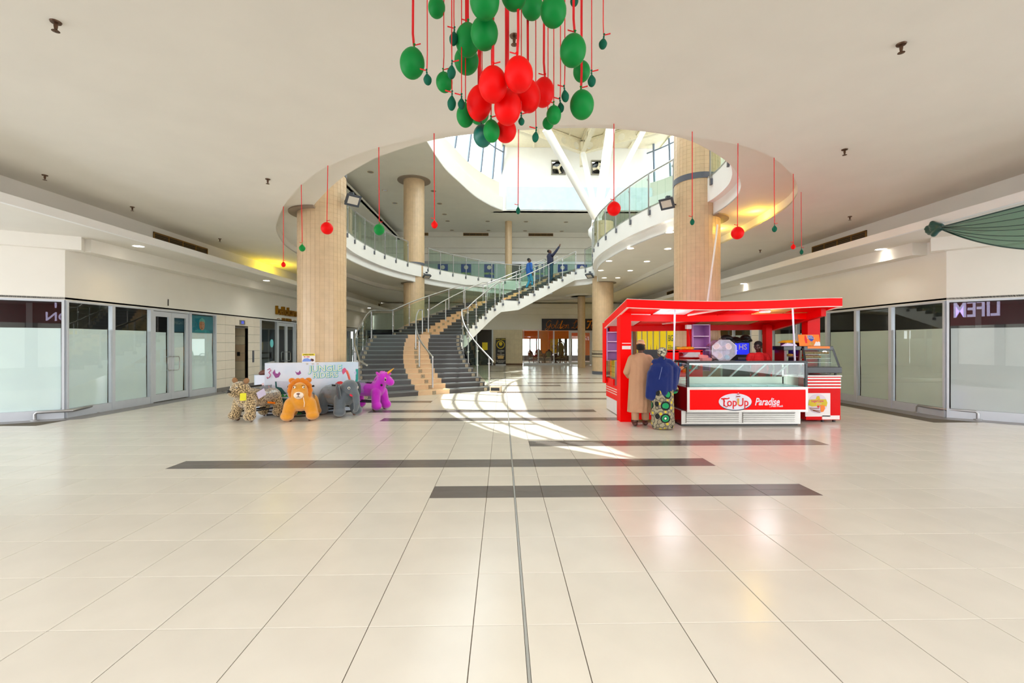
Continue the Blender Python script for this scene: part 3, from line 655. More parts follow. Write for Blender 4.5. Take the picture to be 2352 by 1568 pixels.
# ---- struts fanning out of the far right column
sb = P(1371, 506, 24.3)
tops = [(P(1254, 296, 21.5), .2), (P(1339, 352, 28.9), .17), (P(1404, 283, 22.5), .23), (P(1478, 300, 25.5), .15)]
st = thing('roof_struts', 'white steel tube struts fanning out from the far right column to the roof', 'strut', sb)
for q, r in tops: MB().tube([sb, q], r, 16).build('strut', M_white, st, smooth=40)
MB().lathe([(.3, -1.0), (.46, -.75), (.46, -.5), (.3, -.3), (.25, .25), (.4, .45)], 20, sb).build('joint_casting', M_white, st, smooth=40)
# ---- columns
def inside(p, poly):
    c = False; n = len(poly)
    for i in range(n):
        (x1, y1), (x2, y2) = poly[i][:2], poly[i-1][:2]
        if (y1 > p[1]) != (y2 > p[1]) and p[0] < (x2-x1)*(p[1]-y1)/(y2-y1)+x1: c = not c
    return c
def column(label, x, y, r, z0, z1, tw, th, band=True, collar=None, mosaic=True, base=False):
    t = thing('column', label, 'column', (x, y, z0))
    MB().lathe([(r-.004, z0), (r-.004, z1)], 48, (x, y, 0)).build('shaft', M_mgrout, t, smooth=40)
    n_ = int(2*PI*r/tw); rows_ = int((z1-z0)/th); mb = MB(); da = 2*PI/n_; g = .0025
    for j in range(rows_):
        za, zb = z0+j*th+g, z0+(j+1)*th-g
        for k in range(n_):
            a0, a1 = k*da+g/r, (k+1)*da-g/r; dr = random.uniform(-.0012, .0015) if mosaic else 0
            q = [(x+(r+dr)*math.cos(a), y+(r+dr)*math.sin(a)) for a in (a0, a1)]; qi = [(x+(r-.0045)*math.cos(a), y+(r-.0045)*math.sin(a)) for a in (a0, a1)]
            mb.add([(*q[0], za), (*q[1], za), (*q[1], zb), (*q[0], zb), (*qi[0], za), (*qi[1], za), (*qi[1], zb), (*qi[0], zb)],
                   [(0, 1, 2, 3), (4, 5, 1, 0), (5, 6, 2, 1), (6, 7, 3, 2), (7, 4, 0, 3)])
    stuff(mb.build('mosaic_tiles', M_mosaic, t))
    if band: MB().lathe([(r+.012, ZF-.02), (r+.012, ZF+.13)], 48, (x, y, 0)).build('band', M_band, t, smooth=40)
    for zz, rr in (collar or []):
        mb = MB(); NC = 60; cl = UP if zz > 9 else RIMB
        for k in range(NC):
            a0, a1 = 2*PI*k/NC, 2*PI*(k+1)/NC
            if inside((x+rr*math.cos(a0), y+rr*math.sin(a0)), cl) or inside((x+rr*math.cos(a1), y+rr*math.sin(a1)), cl): continue
            g = lambda q, a, z: (x+q*math.cos(a), y+q*math.sin(a), z)
            mb.hexa([g(r-.02, a0, zz-.03), g(rr, a0, zz-.03), g(rr, a1, zz-.03), g(r-.02, a1, zz-.03), g(r-.02, a0, zz-.001), g(rr, a0, zz-.001), g(rr, a1, zz-.001), g(r-.02, a1, zz-.001)])
        if mb.v: mb.build('collar', mat('collar_trim', (150, 134, 120), .6), t)
    if base:
        MB().lathe([(r+.015, 0), (r+.015, .16)], 48, (x, y, 0)).build('base_band', M_band, t, smooth=40)
        mb = MB(); zb = CAMZ+(788-812)/FPX*24.1
        MB().lathe([(r+.012, zb-.17), (r+.012, zb+.17)], 48, (x, y, 0)).build('pattern_band', mat('pattern_cream', (206, 190, 160), .5), t, smooth=40)
        for k in range(40):
            a = 2*PI*k/40; c = Vector((x+(r+.02)*math.cos(a), y+(r+.02)*math.sin(a), zb)); ta = Vector((-math.sin(a), math.cos(a), 0)); u_ = Vector((0, 0, 1))
            mb.obox(c, (ta+u_), (ta-u_), Vector((math.cos(a), math.sin(a), 0)), .1, .1, .01)
        for zz in (.15, -.15): mb.lathe([(r+.022, zb+zz-.015), (r+.022, zb+zz+.015)], 40, (x, y, 0))
        stuff(mb.build('pattern_motif', mat('pattern_dark', (110, 96, 80), .5), t))
    return t
NL, NR, FL, FR = P(740, 600, 11.25), P(1600.5, 600, 11.85), P(951, 600, 24.3), P(1384.5, 600, 24.1)
column('mosaic clad round column rising behind the jungle rides counter', NL.x, NL.y, .565, 0, ZU, .103, .103, collar=[(ZS, .76)])
column('mosaic clad round column standing behind the red snack kiosk', NR.x, NR.y, .565, 0, ZU, .103, .103, collar=[(ZS, .76)])
column('tall beige column behind the staircase with flared ring at upper ceiling', FL.x, FL.y, .55, 0, ZU, .115, .3, collar=[(ZU, .87), (ZS, .68)], mosaic=False)
column('beige column with patterned band and roof struts, beside the kiosk shelves', FR.x, FR.y, .55, 0, 8.0, .115, .3, collar=[(ZS, .7)], mosaic=False, base=True)
SP = P(1335.5, 700, 30.2)
t = column('slim beige column in front of the furniture shop window', SP.x, SP.y, .25, 0, ZS, .1, .4, band=False, mosaic=False)
MB().lathe([(1.02, ZS-.1), (1.02, ZS), (.72, ZS), (.72, ZS-.1)], 48, (SP.x, SP.y, 0)).build('ceiling_ring', M_white, t, smooth=30)
UPp = P(1168, 560, 32.5)
column('slim beige column standing on the upper floor behind its railing', UPp.x, UPp.y, .25, ZF, ZU, .1, .4, band=False, mosaic=False)
# thin white pipe leaning on the right column
tag(MB().tube([P(1648, 516, 11.2), P(1645, 545, 11.15), P(1624, 700, 11.1)], .022, 8).build('pipe', M_white, smooth=60), 'thin white pipe leaning against the mosaic column above the kiosk', 'pipe')
MB_ = MB
# ---- rear wall of the ground floor
wr = struct_empty('wall_rear')
YB = 33.6
def zb_(v, d=33.4): return CAMZ+(788-v)/FPX*d
xs = lambda u: P(u, 700, 33.4).x
MB().box(-9.7, 9.7, YB, YB+.2, 2.62, ZC+.3).build('wall_panel', M_wall, wr)
MB().box(-9.7, 9.7, YB-.5, YB, 4.2, 4.5).build('cornice', M_ceil, wr)
MB().box(-9.7, 9.7, YB-.3, YB, 3.75, 4.2).build('cornice', M_wall, wr)
MB().box(xs(820), xs(1095), YB, YB+.2, 0, 2.62).build('wall_panel', mat('dark_blue_glazing', (26, 34, 46), .15), wr)
MB().box(xs(1132), xs(1201), YB, YB+.2, .12, 2.62).build('wall_panel', M_mgrout, wr)
for i in range(7):
    for j in range(7):
        xa = xs(1132)+(xs(1201)-xs(1132))*i/7; xb = xs(1132)+(xs(1201)-xs(1132))*(i+1)/7; za, zbb = .14+2.48*j/7, .14+2.48*(j+1)/7
        MB().box(xa+.004, xb-.004, YB-.02, YB, za+.004, zbb-.004).build('wall_tile', mat('cream_wall_tile', (222, 208, 176), .35, rnd=.03), wr)
MB().box(xs(1132), xs(1201), YB-.03, YB, 0, .13).build('skirting', mat('brown_skirting', (110, 84, 62), .6), wr)
MB().box(xs(1095)-.05, xs(1132)+.05, YB, YB+.2, 0, 2.62).build('wall_panel', mat('black_glazing', (34, 32, 36), .12), wr)
for u in (1094, 1131): MB().box(xs(u)-.05, xs(u)+.05, YB-.06, YB, 0, 2.62).build('mullion', M_alu, wr)
MB().plate([(-.2, -.28), (.2, -.28), (.2, .28), (-.2, .28)], frame_of((xs(1113.5), YB-.01, zb_(795)), (1, 0, 0), (0, 0, 1)), .006).build('paper_notice', M_yel, wr)
# ================================================================= stairs
H = ZF/38
KEYS = [(0, (-.6, 15.55), (-4.2, 13.2)), (4, (-1.18, 16.15), (-4.95, 15.1)), (8, (-1.6, 16.95), (-5.3, 16.9)), (12, (-1.78, 18.0), (-5.35, 18.4)), (15, (-1.65, 19.1), (-5.05, 20.5)), (19, (-1.2, 20.35), (-4.3, 22.1)),
        (26, (-.2, 22.5), (-2.3, 24.6)), (29, (.68, 23.1), (-1.2, 25.6)), (35, (2.3, 24.2), (.7, 26.7)), (41, (3.9, 25.2), (2.4, 27.6))]
def kinterp(s, w):
    i = 0
    while i < len(KEYS)-2 and s > KEYS[i+1][0]: i += 1
    g = lambda j: Vector(KEYS[max(0, min(len(KEYS)-1, j))][w])
    sg = lambda j: KEYS[max(0, min(len(KEYS)-1, j))][0]
    a, b = g(i), g(i+1); s0, s1 = sg(i), sg(i+1)
    ta = (g(i+1)-g(i-1))/max(1e-6, sg(i+1)-sg(i-1))*(s1-s0); tb = (g(i+2)-g(i))/max(1e-6, sg(i+2)-sg(i))*(s1-s0)
    t = (s-s0)/(s1-s0)
    return (2*t**3-3*t*t+1)*a+(t**3-2*t*t+t)*ta+(-2*t**3+3*t*t)*b+(t**3-t*t)*tb
sk = lambda k: (k-1)+(2 if k >= 14 else 0)+(2 if k >= 26 else 0)
def stair_pt(s, f): return kinterp(s, 2).lerp(kinterp(s, 1), f)      # f 0 = outer, 1 = inner
stairs = thing('staircase', 'curved staircase with charcoal steps and a beige centre strip, climbing to upper floor', 'staircase', (-2.6, 14.6, 0))
M_st = mat('stair_charcoal', (84, 83, 84), .35, noise=.06, ns=4)
M_stn = mat('stair_nosing', (120, 124, 128), .3, noise=.04)
M_sb = mat('stair_beige', (232, 200, 162), .35, noise=.04, ns=4)
M_sq1 = mat('inset_dark', (70, 62, 52), .5); M_sq2 = mat('inset_cream', (222, 206, 178), .5)
M_under = mat('stair_soffit_paint', (236, 226, 200), .8, noise=.02)
def zline(s):                                          # tread height as a function of s (staggered line, flat on landings)
    if s <= 12: return H*(s+1)
    if s <= 15: return H*13+(s-12)/3*H
    if s <= 26: return H*(s-1)
    if s <= 29: return H*25+(s-26)/3*H
    return H*(s-3)
under = MB()
NS = 83
for i in range(NS-1):
    s0, s1 = 41.*i/(NS-1), 41.*(i+1)/(NS-1)
    za, zb2 = max(0, zline(s0)-.62), max(0, zline(s1)-.62)
    if za == 0 and zb2 == 0: continue
    o0, i0, o1, i1 = stair_pt(s0, 0), stair_pt(s0, 1), stair_pt(s1, 0), stair_pt(s1, 1)
    under.add([(*i0, za), (*o0, za), (*o1, zb2), (*i1, zb2)], [(0, 1, 2, 3)])
under.build('stair_soffit', M_under, stairs, smooth=30)
for f, flip in ((1, 0), (0, 1)):
    side = MB()
    for k in range(1, 38):
        s0, s1 = sk(k), sk(k+1); zt = H*k; m_ = 4 if s1-s0 > 1 else 1
        for j in range(m_):
            sa, sb_ = s0+(s1-s0)*j/m_, s0+(s1-s0)*(j+1)/m_
            p, q = stair_pt(sa, f), stair_pt(sb_, f)
            za, zq = max(0, zline(sa)-.62), max(0, zline(sb_)-.62)
            quad = [(*p, za), (*q, zq), (*q, zt-.01), (*p, zt-.01)]
            side.add(quad if not flip else quad[::-1], [(0, 1, 2, 3)])
    side.build('stringer', M_white, stairs)

SPL = [(0, .405), (.405, .655), (.655, 1.0)]
def rline(k, f, off=0.):                               # point on riser line k, moved towards the climber by off
    s = sk(k); p = stair_pt(s, f); a, b = stair_pt(s, 0), stair_pt(s, 1); d = (b-a).normalized()
    n_ = Vector((d.y, -d.x))
    if n_.dot(stair_pt(min(41, s+.3), .5)-stair_pt(max(0, s-.3), .5)) > 0: n_ = -n_
    return p+n_*off, n_
for k in range(1, 39):
    z0, z1 = H*(k-1), H*k
    step = bpy.data.objects.new('step', None); COL.objects.link(step); step.parent = stairs; WM[step.name] = wm(stairs)
    for idx, (fa, fb) in enumerate(SPL):
        (p, n_), (q, _) = rline(k, fa), rline(k, fb); p2, q2 = p-n_*.02, q-n_*.02
        MB().hexa([(*p, z0), (*q, z0), (*q2, z0), (*p2, z0), (*p, z1-.03), (*q, z1-.03), (*q2, z1-.03), (*p2, z1-.03)]).build('riser_tile', M_sb if idx == 1 else M_st, step)
        if k < 38:
            m_ = 4 if sk(k+1)-sk(k) > 1 else 1; mb = MB()
            for j in range(m_):
                sa, sb_ = sk(k)+(sk(k+1)-sk(k))*j/m_, sk(k)+(sk(k+1)-sk(k))*(j+1)/m_
                a, b, c, d = stair_pt(sa, fa), stair_pt(sa, fb), stair_pt(sb_, fb), stair_pt(sb_, fa)
                if j == 0: a, b = a+n_*.025, b+n_*.025
                mb.hexa([(*a, z1-.03), (*b, z1-.03), (*c, z1-.03), (*d, z1-.03), (*a, z1), (*b, z1), (*c, z1), (*d, z1)])
            mb.build('tread_tile', M_sb if idx == 1 else M_stn, step)
    for f in (.03, .53, .97):
        c, n_ = rline(k, f, .001); d = Vector((-n_.y, n_.x)); mb = MB()
        for hw, t_, mi in ((.06, .002, 0), (.05, .004, 1), (.035, .006, 0), (.024, .008, 1), (.012, .01, 0)):
            mb.obox((*(c+n_*t_/2), (z0+z1)/2-.012), (*d, 0), (*n_, 0), (0, 0, 1), hw*2, t_, hw*2*.92, mi)
        mb.build('square_inset', [M_sq1, M_sq2], step)
# ---- railings of the stairs
def rail_pt(s, f, h, off=0.):
    p = stair_pt(s, f)
    if off:
        t_ = stair_pt(min(41, s+.2), f)-stair_pt(max(0, s-.2), f); t_.normalize(); p = p+Vector((t_.y, -t_.x))*off*(1 if f > .5 else -1)
    return Vector((*p, zline(s)+h))
def stair_rail(label, f, s0, s1, posts, glassy, off=0., ext=None):
    b = rail_pt(s0, f, 0); t = thing('stair_railing', label, 'railing', b)
    ss = [s0+(s1-s0)*i/90 for i in range(91)]
    pts = [rail_pt(s, f, .97, off) for s in ss]
    if ext: pts = [pts[0]+Vector(ext)]+pts
    MB().tube(pts, .027, 8).build('handrail', M_steel, t, smooth=60)
    for s in posts:
        p = rail_pt(s, f, 0, off); z0 = p.z-(.3 if glassy else .0)
        if glassy:
            pb = rail_pt(s, f, 0, off+.01)
            o = MB().box(p.x-.02, p.x+.02, p.y-.02, p.y+.02, max(.0, z0), p.z+.95).build('post', M_steel2, t)
            MB().box(p.x-.045, p.x+.045, p.y-.045, p.y+.045, max(.02, z0), max(.02, z0)+.1).build('bracket', M_band, o)
            for zz in (.25, .75): MB().ell((p.x, p.y, p.z+zz), (.045, .045, .03), None, 8, 5).build('glass_clamp', M_steel, o)
        else: MB().tube([p, p+Vector((0, 0, .96))], .026, 10).build('post', M_steel, t, smooth=60)
    if glassy:
        for a, b in zip(posts, posts[1:]):
            a += .15; b -= .15; m_ = 4; mb = MB()
            for j in range(m_):
                p, q = rail_pt(a+(b-a)*j/m_, f, 0, off-.015), rail_pt(a+(b-a)*(j+1)/m_, f, 0, off-.015)
                mb.hexa([(p.x, p.y, p.z+.02), (q.x, q.y, q.z+.02), (q.x+.006, q.y+.006, q.z+.02), (p.x+.006, p.y+.006, p.z+.02), (p.x, p.y, p.z+.86), (q.x, q.y, q.z+.86), (q.x+.006, q.y+.006, q.z+.86), (p.x+.006, p.y+.006, p.z+.86)])
            mb.build('glass_panel', M_gglass, t)
    return t
IN_P = [.2, 3, 6, 9, 12, 15.2, 18, 21, 24, 26.3, 29, 32, 35, 38, 41]
stair_rail('steel and glass railing along the inner right edge of the curved stairs', 1., 0, 41, IN_P, True, .05, ext=(.12, -.25, -.12))
stair_rail('steel and glass railing along the outer left edge, behind the purple unicorn', 0., 0, 41, IN_P, True, .05, ext=(.3, -.28, -.12))
stair_rail('steel centre handrail on the lowest flight of the stairs', .53, 0.4, 13.2, [.4, 4.4, 8.4, 13.1], False)
stair_rail('steel centre handrail on the middle flight of the stairs', .53, 14.4, 27.0, [14.5, 18.5, 22.5, 26.9], False)
stair_rail('steel centre handrail on the top flight beside the two men', .53, 28.6, 40.5, [28.7, 32.6, 36.5, 40.4], False)
# small louvred box beside the first step
b = AZ(1139, 900); t = thing('floor_box', 'small cream box with dark slot on floor beside the bottom step', 'box', (b.x, b.y, 0))
f = frame_of((b.x, b.y, 0), (.98, -.2, 0), (.2, .98, 0))
MB().hexa([f(-.19, -.1, 0), f(.19, -.1, 0), f(.19, .1, 0), f(-.19, .1, 0), f(-.19, -.1, .2), f(.19, -.1, .2), f(.19, .1, .2), f(-.19, .1, .2)]).build('casing', M_sq2, t, bevel=.01)
MB().hexa([f(-.15, -.106, .05), f(.14, -.106, .05), f(.14, -.1, .05), f(-.15, -.1, .05), f(-.15, -.106, .15), f(.14, -.106, .15), f(.14, -.1, .15), f(-.15, -.1, .15)]).build('slot', M_black, t)
# ---- balustrades round the void
def balustrade(label, pts, z0=ZF, skip_first=False):
    p0 = pts[0]; t = thing('balustrade', label, 'railing', (*p0, z0))
    acc = [0]
    for a, b in zip(pts, pts[1:]): acc.append(acc[-1]+(Vector(b)-Vector(a)).length)
    L_ = acc[-1]; n_ = max(1, round(L_/1.12))
    def at(d):
        i = 0
        while i < len(acc)-2 and d > acc[i+1]: i += 1
        k = (d-acc[i])/max(1e-6, acc[i+1]-acc[i]); return Vector(pts[i]).lerp(Vector(pts[i+1]), k)
    def nrm(d):
        v = at(min(L_, d+.1))-at(max(0, d-.1)); v.normalize(); return Vector((-v.y, v.x)), v   # inwards of a ccw rim
    MB().tube([(*at(L_*i/(n_*4)), z0+1.0) for i in range(n_*4+1)], .03, 8).build('handrail', M_steel, t, smooth=60)
    for i in range(n_+1):
        d = L_*i/n_; p = at(d); nn, tt = nrm(d); p = p+nn*.045
        o = MB().obox((*p, z0+.36), (*tt, 0), (*nn, 0), (0, 0, 1), .05, .02, 1.26).build('post', M_steel2, t)
        MB().obox((*(p-nn*.025), z0-.2), (*tt, 0), (*nn, 0), (0, 0, 1), .09, .05, .14).build('bracket', M_band, o)
        MB().obox((*(p+tt*.03), z0+.8), (*tt, 0), (*nn, 0), (0, 0, 1), .04, .05, .05).build('glass_clamp', M_steel, o)
    for i in range(n_):
        mb = MB()
        for j in range(3):
            a, b = at(L_*(i+.03+.94*j/3)/n_), at(L_*(i+.03+.94*(j+1)/3)/n_); nn, _ = nrm(L_*(i+.5)/n_)
            mb.slab(a+nn*.02, b+nn*.02, z0-.02, z0+.93, .01)
        mb.build('glass_panel', M_gglass, t)
    return t
iFL = min(range(len(RIM2)), key=lambda i: abs(Vector(RIM2[i])-FL.xy))if False else min(range(len(RIM2)), key=lambda i: (Vector(RIM2[i])-FL.xy).length)
balustrade('glass balustrade of the far upper balcony behind the stairs and the two men', RIM2[:iFL-1])
balustrade('glass balustrade of the left upper balcony between the two left columns', RIM2[iFL+4:iFL+4+42])
iNR = min(range(len(RIM1)), key=lambda i: (Vector(RIM1[i])-Vector((4.95, 11.2))).length)
balustrade('glass balustrade of the right upper balcony curving towards the far right column', RIM1[iNR+1:])
balustrade('glass balustrade of the right upper balcony nearest the camera, by the kiosk column', RIM1[iNR-34:iNR])
# ================================================================= shop fronts
def YW(u, side, X=WX):
    a = (u-1176)/FPX; d = (side*X+.13)/(a*CY+SY); return d*(CY-a*SY)
Zv = Vector((0, 0, 1))
def F_left(y0, x=WX): return frame_of((-x, y0, 0), (0, 1, 0), Zv)
def F_right(y0, x=WX): return frame_of((x, y0, 0), (0, -1, 0), Zv)
def fbox(mb, f, x0, x1, y0, y1, h0, h1, mi=0):
    return mb.hexa([f(x0, y0, h0), f(x1, y0, h0), f(x1, y0, h1), f(x0, y0, h1), f(x0, y1, h0), f(x1, y1, h0), f(x1, y1, h1), f(x0, y1, h1)][0:4]+[f(x0, y1, h0), f(x1, y1, h0), f(x1, y1, h1), f(x0, y1, h1)], mi)
def bars(f, w, h, k=.19, b=.042, t=.05):
    mb = MB(); fbox(mb, f, 0, b, 0, h, -t, t); fbox(mb, f, w-b, w, 0, h, -t, t); fbox(mb, f, b, w-b, h-b, h, -t, t); fbox(mb, f, b, w-b, 0, k, -t*.7, t*.7); return mb
def papers(f, x0, x1, z0, z1, root, seed=0, mat_=None, ww=1.0):
    n = max(1, round((x1-x0)/ww)); r = random.Random(seed)
    for i in range(n):
        a, b = x0+(x1-x0)*i/n+.004, x0+(x1-x0)*(i+1)/n-.004; nx, ny = 10, 16; mb = MB(); ph = r.uniform(0, 6); sl = r.uniform(.5, 1.4)
        vs_ = []
        for j in range(ny+1):
            for k in range(nx+1):
                x, z = a+(b-a)*k/nx, z0+(z1-z0)*j/ny; t = (j/ny)
                h = -.045+.010*math.sin(ph+sl*3*(x+z*.8))*(1-.6*t)+.008*math.sin(ph*2+5*(x-z*.5))*(1-t)
                h += .012*math.exp(-((z-1.05-.15*math.sin(ph))/.03)**2)*.6
                vs_.append(f(x, z, h))
        mb.add(vs_, [(j*(nx+1)+k, j*(nx+1)+k+1, (j+1)*(nx+1)+k+1, (j+1)*(nx+1)+k) for j in range(ny) for k in range(nx)])
        mb.build('paper_sheet', mat_ or M_paper, root, smooth=60)
WN = [0]
def window(f, w, h=2.56, paper=1.95, seed=0, pane=None, papermat=None, kick=.19, ww=1.0):
    WN[0] += 1; o = struct_empty('window_%d' % WN[0], f(0, 0, 0))
    bars(f, w, h, kick).build('frame', M_alu, o)
    mb = MB(); fbox(mb, f, .06, w-.06, kick, h-.06, -.004, .004); mb.build('pane', pane or M_sglass, o)
    if paper: papers(f, .07, w-.07, kick, paper, o, seed, papermat, ww)
    return o
DN = [0]
def handle_loop(f, x, z, root, s=1):
    for h in (1, -1):
        pts = [f(x, z-.19, 0), f(x, z-.19, .07*h), f(x+s*.14, z-.19, .09*h), f(x+s*.17, z-.15, .09*h), f(x+s*.17, z+.15, .09*h), f(x+s*.14, z+.19, .09*h), f(x, z+.19, .07*h), f(x, z+.19, 0)]
        MB().tube(pts, .014, 8).build('handle', M_steel, root, smooth=60)
def door(f, w, h=2.56, paper=1.93, seed=0, double=True):
    DN[0] += 1; o = struct_empty('door_%d' % DN[0], f(0, 0, 0))
    mb = MB(); fbox(mb, f, 0, .05, 0, h, -.05, .05); fbox(mb, f, w-.07, w, 0, h, -.05, .06); fbox(mb, f, .05, w-.07, h-.05, h, -.05, .05); mb.build('frame', M_alu, o)
    L0, L1 = .06, w-.08; n = 2 if double else 1
    for i in range(n):
        a, b = L0+(L1-L0)*i/n+.004, L0+(L1-L0)*(i+1)/n-.004
        lf = MB(); fbox(lf, f, a, a+.1, .02, h-.06, -.025, .025); fbox(lf, f, b-.1, b, .02, h-.06, -.025, .025); fbox(lf, f, a+.1, b-.1, h-.2, h-.06, -.025, .025); fbox(lf, f, a+.1, b-.1, .02, .22, -.025, .025)
        leaf = lf.build('door_leaf', M_alu, o)
        mb = MB(); fbox(mb, f, a+.1, b-.1, .22, h-.2, -.004, .004); mb.build('pane', M_sglass, leaf)
        if paper: papers(f, a+.11, b-.11, .22, paper, o, seed+i)
        if i == 0 and double or not double: handle_loop(f, b-.05, 1.05, leaf, -1)
        else: handle_loop(f, a+.05, 1.05, leaf, 1)
    return o
ys = [LC[1]]+[YW(u, -1) for u in (257, 345, 435, 494)]
window(F_left(ys[0]), ys[1]-ys[0], seed=3)
window(F_left(ys[1]), ys[2]-ys[1], seed=4)
d1 = door(F_left(ys[2]), ys[3]-ys[2], seed=5)
w4 = window(F_left(ys[3]), ys[4]-ys[3], seed=8)
fp = F_left(ys[3]); W4 = ys[4]-ys[3]
mb = MB(); fbox(mb, fp, .07, W4-.07, 1.95, 2.49, -.03, -.026); pst = mb.build('poster', M_teal, w4)
fq = lambda x, y, h=0: fp(W4/2+x, 2.2+y, -.025+h)
M_face = mat('poster_face', (196, 132, 98), .6); M_cap = mat('poster_scrub_cap', (110, 178, 168), .6)
MB().plate(circle(.13, 20, 0, -.01, .17), fq, .003).build('printed_face', M_face, pst)
MB().plate([(-.15, .05), (-.13, .16), (0, .23), (.13, .16), (.15, .05), (.08, .11), (-.08, .11)], fq, .005).build('printed_cap', M_cap, pst)
MB().plate([(-.42, -.24), (-.3, -.16), (-.1, -.13), (0, -.17), (.1, -.13), (.3, -.16), (.42, -.24)], fq, .004).build('printed_shoulders', mat('poster_scrubs', (30, 150, 160), .6), pst)
mb = MB()
for x in (-.05, .05): mb.plate(circle(.017, 8, x, .02, .008), fq, .006)
mb.plate(circle(.035, 8, 0, -.1, .01), fq, .006); mb.build('printed_features', M_hair, pst)
mb = MB(); fd = F_left(ys[2]); wd = ys[3]-ys[2]
fbox(mb, fd, wd/2+.12, wd-.2, 1.95, 2.35, -.03, -.026); p2 = mb.build('poster', mat('dark_teal_poster', (14, 70, 92), .5), d1)
MB().text('NIGHT', frame_of(fd(wd*.74, 2.22, -.024), (0, 1, 0), Zv), .13, .002).build('lettering', mat('grey_print', (110, 130, 140), .6), p2)
# glass returns beyond the corners
window(frame_of((Lend[0], Lend[1], 0), (-LD.x, -LD.y, 0), Zv), 4.0, seed=11, ww=1.33)
window(frame_of((RC[0], RC[1], 0), (RD.x, RD.y, 0), Zv), 4.0, seed=17, papermat=mat('grey_window_paper', (205, 206, 208), .6, noise=.03, ns=2, bump=.3, bs=2.5), ww=2.0)
# lift wall with tiles
yl0, yl1 = ys[4], YW(597, -1)
lo, hi = YW(540, -1), YW(570, -1)
lw_ = struct_empty('wall_lift', (-WX, yl0, 0))
M_lt = mat('cream_glazed_tile', (236, 226, 212), .3, noise=.02, rnd=.015)
rows = [(.12+.305*i, .12+.305*(i+1)) for i in range(8)]
cols = [yl0+(lo-yl0)*i/2 for i in range(3)]+[hi+(yl1-hi)*i/2 for i in range(3)]
mb = MB(); mb.box(-WX-.12, -WX-.012, yl0, lo, 0, ZH); mb.box(-WX-.12, -WX-.012, hi, yl1, 0, ZH); mb.box(-WX-.12, -WX-.012, lo, hi, 2.2, ZH); mb.build('wall_backing', M_grout, lw_)
for a, b in rows:
    for i in range(5):
        if i == 2:
            if a > 2.15: pass
            else: continue
        y0, y1 = cols[i], cols[i+1]
        MB().box(-WX-.012, -WX, y0+.004, y1-.004, a+.004, b-.004).build('wall_tile', M_lt, lw_)
MB().box(-WX-.02, -WX+.012, yl0, lo, 0, .12).build('skirting', M_border, lw_); MB().box(-WX-.02, -WX+.012, hi, yl1, 0, .12).build('skirting', M_border, lw_)
lift = thing('lift', 'lift entrance with grey steel door in cream tiled recess between two shops', 'lift', (-WX-.5, (lo+hi)/2, 0))
MB().box(-WX-.75, -WX-.7, lo-.05, hi+.3, 0, 2.2).build('door', M_steel2, lift)
mb = MB(); mb.box(-WX-.7, -WX-.012, lo-.03, lo, 0, 2.2); mb.box(-WX-.7, -WX-.012, lo, hi, 2.18, 2.22); mb.build('reveal', M_steel2, lift)
for j in range(7):
    MB().box(-WX-.7, -WX-.012, hi, hi+.03, .315*j+.004, .315*(j+1)-.004).build('reveal_tile', M_mgrout if j in (3, 4) else mat('cream_wall_tile', (222, 208, 176), .35, rnd=.03), lift)
MB().box(-WX-.4, -WX-.3, hi-.02, hi, 1.15, 1.3).build('card_reader', M_black, lift)
ym = (lo+hi)/2
o = MB().box(-WX, -WX+.03, ym-.16, ym+.16, 2.3, 2.46).build('floor_indicator', M_steel2, lift)
MB().box(-WX+.03, -WX+.035, ym-.08, ym+.08, 2.33, 2.43).build('display', emis('indicator_blue', (70, 80, 170), .8), o)
MB().box(-WX, -WX+.02, hi+.28, hi+.38, .9, 1.35).build('call_panel', M_band, lift)
# second shop on the left and the rest of that side
y2 = [yl1, YW(635, -1), YW(677, -1)]
M_dkg = glass('dark_shop_glass', (150, 166, 170), .1)
w5 = window(F_left(y2[0]), y2[1]-y2[0], paper=0, pane=M_sglass)
door(F_left(y2[1]), y2[2]-y2[1], paper=0)
f5 = F_left(y2[0])
mb = MB(); mb.plate(circle(.14, 20, .9, 1.62, .17), lambda x, y, h=0: f5(x, y, .006+h), .003); mb.build('round_sticker', mat('aqua_sticker', (120, 214, 224), .5), w5)
mb = MB(); fbox(mb, f5, .3, 1.4, 1.2, 1.26, -.3, -.24); fbox(mb, f5, .3, 1.4, .98, 1.04, -.3, -.24); fbox(mb, f5, .3, .36, .98, 1.26, -.3, -.24); fbox(mb, f5, 1.34, 1.4, .98, 1.26, -.3, -.24); mb.build('inside_rail', M_black, w5)
mb = MB(); fbox(mb, f5, 0, 3.4, 1.7, 2.3, -1.2, -1.15); mb.build('inside_panel', mat('navy_panel', (18, 62, 84), .4), w5)
mb = MB(); fbox(mb, f5, 0, 3.4, .4, 1.7, -1.25, -1.2); mb.build('inside_panel', mat('grey_panel', (128, 132, 138), .5), w5)
y = y2[2]; k = 0
while y < 26.5:
    window(F_left(y), 1.35, paper=1.95 if k > 2 else 0, seed=30+k); y += 1.35; k += 1
door(F_left(y), 1.6, seed=40); y += 1.6
while y < 32: window(F_left(y), 1.3, seed=50+k); y += 1.3; k += 1
# shop name lettering
yb0, yb1 = YW(629, -1), YW(682, -1)
t = thing('shop_sign', 'gold raised shop lettering on the cream wall above the second left shop', 'sign', (-WX, (yb0+yb1)/2, 3.0))
fs = frame_of((-WX+.01, (yb0+yb1)/2, 2.99), (0, 1, 0), Zv)
MB().text('bellokano', fs, .5, .1, bold=.02).build('lettering', M_gold, t)
MB().text('SUITS', lambda x, y, h=0: fs(x, y-.34, h), .16, .05, bold=.01, sx=2.2).build('small_lettering', M_gold, t)
for s in (-1, 1):
    MB().tube([fs(s*.62, -.34, .03), fs(s*.75, -.32, .03), fs(s*.86, -.34, .03)], .012, 6).build('flourish', M_gold, t)
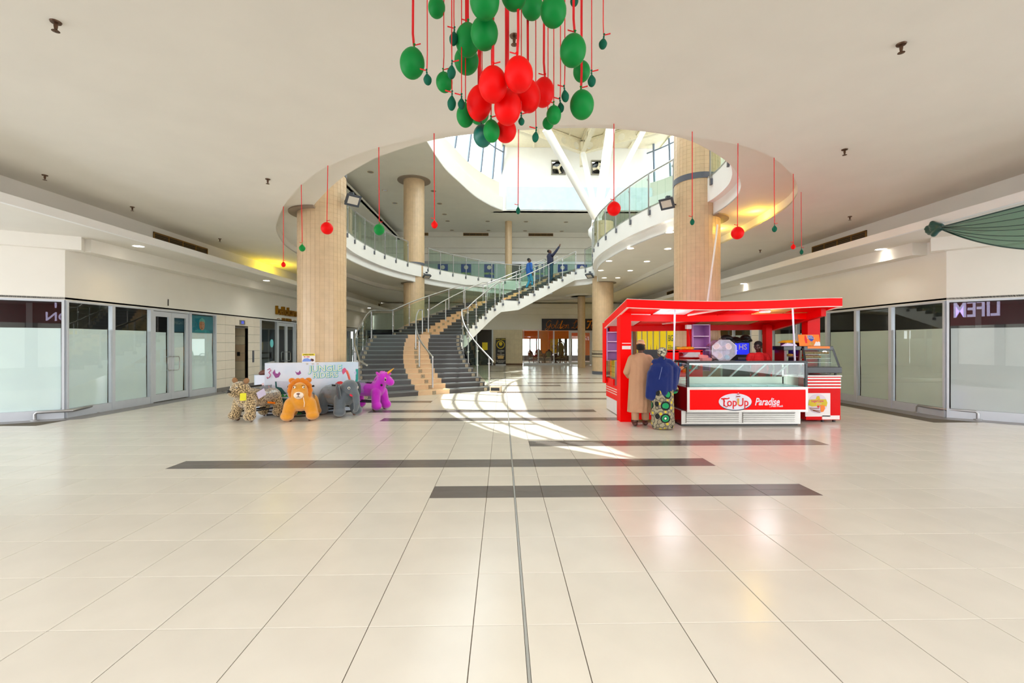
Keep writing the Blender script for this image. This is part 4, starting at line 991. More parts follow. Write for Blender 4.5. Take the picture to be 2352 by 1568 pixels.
# right side fronts
yr = [RC[1]]+[YW(u, 1) for u in (2048, 1968, 1901, 1832, 1775, 1745)]
M_rpaper = mat('pale_green_window_paper', (222, 232, 224), .6, noise=.03, ns=2, bump=.25, bs=3.)
for i in range(6): window(F_right(yr[i+1]), yr[i+1]-yr[i], seed=60+i, papermat=M_rpaper)
yp = YW(1727, 1); rp = struct_empty('trim_5', (WX, yr[6], 0))
MB().box(WX-.0, WX+.12, yr[6], yp, 0, ZH).build('pilaster', M_grout, rp)
for j in range(8): MB().box(WX-.02, WX, yr[6]+.005, yp-.005, .32*j+.004, .32*(j+1)-.004).build('wall_tile', M_lt, rp)
y = yp; k = 0
while y < 22.4: window(F_right(y+1.4), 1.4, seed=80+k, papermat=M_rpaper); y += 1.4; k += 1
# yellow printed shop on the right, seen through the kiosk
M_yv = mat('yellow_vinyl_glow', (240, 208, 16), .6, noise=.02, emit=(240, 206, 20), es=.5)  # glow put into the vinyl to brighten it, no lamp behind
words = {2: ('BIG', (20, 130, 60)), 3: ('Ribs', (20, 130, 60))}
for i in range(8):
    ya = y+1.2*i; WN[0] += 1; o = struct_empty('window_%d' % WN[0], (WX, ya, 0)); f = F_right(ya+1.2)
    bars(f, 1.2, 2.56, .12).build('frame', M_alu, o)
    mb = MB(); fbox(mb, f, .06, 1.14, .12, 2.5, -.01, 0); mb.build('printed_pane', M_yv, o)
    g = lambda x, yy, h=0, f=f: f(x, yy, h)
    if i in (2, 3):
        mb = MB(); fr = frame_of(f(.6, 1.75 if i == 2 else 1.3, .001), (0, -1, 0), Zv)
        mb.text('BIG', frame_of(f(.6, 1.9, .001), (0, -1, 0), Zv), .5, .004, bold=.02); mb.text('Ribs', frame_of(f(.6, 1.35, .001), (0, -1, 0), Zv), .45, .004, bold=.01)
        if i == 2: mb.build('lettering', mat('green_print', (20, 130, 70), .5), o)
    if i in (0, 4, 5): MB().plate([(.5, .9), (.56, 1.3), (.6, 1.55), (.66, 1.3), (.72, .9)], g, .004).build('printed_bottle', mat('grey_violet_print', (120, 96, 120), .5), o)
    if i in (1, 6): MB().plate([(.3, .8), (.45, 1.4), (.5, 1.1), (.6, 1.75), (.7, 1.15), (.8, 1.5), (.9, .8)], g, .004).build('printed_flames', M_orange, o)
    if i == 7: MB().plate([(.2, .6), (.3, 1.2), (.6, 1.5), (.9, 1.0), (.8, .6)], g, .004).build('printed_shape', M_blue, o)
# ================================================================= furniture shop at the rear
gy = YB
gl = [xs(1202.5), xs(1237), xs(1273), xs(1309)]
for a, b in zip(gl, gl[1:]): window(frame_of((a, gy, 0), (1, 0, 0), Zv), b-a, 2.6, paper=0, pane=M_glass, kick=.16)
door(frame_of((gl[3], gy, 0), (1, 0, 0), Zv), 1.7, 2.6, paper=0)
x = gl[3]+1.7
while x < 9.5: window(frame_of((x, gy, 0), (1, 0, 0), Zv), min(1.5, 9.6-x), 2.6, paper=0, pane=M_glass, kick=.16); x += 1.5
sh = struct_empty('wall_shop', (5, 38, 0))
M_or = mat('ochre_paint', (206, 128, 36), .7)
MB().box(.9, 9.8, gy+.2, 42.2, -.1, -.002).build('shop_floor', M_tile, sh)
MB().box(.9, 9.8, gy+.2, 42.2, 2.75, 2.8).build('shop_ceiling', M_or, sh)
MB().box(.9, 9.8, 42.0, 42.2, 2.02, 2.8).build('shop_lintel', M_or, sh)
MB().box(.8, .9, gy+.2, 42.2, 0, 2.8).build('shop_side', M_or, sh); MB().box(9.8, 9.9, gy+.2, 42.2, 0, 2.8).build('shop_side', M_or, sh)
MB().box(.9, 9.8, 42.0, 42.2, 0, .5).build('shop_sill', M_darkroom, sh)
for u, wd_ in ((1218, .05), (1233, .05), (1256, .55), (1287, .12), (1301, .12), (1314, .08), (1349, .3)):
    xx = P(u, 780, 41.8).x; MB().box(xx-wd_, xx+wd_, 42.0, 42.15, .5, 2.05).build('rear_mullion', M_or if wd_ > .2 else M_black, sh)
# sign board
zs0, zs1 = zb_(758.5), zb_(731.5)
GLY = {'G': ([[(.62, .78), (.45, .95), (.2, .8), (.08, .45), (.25, .18), (.5, .3), (.62, .6), (.6, .25), (.45, -.15), (.2, -.25), (.08, -.12), (.3, .05), (.68, .28)]], .72), 'o': ([[(.25, .46), (.08, .35), (.06, .12), (.2, .0), (.36, .1), (.4, .32), (.25, .46), (.42, .38), (.5, .36)]], .46), 'l': ([[(.0, .12), (.2, .55), (.26, .88), (.18, .95), (.12, .7), (.12, .15), (.2, .0), (.36, .12)]], .32),
 'd': ([[(.36, .4), (.2, .46), (.06, .28), (.08, .06), (.2, .0), (.34, .16), (.42, .6), (.46, .95)], [(.46, .95), (.38, .4), (.38, .08), (.46, .0), (.58, .12)]], .54), 'e': ([[(.0, .14), (.2, .2), (.34, .34), (.26, .46), (.12, .38), (.08, .14), (.2, .0), (.36, .06), (.46, .16)]], .42), 'n': ([[(.0, .3), (.1, .45), (.1, .0), (.16, .3), (.3, .46), (.38, .36), (.36, .1), (.44, .0), (.54, .14)]], .5),
 'L': ([[(.1, .6), (.3, .7), (.52, .85), (.46, .97), (.34, .9), (.3, .55), (.24, .2), (.1, .02), (.02, .08), (.14, .12), (.4, .0), (.66, .1)]], .6), 'F': ([[(.1, .75), (.06, .9), (.3, .86), (.7, .95)], [(.42, .86), (.36, .4), (.24, .05), (.08, .05)], [(.22, .48), (.52, .52)]], .6), 'u': ([[(.0, .3), (.08, .45), (.06, .15), (.16, .0), (.32, .16), (.38, .45), (.34, .1), (.42, .0), (.52, .12)]], .48), 'r': ([[(.0, .3), (.08, .46), (.12, .4), (.28, .46), (.22, .15), (.28, .0), (.4, .12)]], .38), 'i': ([[(.0, .2), (.1, .45), (.08, .1), (.14, .0), (.26, .12)], [(.13, .62), (.15, .66)]], .26), ' ': ([], .3)}
def script(fr_, txt, sz, r=.055):
    mb = MB(); x0 = .12
    for ch in txt:
        st_, adv = GLY[ch]
        for s_ in st_:
            q = spline([(x, y, 0) for x, y in s_], 4) if len(s_) > 2 else [V_((x, y, 0)) for x, y in s_]
            mb.tube([fr_(x0+p.x*sz*1.0+p.y*.22*sz, (p.y-.42)*sz, .012) for p in q], r*sz*1.25, 6, flat=.35)
        x0 += adv*sz
    return mb
V_ = Vector
t = thing('shop_sign', 'dark sign board with orange script lettering above the furniture shop', 'sign', (xs(1300), gy, (zs0+zs1)/2))
MB().box(xs(1245), xs(1408), gy-.1, gy, zs0, zs1).build('board', mat('sign_navy', (30, 26, 40), .4), t)
fs = frame_of((xs(1248), gy-.101, (zs0+zs1)/2-.02), (1, 0, 0), Zv)
script(fs, 'Golden Leo Furni', .60).build('lettering', mat('sign_orange', (236, 140, 16), .5), t)
# roll-up banner
b = P(1150, 838.5, 33.0); b.z = 0; bw = .36
t = thing('banner_stand', 'black roll-up banner with gold lion ring emblem beside the furniture shop', 'banner', b)
fb = frame_of((b.x, b.y, 0), (1, 0, 0), Zv)
mb = MB(); fbox(mb, fb, -bw-.02, bw+.02, 0, .1, -.1, .1); mb.build('base', M_steel2, t, bevel=.015)
mb = MB(); fbox(mb, fb, -bw, bw, .1, 2.0, -.004, .004); sheet = mb.build('sheet', mat('banner_black', (26, 25, 30), .5), t)
M_by = mat('banner_yellow', (216, 188, 36), .5); M_bw = mat('banner_white', (220, 216, 205), .5)
up_ = lambda y0: frame_of(fb(0, y0, .005), (1, 0, 0), Zv)
MB().text('NOW OPEN', up_(1.9), .13, .002, bold=.01).build('lettering', M_by, sheet)
mb = MB(); R0 = circle(.3, 28, 0, 1.52); R1 = circle(.245, 28, 0, 1.52); mb.add([fb(x, y, .006) for x, y in R0]+[fb(x, y, .006) for x, y in R1], [(k, (k+1) % 28, 28+(k+1) % 28, 28+k) for k in range(28)])
mb.plate([(-.13, 1.62), (-.09, 1.7), (0, 1.72), (.09, 1.7), (.13, 1.62), (.1, 1.5), (.04, 1.44), (-.04, 1.44), (-.1, 1.5)], lambda x, y, h=0: fb(x, y, .005+h), .003); mb.build('emblem', M_by, sheet)
mb = MB()
for st_, yy, sz in (('Golden', 1.07, .2), ('Leo', .93, .12), ('Furniture', .8, .17)): mb.text(st_, up_(yy), sz, .002, shear=.35, sx=.8)
mb.build('script_lettering', M_bw, sheet)
mb = MB()
for st_, yy in (('SHOP NO GROUND', .37), ('AND SHOPS MALL', .29), ('FURNITURE', .21)): mb.text(st_, up_(yy), .075, .002, bold=.008)
mb.build('small_lettering', M_bw, sheet)
MB().plate([(-.2, .5), (-.22, .66), (-.26, .66), (-.26, .7), (-.15, .72), (0, .74), (.15, .72), (.26, .7), (.26, .66), (.22, .66), (.2, .5)], lambda x, y, h=0: fb(x, y, .005+h), .003).build('printed_sofa', mat('sofa_tan', (206, 170, 110), .5), sheet)
# furniture inside
M_wood = mat('carved_mahogany', (84, 36, 28), .35, noise=.1); M_cush = mat('olive_cushion', (150, 140, 104), .8); M_seatc = mat('cream_seat', (206, 190, 140), .8)
def chair(label, x, y, rz, s=1., tall=0.):
    t = thing('carved_chair', label, 'chair', (x, y, 0), rz)
    B_ = lambda m, n_, M_, **k: m.build(n_, M_, t, local=True, **k)
    for sx, sy in ((-1, -1), (1, -1), (1, 1), (-1, 1)):
        B_(MB().tube([(sx*.25*s, sy*.24*s, .42*s), (sx*.27*s, sy*.27*s, .25*s), (sx*.24*s, sy*.25*s, .1*s), (sx*.28*s, sy*.29*s, 0)], [.035*s, .03*s, .02*s, .03*s], 8), 'leg', M_wood, smooth=50)
    B_(MB().box(-.29*s, .29*s, -.28*s, .28*s, .38*s, .44*s), 'seat_frame', M_wood, bevel=.01)
    B_(MB().ell((0, 0, .47*s), (.26*s, .26*s, .06*s)), 'seat', M_seatc, smooth=60)
    hb = 1.05*s+tall
    B_(MB().tube([(-.25*s, .28*s, .42*s), (-.29*s, .32*s, .7*s), (-.22*s, .36*s, hb-.1), (0, .38*s, hb), (.22*s, .36*s, hb-.1), (.29*s, .32*s, .7*s), (.25*s, .28*s, .42*s)], .04*s, 8), 'back_frame', M_wood, smooth=50)
    B_(MB().ell((0, .33*s, .5*(hb+.5*s)), (.22*s, .04*s, .45*(hb-.5*s))), 'backrest', M_cush, smooth=60)
    for sx in (-1, 1): B_(MB().tube([(sx*.28*s, .3*s, .66*s), (sx*.33*s, 0, .68*s), (sx*.31*s, -.2*s, .64*s), (sx*.27*s, -.24*s, .44*s)], .028*s, 8), 'armrest', M_wood, smooth=50)
    B_(MB().ell((0, .38*s, hb+.03), (.1*s, .03*s, .06*s)), 'crest', M_wood, smooth=50)
    return t
for u, d, rz, lb, s, tl in ((1226, 35.6, 2.2, 'carved armchair at the left end of the furniture shop window', 1.0, 0), (1241, 36.6, .3, 'carved armchair facing out just behind the first window mullion', 1.05, 0),
                       (1258, 36.2, 3.3, 'olive backed armchair turned away from the furniture shop window', 1.0, 0), (1283, 35.4, -2.0, 'armchair turned sideways beside the tall throne in the furniture shop', 1.0, 0), (1291, 37.2, .1, 'tall throne chair with pointed crest behind the furniture shop window', 1.15, .55)):
    p = P(u, 700, d); chair(lb, p.x, p.y, rz, s, tl)
p = P(1257, 700, 37.5); t = thing('dining_table', 'dark dining table among the carved chairs in the furniture shop', 'table', (p.x, p.y, 0))
MB().box(p.x-.9, p.x+.9, p.y-.5, p.y+.5, .72, .78).build('table_top', M_wood, t, bevel=.01)
for a in (-.7, .7): MB().lathe([(.2, 0), (.08, .1), (.06, .4), (.14, .6), (.1, .72)], 12, (p.x+a, p.y, 0)).build('pedestal', M_wood, t, smooth=50)
p = P(1273, 700, 39.5); t = thing('banner_stand', 'yellow hanging banner with ring emblem inside the furniture shop', 'banner', (p.x, p.y, 0))
fb2 = frame_of((p.x, p.y, 0), (1, 0, 0), Zv); mb = MB(); fbox(mb, fb2, -.36, .36, .75, 2.0, -.004, .004); sheet = mb.build('sheet', M_yel, t)
MB().tube([fb2(0, 0, .02), fb2(0, 2.0, .02)], .015, 6).build('pole', M_steel2, t); MB().lathe([(.25, 0), (.25, .03)], 16, (p.x, p.y, 0)).build('base', M_black, t)
mb = MB(); R0 = circle(.2, 24, 0, 1.3); R1 = circle(.15, 24, 0, 1.3); mb.add([fb2(x, y, .008) for x, y in R0]+[fb2(x, y, .008) for x, y in R1], [(k, (k+1) % 24, 24+(k+1) % 24, 24+k) for k in range(24)]); mb.build('emblem', M_wood, sheet)
# upper shop front with event posters
uy = 36.38
uf = struct_empty('window_upper', (0, uy, ZF))
for i in range(11):
    xa = -9+2.1*i; MB().box(xa-.05, xa+.05, uy-.05, uy+.05, ZF, ZF+2.4).build('mullion', M_alu, uf)
    mb = MB(); mb.box(xa+.05, xa+2.05, uy, uy+.01, ZF, ZF+2.25); mb.build('frosted_pane', mat('frosted_pane', (176, 196, 192), .3), uf)
MB().box(-9.6, 14.4, uy-.06, uy+.05, ZF+2.2, ZF+2.4).build('transom', M_steel2, uf)
a, b = P(1176, 640, 36.3).x, P(1197, 640, 36.3).x; MB().box(a, b, uy-.03, uy, ZF, ZF+2.2).build('dark_opening', M_black, uf)
for j, (u, lb) in enumerate(((1017, 'leftmost blue event hall poster on the upper shop front'), (1070.5, 'blue event hall poster second from left on the upper shop front'), (1123.5, 'blue event hall poster just left of the upper floor column'), (1241, 'blue event hall poster between the two men on the stairs'), (1293, 'blue event hall poster right of the man with raised arm'), (1338, 'rightmost blue event hall poster near the far right column'))):
    p = P(u, 640, 36.2); t = thing('event_poster', lb, 'poster', (p.x, uy-.05, ZF+1.42), group='blue posters on the upper shop front'); f = frame_of((p.x, uy-.052, ZF+1.42), (1, 0, 0), Zv)
    mb = MB(); fbox(mb, f, -.4, .4, -.85, .75, 0, .004); mb.build('sheet', M_blue, t)
    mb = MB(); fbox(mb, f, -.4, .4, -.85, -.3, .004, .006); mb.build('lower_band', mat('azure_print', (40, 110, 170), .5), t)
    MB().plate(circle(.17, 18, 0, .5), lambda x, y, h=0, f=f: f(x, y, .005+h), .002).build('roundel', M_bw, t)
    MB().text('EVENT HALL', frame_of(f(0, .0, .007), (1, 0, 0), Zv), .22, .002, bold=.02, sx=.62).build('lettering', mat('lime_print', (196, 226, 30), .5), t)
    mb = MB(); fbox(mb, f, -.2, .2, -.62, -.42, .007, .008); mb.build('small_panel', mat('dark_print', (34, 36, 60), .5), t)
# ================================================================= reflected signs over the entrance, behind the viewer
M_letter = emis('white_sign_letters', (226, 214, 255), 2.4)
t = thing('illuminated_sign', 'white illuminated capitals on the dark red band over the entrance', 'sign', (-10.5, -19.9, 4.15))
fr = frame_of((-10.5, -19.94, 4.2), (-1, 0, 0), Zv)
MB().text('LIFEM', fr, 1.75, .06, bold=.012, sx=.72).build('lettering', M_letter, t)
t = thing('illuminated_sign', 'white illuminated two line sign at the middle of the entrance band', 'sign', (-1.4, -19.9, 3.9))
fr = frame_of((-1.85, -19.94, 3.86), (-1, 0, 0), Zv)
MB().text('ECT', lambda x, y, h=0: fr(x+.2, y+.5, h), .85, .05, bold=.01, align='RIGHT').build('lettering', M_letter, t)
MB().text('ATION', lambda x, y, h=0: fr(x+.5, y-.42, h), .85, .05, bold=.01, align='RIGHT').build('lettering', M_letter, t)
# ================================================================= ceiling fittings
spr = None
for u, v, lb in ((128, 50, 'nearest sprinkler head, in the upper left corner of the low ceiling'), (103, 402, 'sprinkler head on low ceiling nearest the left edge, above the glass corner'), (304, 475, 'sprinkler head on low ceiling just left of the long bronze grille'), (615, 411, 'sprinkler head on low ceiling left of the round opening'), (505, 548, 'sprinkler head on low ceiling right of the left bronze grille'), (2070, 101, 'nearest sprinkler head, in the upper right part of the low ceiling'), (1940, 343, 'sprinkler head on low ceiling right of the round opening, above the drape level'), (1952, 497, 'sprinkler head on low ceiling just above the right bronze grille'), (1746, 574, 'sprinkler head on low ceiling above the kiosk, below the glowing cove'), (1181, 82, 'sprinkler head half hidden among the balloon ribbons')):
    p = AZ(u, v, ZC)
    if spr is None:
        spr = thing('sprinkler', lb, 'sprinkler', p, group='sprinkler heads on the low ceiling')
        M_br = mat('aged_brass', (96, 70, 52), .4, metal=.6)
        SPM = []
        for nm, pr in (('rosette', [(.045, 0), (.04, -.012), (.015, -.014)]), ('body', [(.014, -.01), (.016, -.04), (.012, -.07)]), ('deflector', [(.03, -.085), (.032, -.088), (.004, -.092), (.004, -.07)])):
            o = MB().lathe(pr, 14).build(nm, M_br, spr, smooth=40, local=True); SPM.append((nm, o.data))
    else:
        t = thing('sprinkler', lb, 'sprinkler', p, group=spr['group'])
        for nm, me in SPM: copy_mesh_obj(nm, me, t, (0, 0, 0))
DLM = []
def downlight(p, label, r=.11, group=None, lit=True):
    t = thing('downlight', label, 'downlight', p, group=group)
    key = (r, lit)
    MB().lathe([(r*1.28, 0), (r*1.25, -.008), (r, -.006), (r, .0)], 20, caps=False).build('trim_ring', M_white if lit else M_mgrout, t, smooth=40, local=True)
    MB().lathe([(0.001, -.004), (r, -.004)], 20, caps=False).build('lens', M_lampwarm if lit else mat('unlit_lens', (120, 112, 98), .3), t, local=True)
    return t
for u, v, lb in ((318, 565, 'nearest lit downlight in the left bulkhead above the papered shop'), (612, 644, 'lit downlight in the left bulkhead near the gold lettering'), (2023, 572, 'nearest lit downlight in the right bulkhead above the papered shop'), (1708, 651, 'lit downlight in the right bulkhead above the kiosk roof'), (848, 707, 'far lit downlight in the left bulkhead beyond the column')):
    p = AZ(u, v, 3.93); downlight(p, lb)
    warm = (1, .72, .3) if u == 318 else (1, .94, .82)
    lamp('downlight_beam', 'SPOT', p+Vector((0, 0, -.02)), 30, warm, spot=2.2, blend=1, size=.1)
for (u, v), lb in zip(((1538, 533), (1448, 570), (1534, 571), (1399, 599), (1486, 600), (1380, 620.7), (1447.6, 621), (1388, 637.7), (1419, 637.7)), ('nearest, beside the mosaic column', 'second on the outer row', 'second nearest beside the mosaic column', 'third on the edge row', 'third on the inner row', 'fourth on the edge row', 'fourth on the inner row', 'farthest on the edge row', 'farthest on the inner row')):
    p = AZ(u, v, ZS-.003); downlight(p, 'lit downlight under the right balcony, '+lb, group='downlights under the right balcony')
    lamp('downlight_beam', 'SPOT', p+Vector((0, 0, -.02)), 26, (1, .94, .82), spot=2.5, size=.06)
for q_, (u, v) in enumerate(((851, 395), (884, 437), (907, 466.4), (995.5, 438.6), (1009.6, 467.6), (1021, 492), (1028, 507.5), (1038, 528.6), (1120, 508), (1122, 529), (1208, 509), (1206, 530), (1300, 510), (1290, 531))):
    p = AZ(u, v, ZU-.003); downlight(p, 'unlit downlight in upper ceiling, '+('nearest left of the tall column', 'second left of the tall column', 'third left of the tall column', 'nearest right of the tall column', 'second right of the tall column', 'third right of the tall column', 'fourth right of the tall column', 'fifth right of the tall column', 'front row left of the slim column', 'rear row left of the slim column', 'front row right of the slim column', 'rear row right of the slim column', 'front row far right', 'rear row far right')[q_], .13, 'unlit downlights on the upper ceiling', False)
# air grilles
M_gr = mat('bronze_grille', (150, 112, 56), .45, metal=.3); M_grd = mat('grille_dark', (54, 42, 28), .7)
def grille(label, f, w, h, n=4):
    t = thing('air_grille', label, 'grille', f(w/2, h/2, 0))
    mb = MB(); fbox(mb, f, 0, w, 0, h, 0, .006); mb.build('backing', M_grd, t)
    mb = MB()
    for a, b, c, d in ((0, w, 0, .025), (0, w, h-.025, h), (0, .025, 0, h), (w-.025, w, 0, h)): fbox(mb, f, a, b, c, d, 0, .03)
    mb.build('frame', M_gr, t)
    for i in range(1, n): mb = MB(); fbox(mb, f, w*i/n-.01, w*i/n+.01, .02, h-.02, 0, .028); mb.build('divider', M_gr, t)
    for j in range(1, 6): mb = MB(); z = h*j/6; fbox(mb, f, .02, w-.02, z-.006, z+.006, .006, .02); mb.build('slat', mat('grille_slat', (120, 92, 50), .5), t)
ya, yb = YW(351, -1, 9.01), YW(475, -1, 9.01); grille('bronze air grille high on the left, above the papered shop doors', frame_of((-9.005, ya, 4.2), (0, 1, 0), Zv), yb-ya, .26)
ya, yb = YW(1992, 1, 9.01), YW(1867, 1, 9.01); grille('bronze air grille high on the right, above the papered windows', frame_of((9.005, yb, 4.2), (0, -1, 0), Zv), yb-ya, .26)
ya, yb = YW(869, -1, 9.01), YW(889, -1, 9.01); grille('small bronze air grille far left, seen beyond the mosaic column', frame_of((-9.005, ya, 4.2), (0, 1, 0), Zv), yb-ya, .26, 2)
for u0, u1, lb in ((1064, 1122, 'left air grille in the cornice at the rear of the upper floor'), (1214, 1271, 'right air grille in the cornice at the rear of the upper floor'), (975, 984, 'short air grille in the upper cornice beside the tall column')):
    a, b = P(u0, 545, 35.5).x, P(u1, 545, 35.5).x; grille(lb, frame_of((a, 35.58, 10.0), (1, 0, 0), Zv), b-a, .22)
ya, yb = YW(1540, 1, 9.01), YW(1532, 1, 9.01)
ya, yb = YW(1551, 1, 9.01), YW(1533, 1, 9.01); grille('bronze air grille on the right, just left of the kiosk column', frame_of((9.005, yb, 4.2), (0, -1, 0), Zv), yb-ya, .26, 2)
# coloured lamps in the light trough and in the ring recess
lamp('trough_lamp', 'POINT', (-8.62, YW(632, -1, 8.62), 4.14), 22, (1, .78, .02), size=.05)
lamp('ring_lamp', 'POINT', (6.0, 10.9, 4.66), 16, (1, .62, .05), size=.05)
lamp('ring_lamp', 'POINT', (5.9, 12.6, 4.66), 14, (1, .66, .08), size=.05)
# floodlights on the columns
M_fl = mat('floodlight_grey', (62, 70, 82), .45)
def flood(label, c, aim, col, s=1.):
    t = thing('floodlight', label, 'floodlight', c); d = (Vector(aim)-Vector(c)).normalized(); r = d.cross(Zv).normalized(); u_ = r.cross(d)
    MB().tube([col, c], .018, 8).build('bracket', M_fl, t)
    f = lambda x, y, h=0: Vector(c)+r*x*s+u_*y*s+d*h*s
    MB().hexa([f(-.15, -.11, -.02), f(.15, -.11, -.02), f(.15, .11, -.02), f(-.15, .11, -.02), f(-.19, -.15, .09), f(.19, -.15, .09), f(.19, .15, .09), f(-.19, .15, .09)]).build('housing', M_fl, t, bevel=.015)
    MB().hexa([f(-.13, -.09, .088), f(.13, -.09, .088), f(.13, .09, .088), f(-.13, .09, .088), f(-.13, -.09, .096), f(.13, -.09, .096), f(.13, .09, .096), f(-.13, .09, .096)]).build('lens', mat('flood_lens', (210, 206, 196), .15), t)
    MB().box(c[0]-.05*s, c[0]+.05*s, c[1]-.05*s, c[1]+.05*s, c[2]+.1*s, c[2]+.16*s).build('ballast', M_fl, t)
c = P(808, 457, 11.1); flood('grey floodlight on the right flank of the left mosaic column', c, c+Vector((.5, -.5, -.5)), P(792, 462, 11.2))
c = P(1534, 465, 11.6); flood('grey floodlight on the left flank of the kiosk mosaic column', c, c+Vector((-.5, -.5, -.5)), P(1552, 470, 11.8))
c = P(980, 632, 24.1); flood('floodlight on the tall beige column, pointing down beside the balcony', c, c+Vector((.2, -.3, -1)), P(973, 627, 24.2), 1.1)
c = P(1355, 631, 23.8); flood('floodlight on the far right column above the furniture shop sign', c, c+Vector((-.4, -.4, -.8)), P(1364, 626, 24), 1.1)
# low steel guard rails at the glass corners
def guard(label, pts):
    t = thing('guard_rail', label, 'rail', (pts[0].x, pts[0].y, 0))
    a, b, c = pts; up = lambda p, z=.17: Vector((p.x, p.y, z))
    MB().tube([up(a, 0), up(a, .13), up(a.lerp(b, .06)), up(b), up(b.lerp(c, .94)), up(c, .13), up(c, 0)], .03, 10).build('tube', M_steel2, t, smooth=60)
    for p in (a, c): MB().lathe([(.075, 0), (.075, .012), (.04, .02)], 16, (p.x, p.y, 0.0015)).build('base_plate', M_steel2, t)
guard('bent steel guard rail on floor at the left glass corner', [AZ(80, 965.5), AZ(166, 960.5), AZ(219, 947.5)])
guard('bent steel guard rail on floor at the right glass corner', [AZ(2107, 947), AZ(2163, 957), AZ(2246, 963.5)])
# sheer green drape
kn = P(2152, 524, 8.8); dr = thing('drape', 'sheer dark green drape knotted to the right bulkhead edge', 'drape', kn)
M_sheer = glass('sheer_green', (168, 200, 184), .0, .08, milk=.34, milkc=(20, 84, 70)); M_dg = mat('green_satin', (12, 72, 66), .4, sheen=.4)
kob = add_mesh('knot', ME_knot, M_dg, dr)
nx, ny = 40, 30; vs_ = []
for i in range(nx+1):
    t_ = i/nx; y = kn.y-.1-t_*3.4
    top = kn.z-.01*t_+.0; wdt = .04+.92*(1-(1-min(1, t_*1.25))**2.0)*(1-.12*t_)
    for j in range(ny+1):
        s_ = j/ny; fold = math.sin(s_*26+t_*1.5)*.035*(1-.3*t_)+math.sin(s_*60)*.01
        vs_.append((8.24+fold*.9+.02, y+.03*math.sin(s_*9), top-wdt*s_**1.15-.22*math.sin(PI*min(1, t_*.8))*s_*0+.01*fold))
mb = MB(); mb.add(vs_, [(i*(ny+1)+j, (i+1)*(ny+1)+j, (i+1)*(ny+1)+j+1, i*(ny+1)+j+1) for i in range(nx) for j in range(ny)]); mb.build('cloth', M_sheer, dr, smooth=80)
for s_ in (0, .18, .36, .5, .62, .74, .86, 1.0):
    pts = []
    for i in range(nx+1):
        j = int(s_*ny); pts.append(Vector(vs_[i*(ny+1)+j])+Vector((-.012, 0, 0)))
    MB().tube(pts, [.012+.01*(s_ in (0, 1.0))]*len(pts), 6, flat=.6).build('gathered_fold', M_dg, dr, smooth=70)
# loose cable end on the left wall
q = [P(398, 687, 12.9), P(403, 690, 12.9), P(404, 697, 12.9), P(400, 702, 12.9)]
tag(MB().tube([(-WX+.02, p.y, p.z) for p in q], .012, 6).build('cable', M_black), 'short loose cable hanging from the left wall above the papered doors', 'cable')
# ================================================================= snack kiosk
def xa_(u, d): return P(u, 800, d).x
ks = thing('kiosk', 'red snack kiosk with flat red canopy on posts and purple shelves', 'kiosk', (4.5, 10.4, 0))
FLt, FRt, BLt = P(1440, 687, 8.75), P(1935, 684.5, 8.9), P(1388, 738, 11.0)
BRt = FRt+(BLt-FLt)*Vector((.6, 1, .95))
NXR = 14
def roof(u_, v_, dz=0.):
    a = FLt.lerp(FRt, u_); b = BLt.lerp(BRt, u_); p = a.lerp(b, v_); p = p.copy(); p.z += dz-.055*math.sin(PI*min(1, u_*1.1))*(1-v_); return p
th = .155
def strip(v_, nm, m, off, z0, z1):
    mb = MB()
    for i in range(NXR):
        p, q = roof(i/NXR, v_, 0), roof((i+1)/NXR, v_, 0)
        mb.hexa([p+V((0, 0, z0)), q+V((0, 0, z0)), q+V((0, off, z0)), p+V((0, off, z0)), p+V((0, 0, z1)), q+V((0, 0, z1)), q+V((0, off, z1)), p+V((0, off, z1))])
    return mb.build(nm, m, ks)
strip(0, 'fascia_front', M_red, .04, -th, 0); strip(1, 'fascia_rear', M_dred, -.04, -th, 0)
M_trim = mat('white_edge_trim', (246, 214, 204), .4)
strip(0, 'edge_trim', M_trim, .02, -th-.014, -th); strip(0, 'edge_trim', M_trim, .03, 0, .01)
for u_, nm, of in ((0, 'fascia_left', .04), (1, 'fascia_right', -.04)):
    for z0, z1, m_, n_ in ((-th, 0, M_red, nm), (-th-.014, -th, M_trim, 'edge_trim'), (0, .012, M_trim, 'edge_trim')):
        p, q = roof(u_, 0), roof(u_, 1); mb = MB(); mb.hexa([p+V((0, 0, z0)), p+V((of, 0, z0)), q+V((of, 0, z0)), q+V((0, 0, z0)), p+V((0, 0, z1)), p+V((of, 0, z1)), q+V((of, 0, z1)), q+V((0, 0, z1))]); mb.build(n_, m_, ks)
mb = MB()
g = [[roof(i/NXR, j/4, -.01) for i in range(NXR+1)] for j in range(5)]
for j in range(4): mb.add(g[j]+g[j+1], [(i, i+1, NXR+2+i, NXR+1+i) for i in range(NXR)])
mb.build('roof_top', M_dred, ks)
M_ply = mat('plywood', (206, 150, 76), .5, noise=.15, ns=3)
cols_ = [[M_red, M_wlam, M_red, M_red, M_ply, M_red], [M_wlam, M_red, M_red, M_red, M_ply, M_ply], [M_wlam, M_red, M_red, M_ply, M_ply, M_red]]
for j in range(3):
    for i in range(6):
        a, b, c, d = (roof(i/6+.004, j/3+.01, -th+.03), roof((i+1)/6-.004, j/3+.01, -th+.03), roof((i+1)/6-.004, (j+1)/3-.01, -th+.03), roof(i/6+.004, (j+1)/3-.01, -th+.03))
        up = V((0, 0, .02)); MB().hexa([a, b, c, d, a+up, b+up, c+up, d+up]).build('canopy_panel', cols_[j][i], ks)
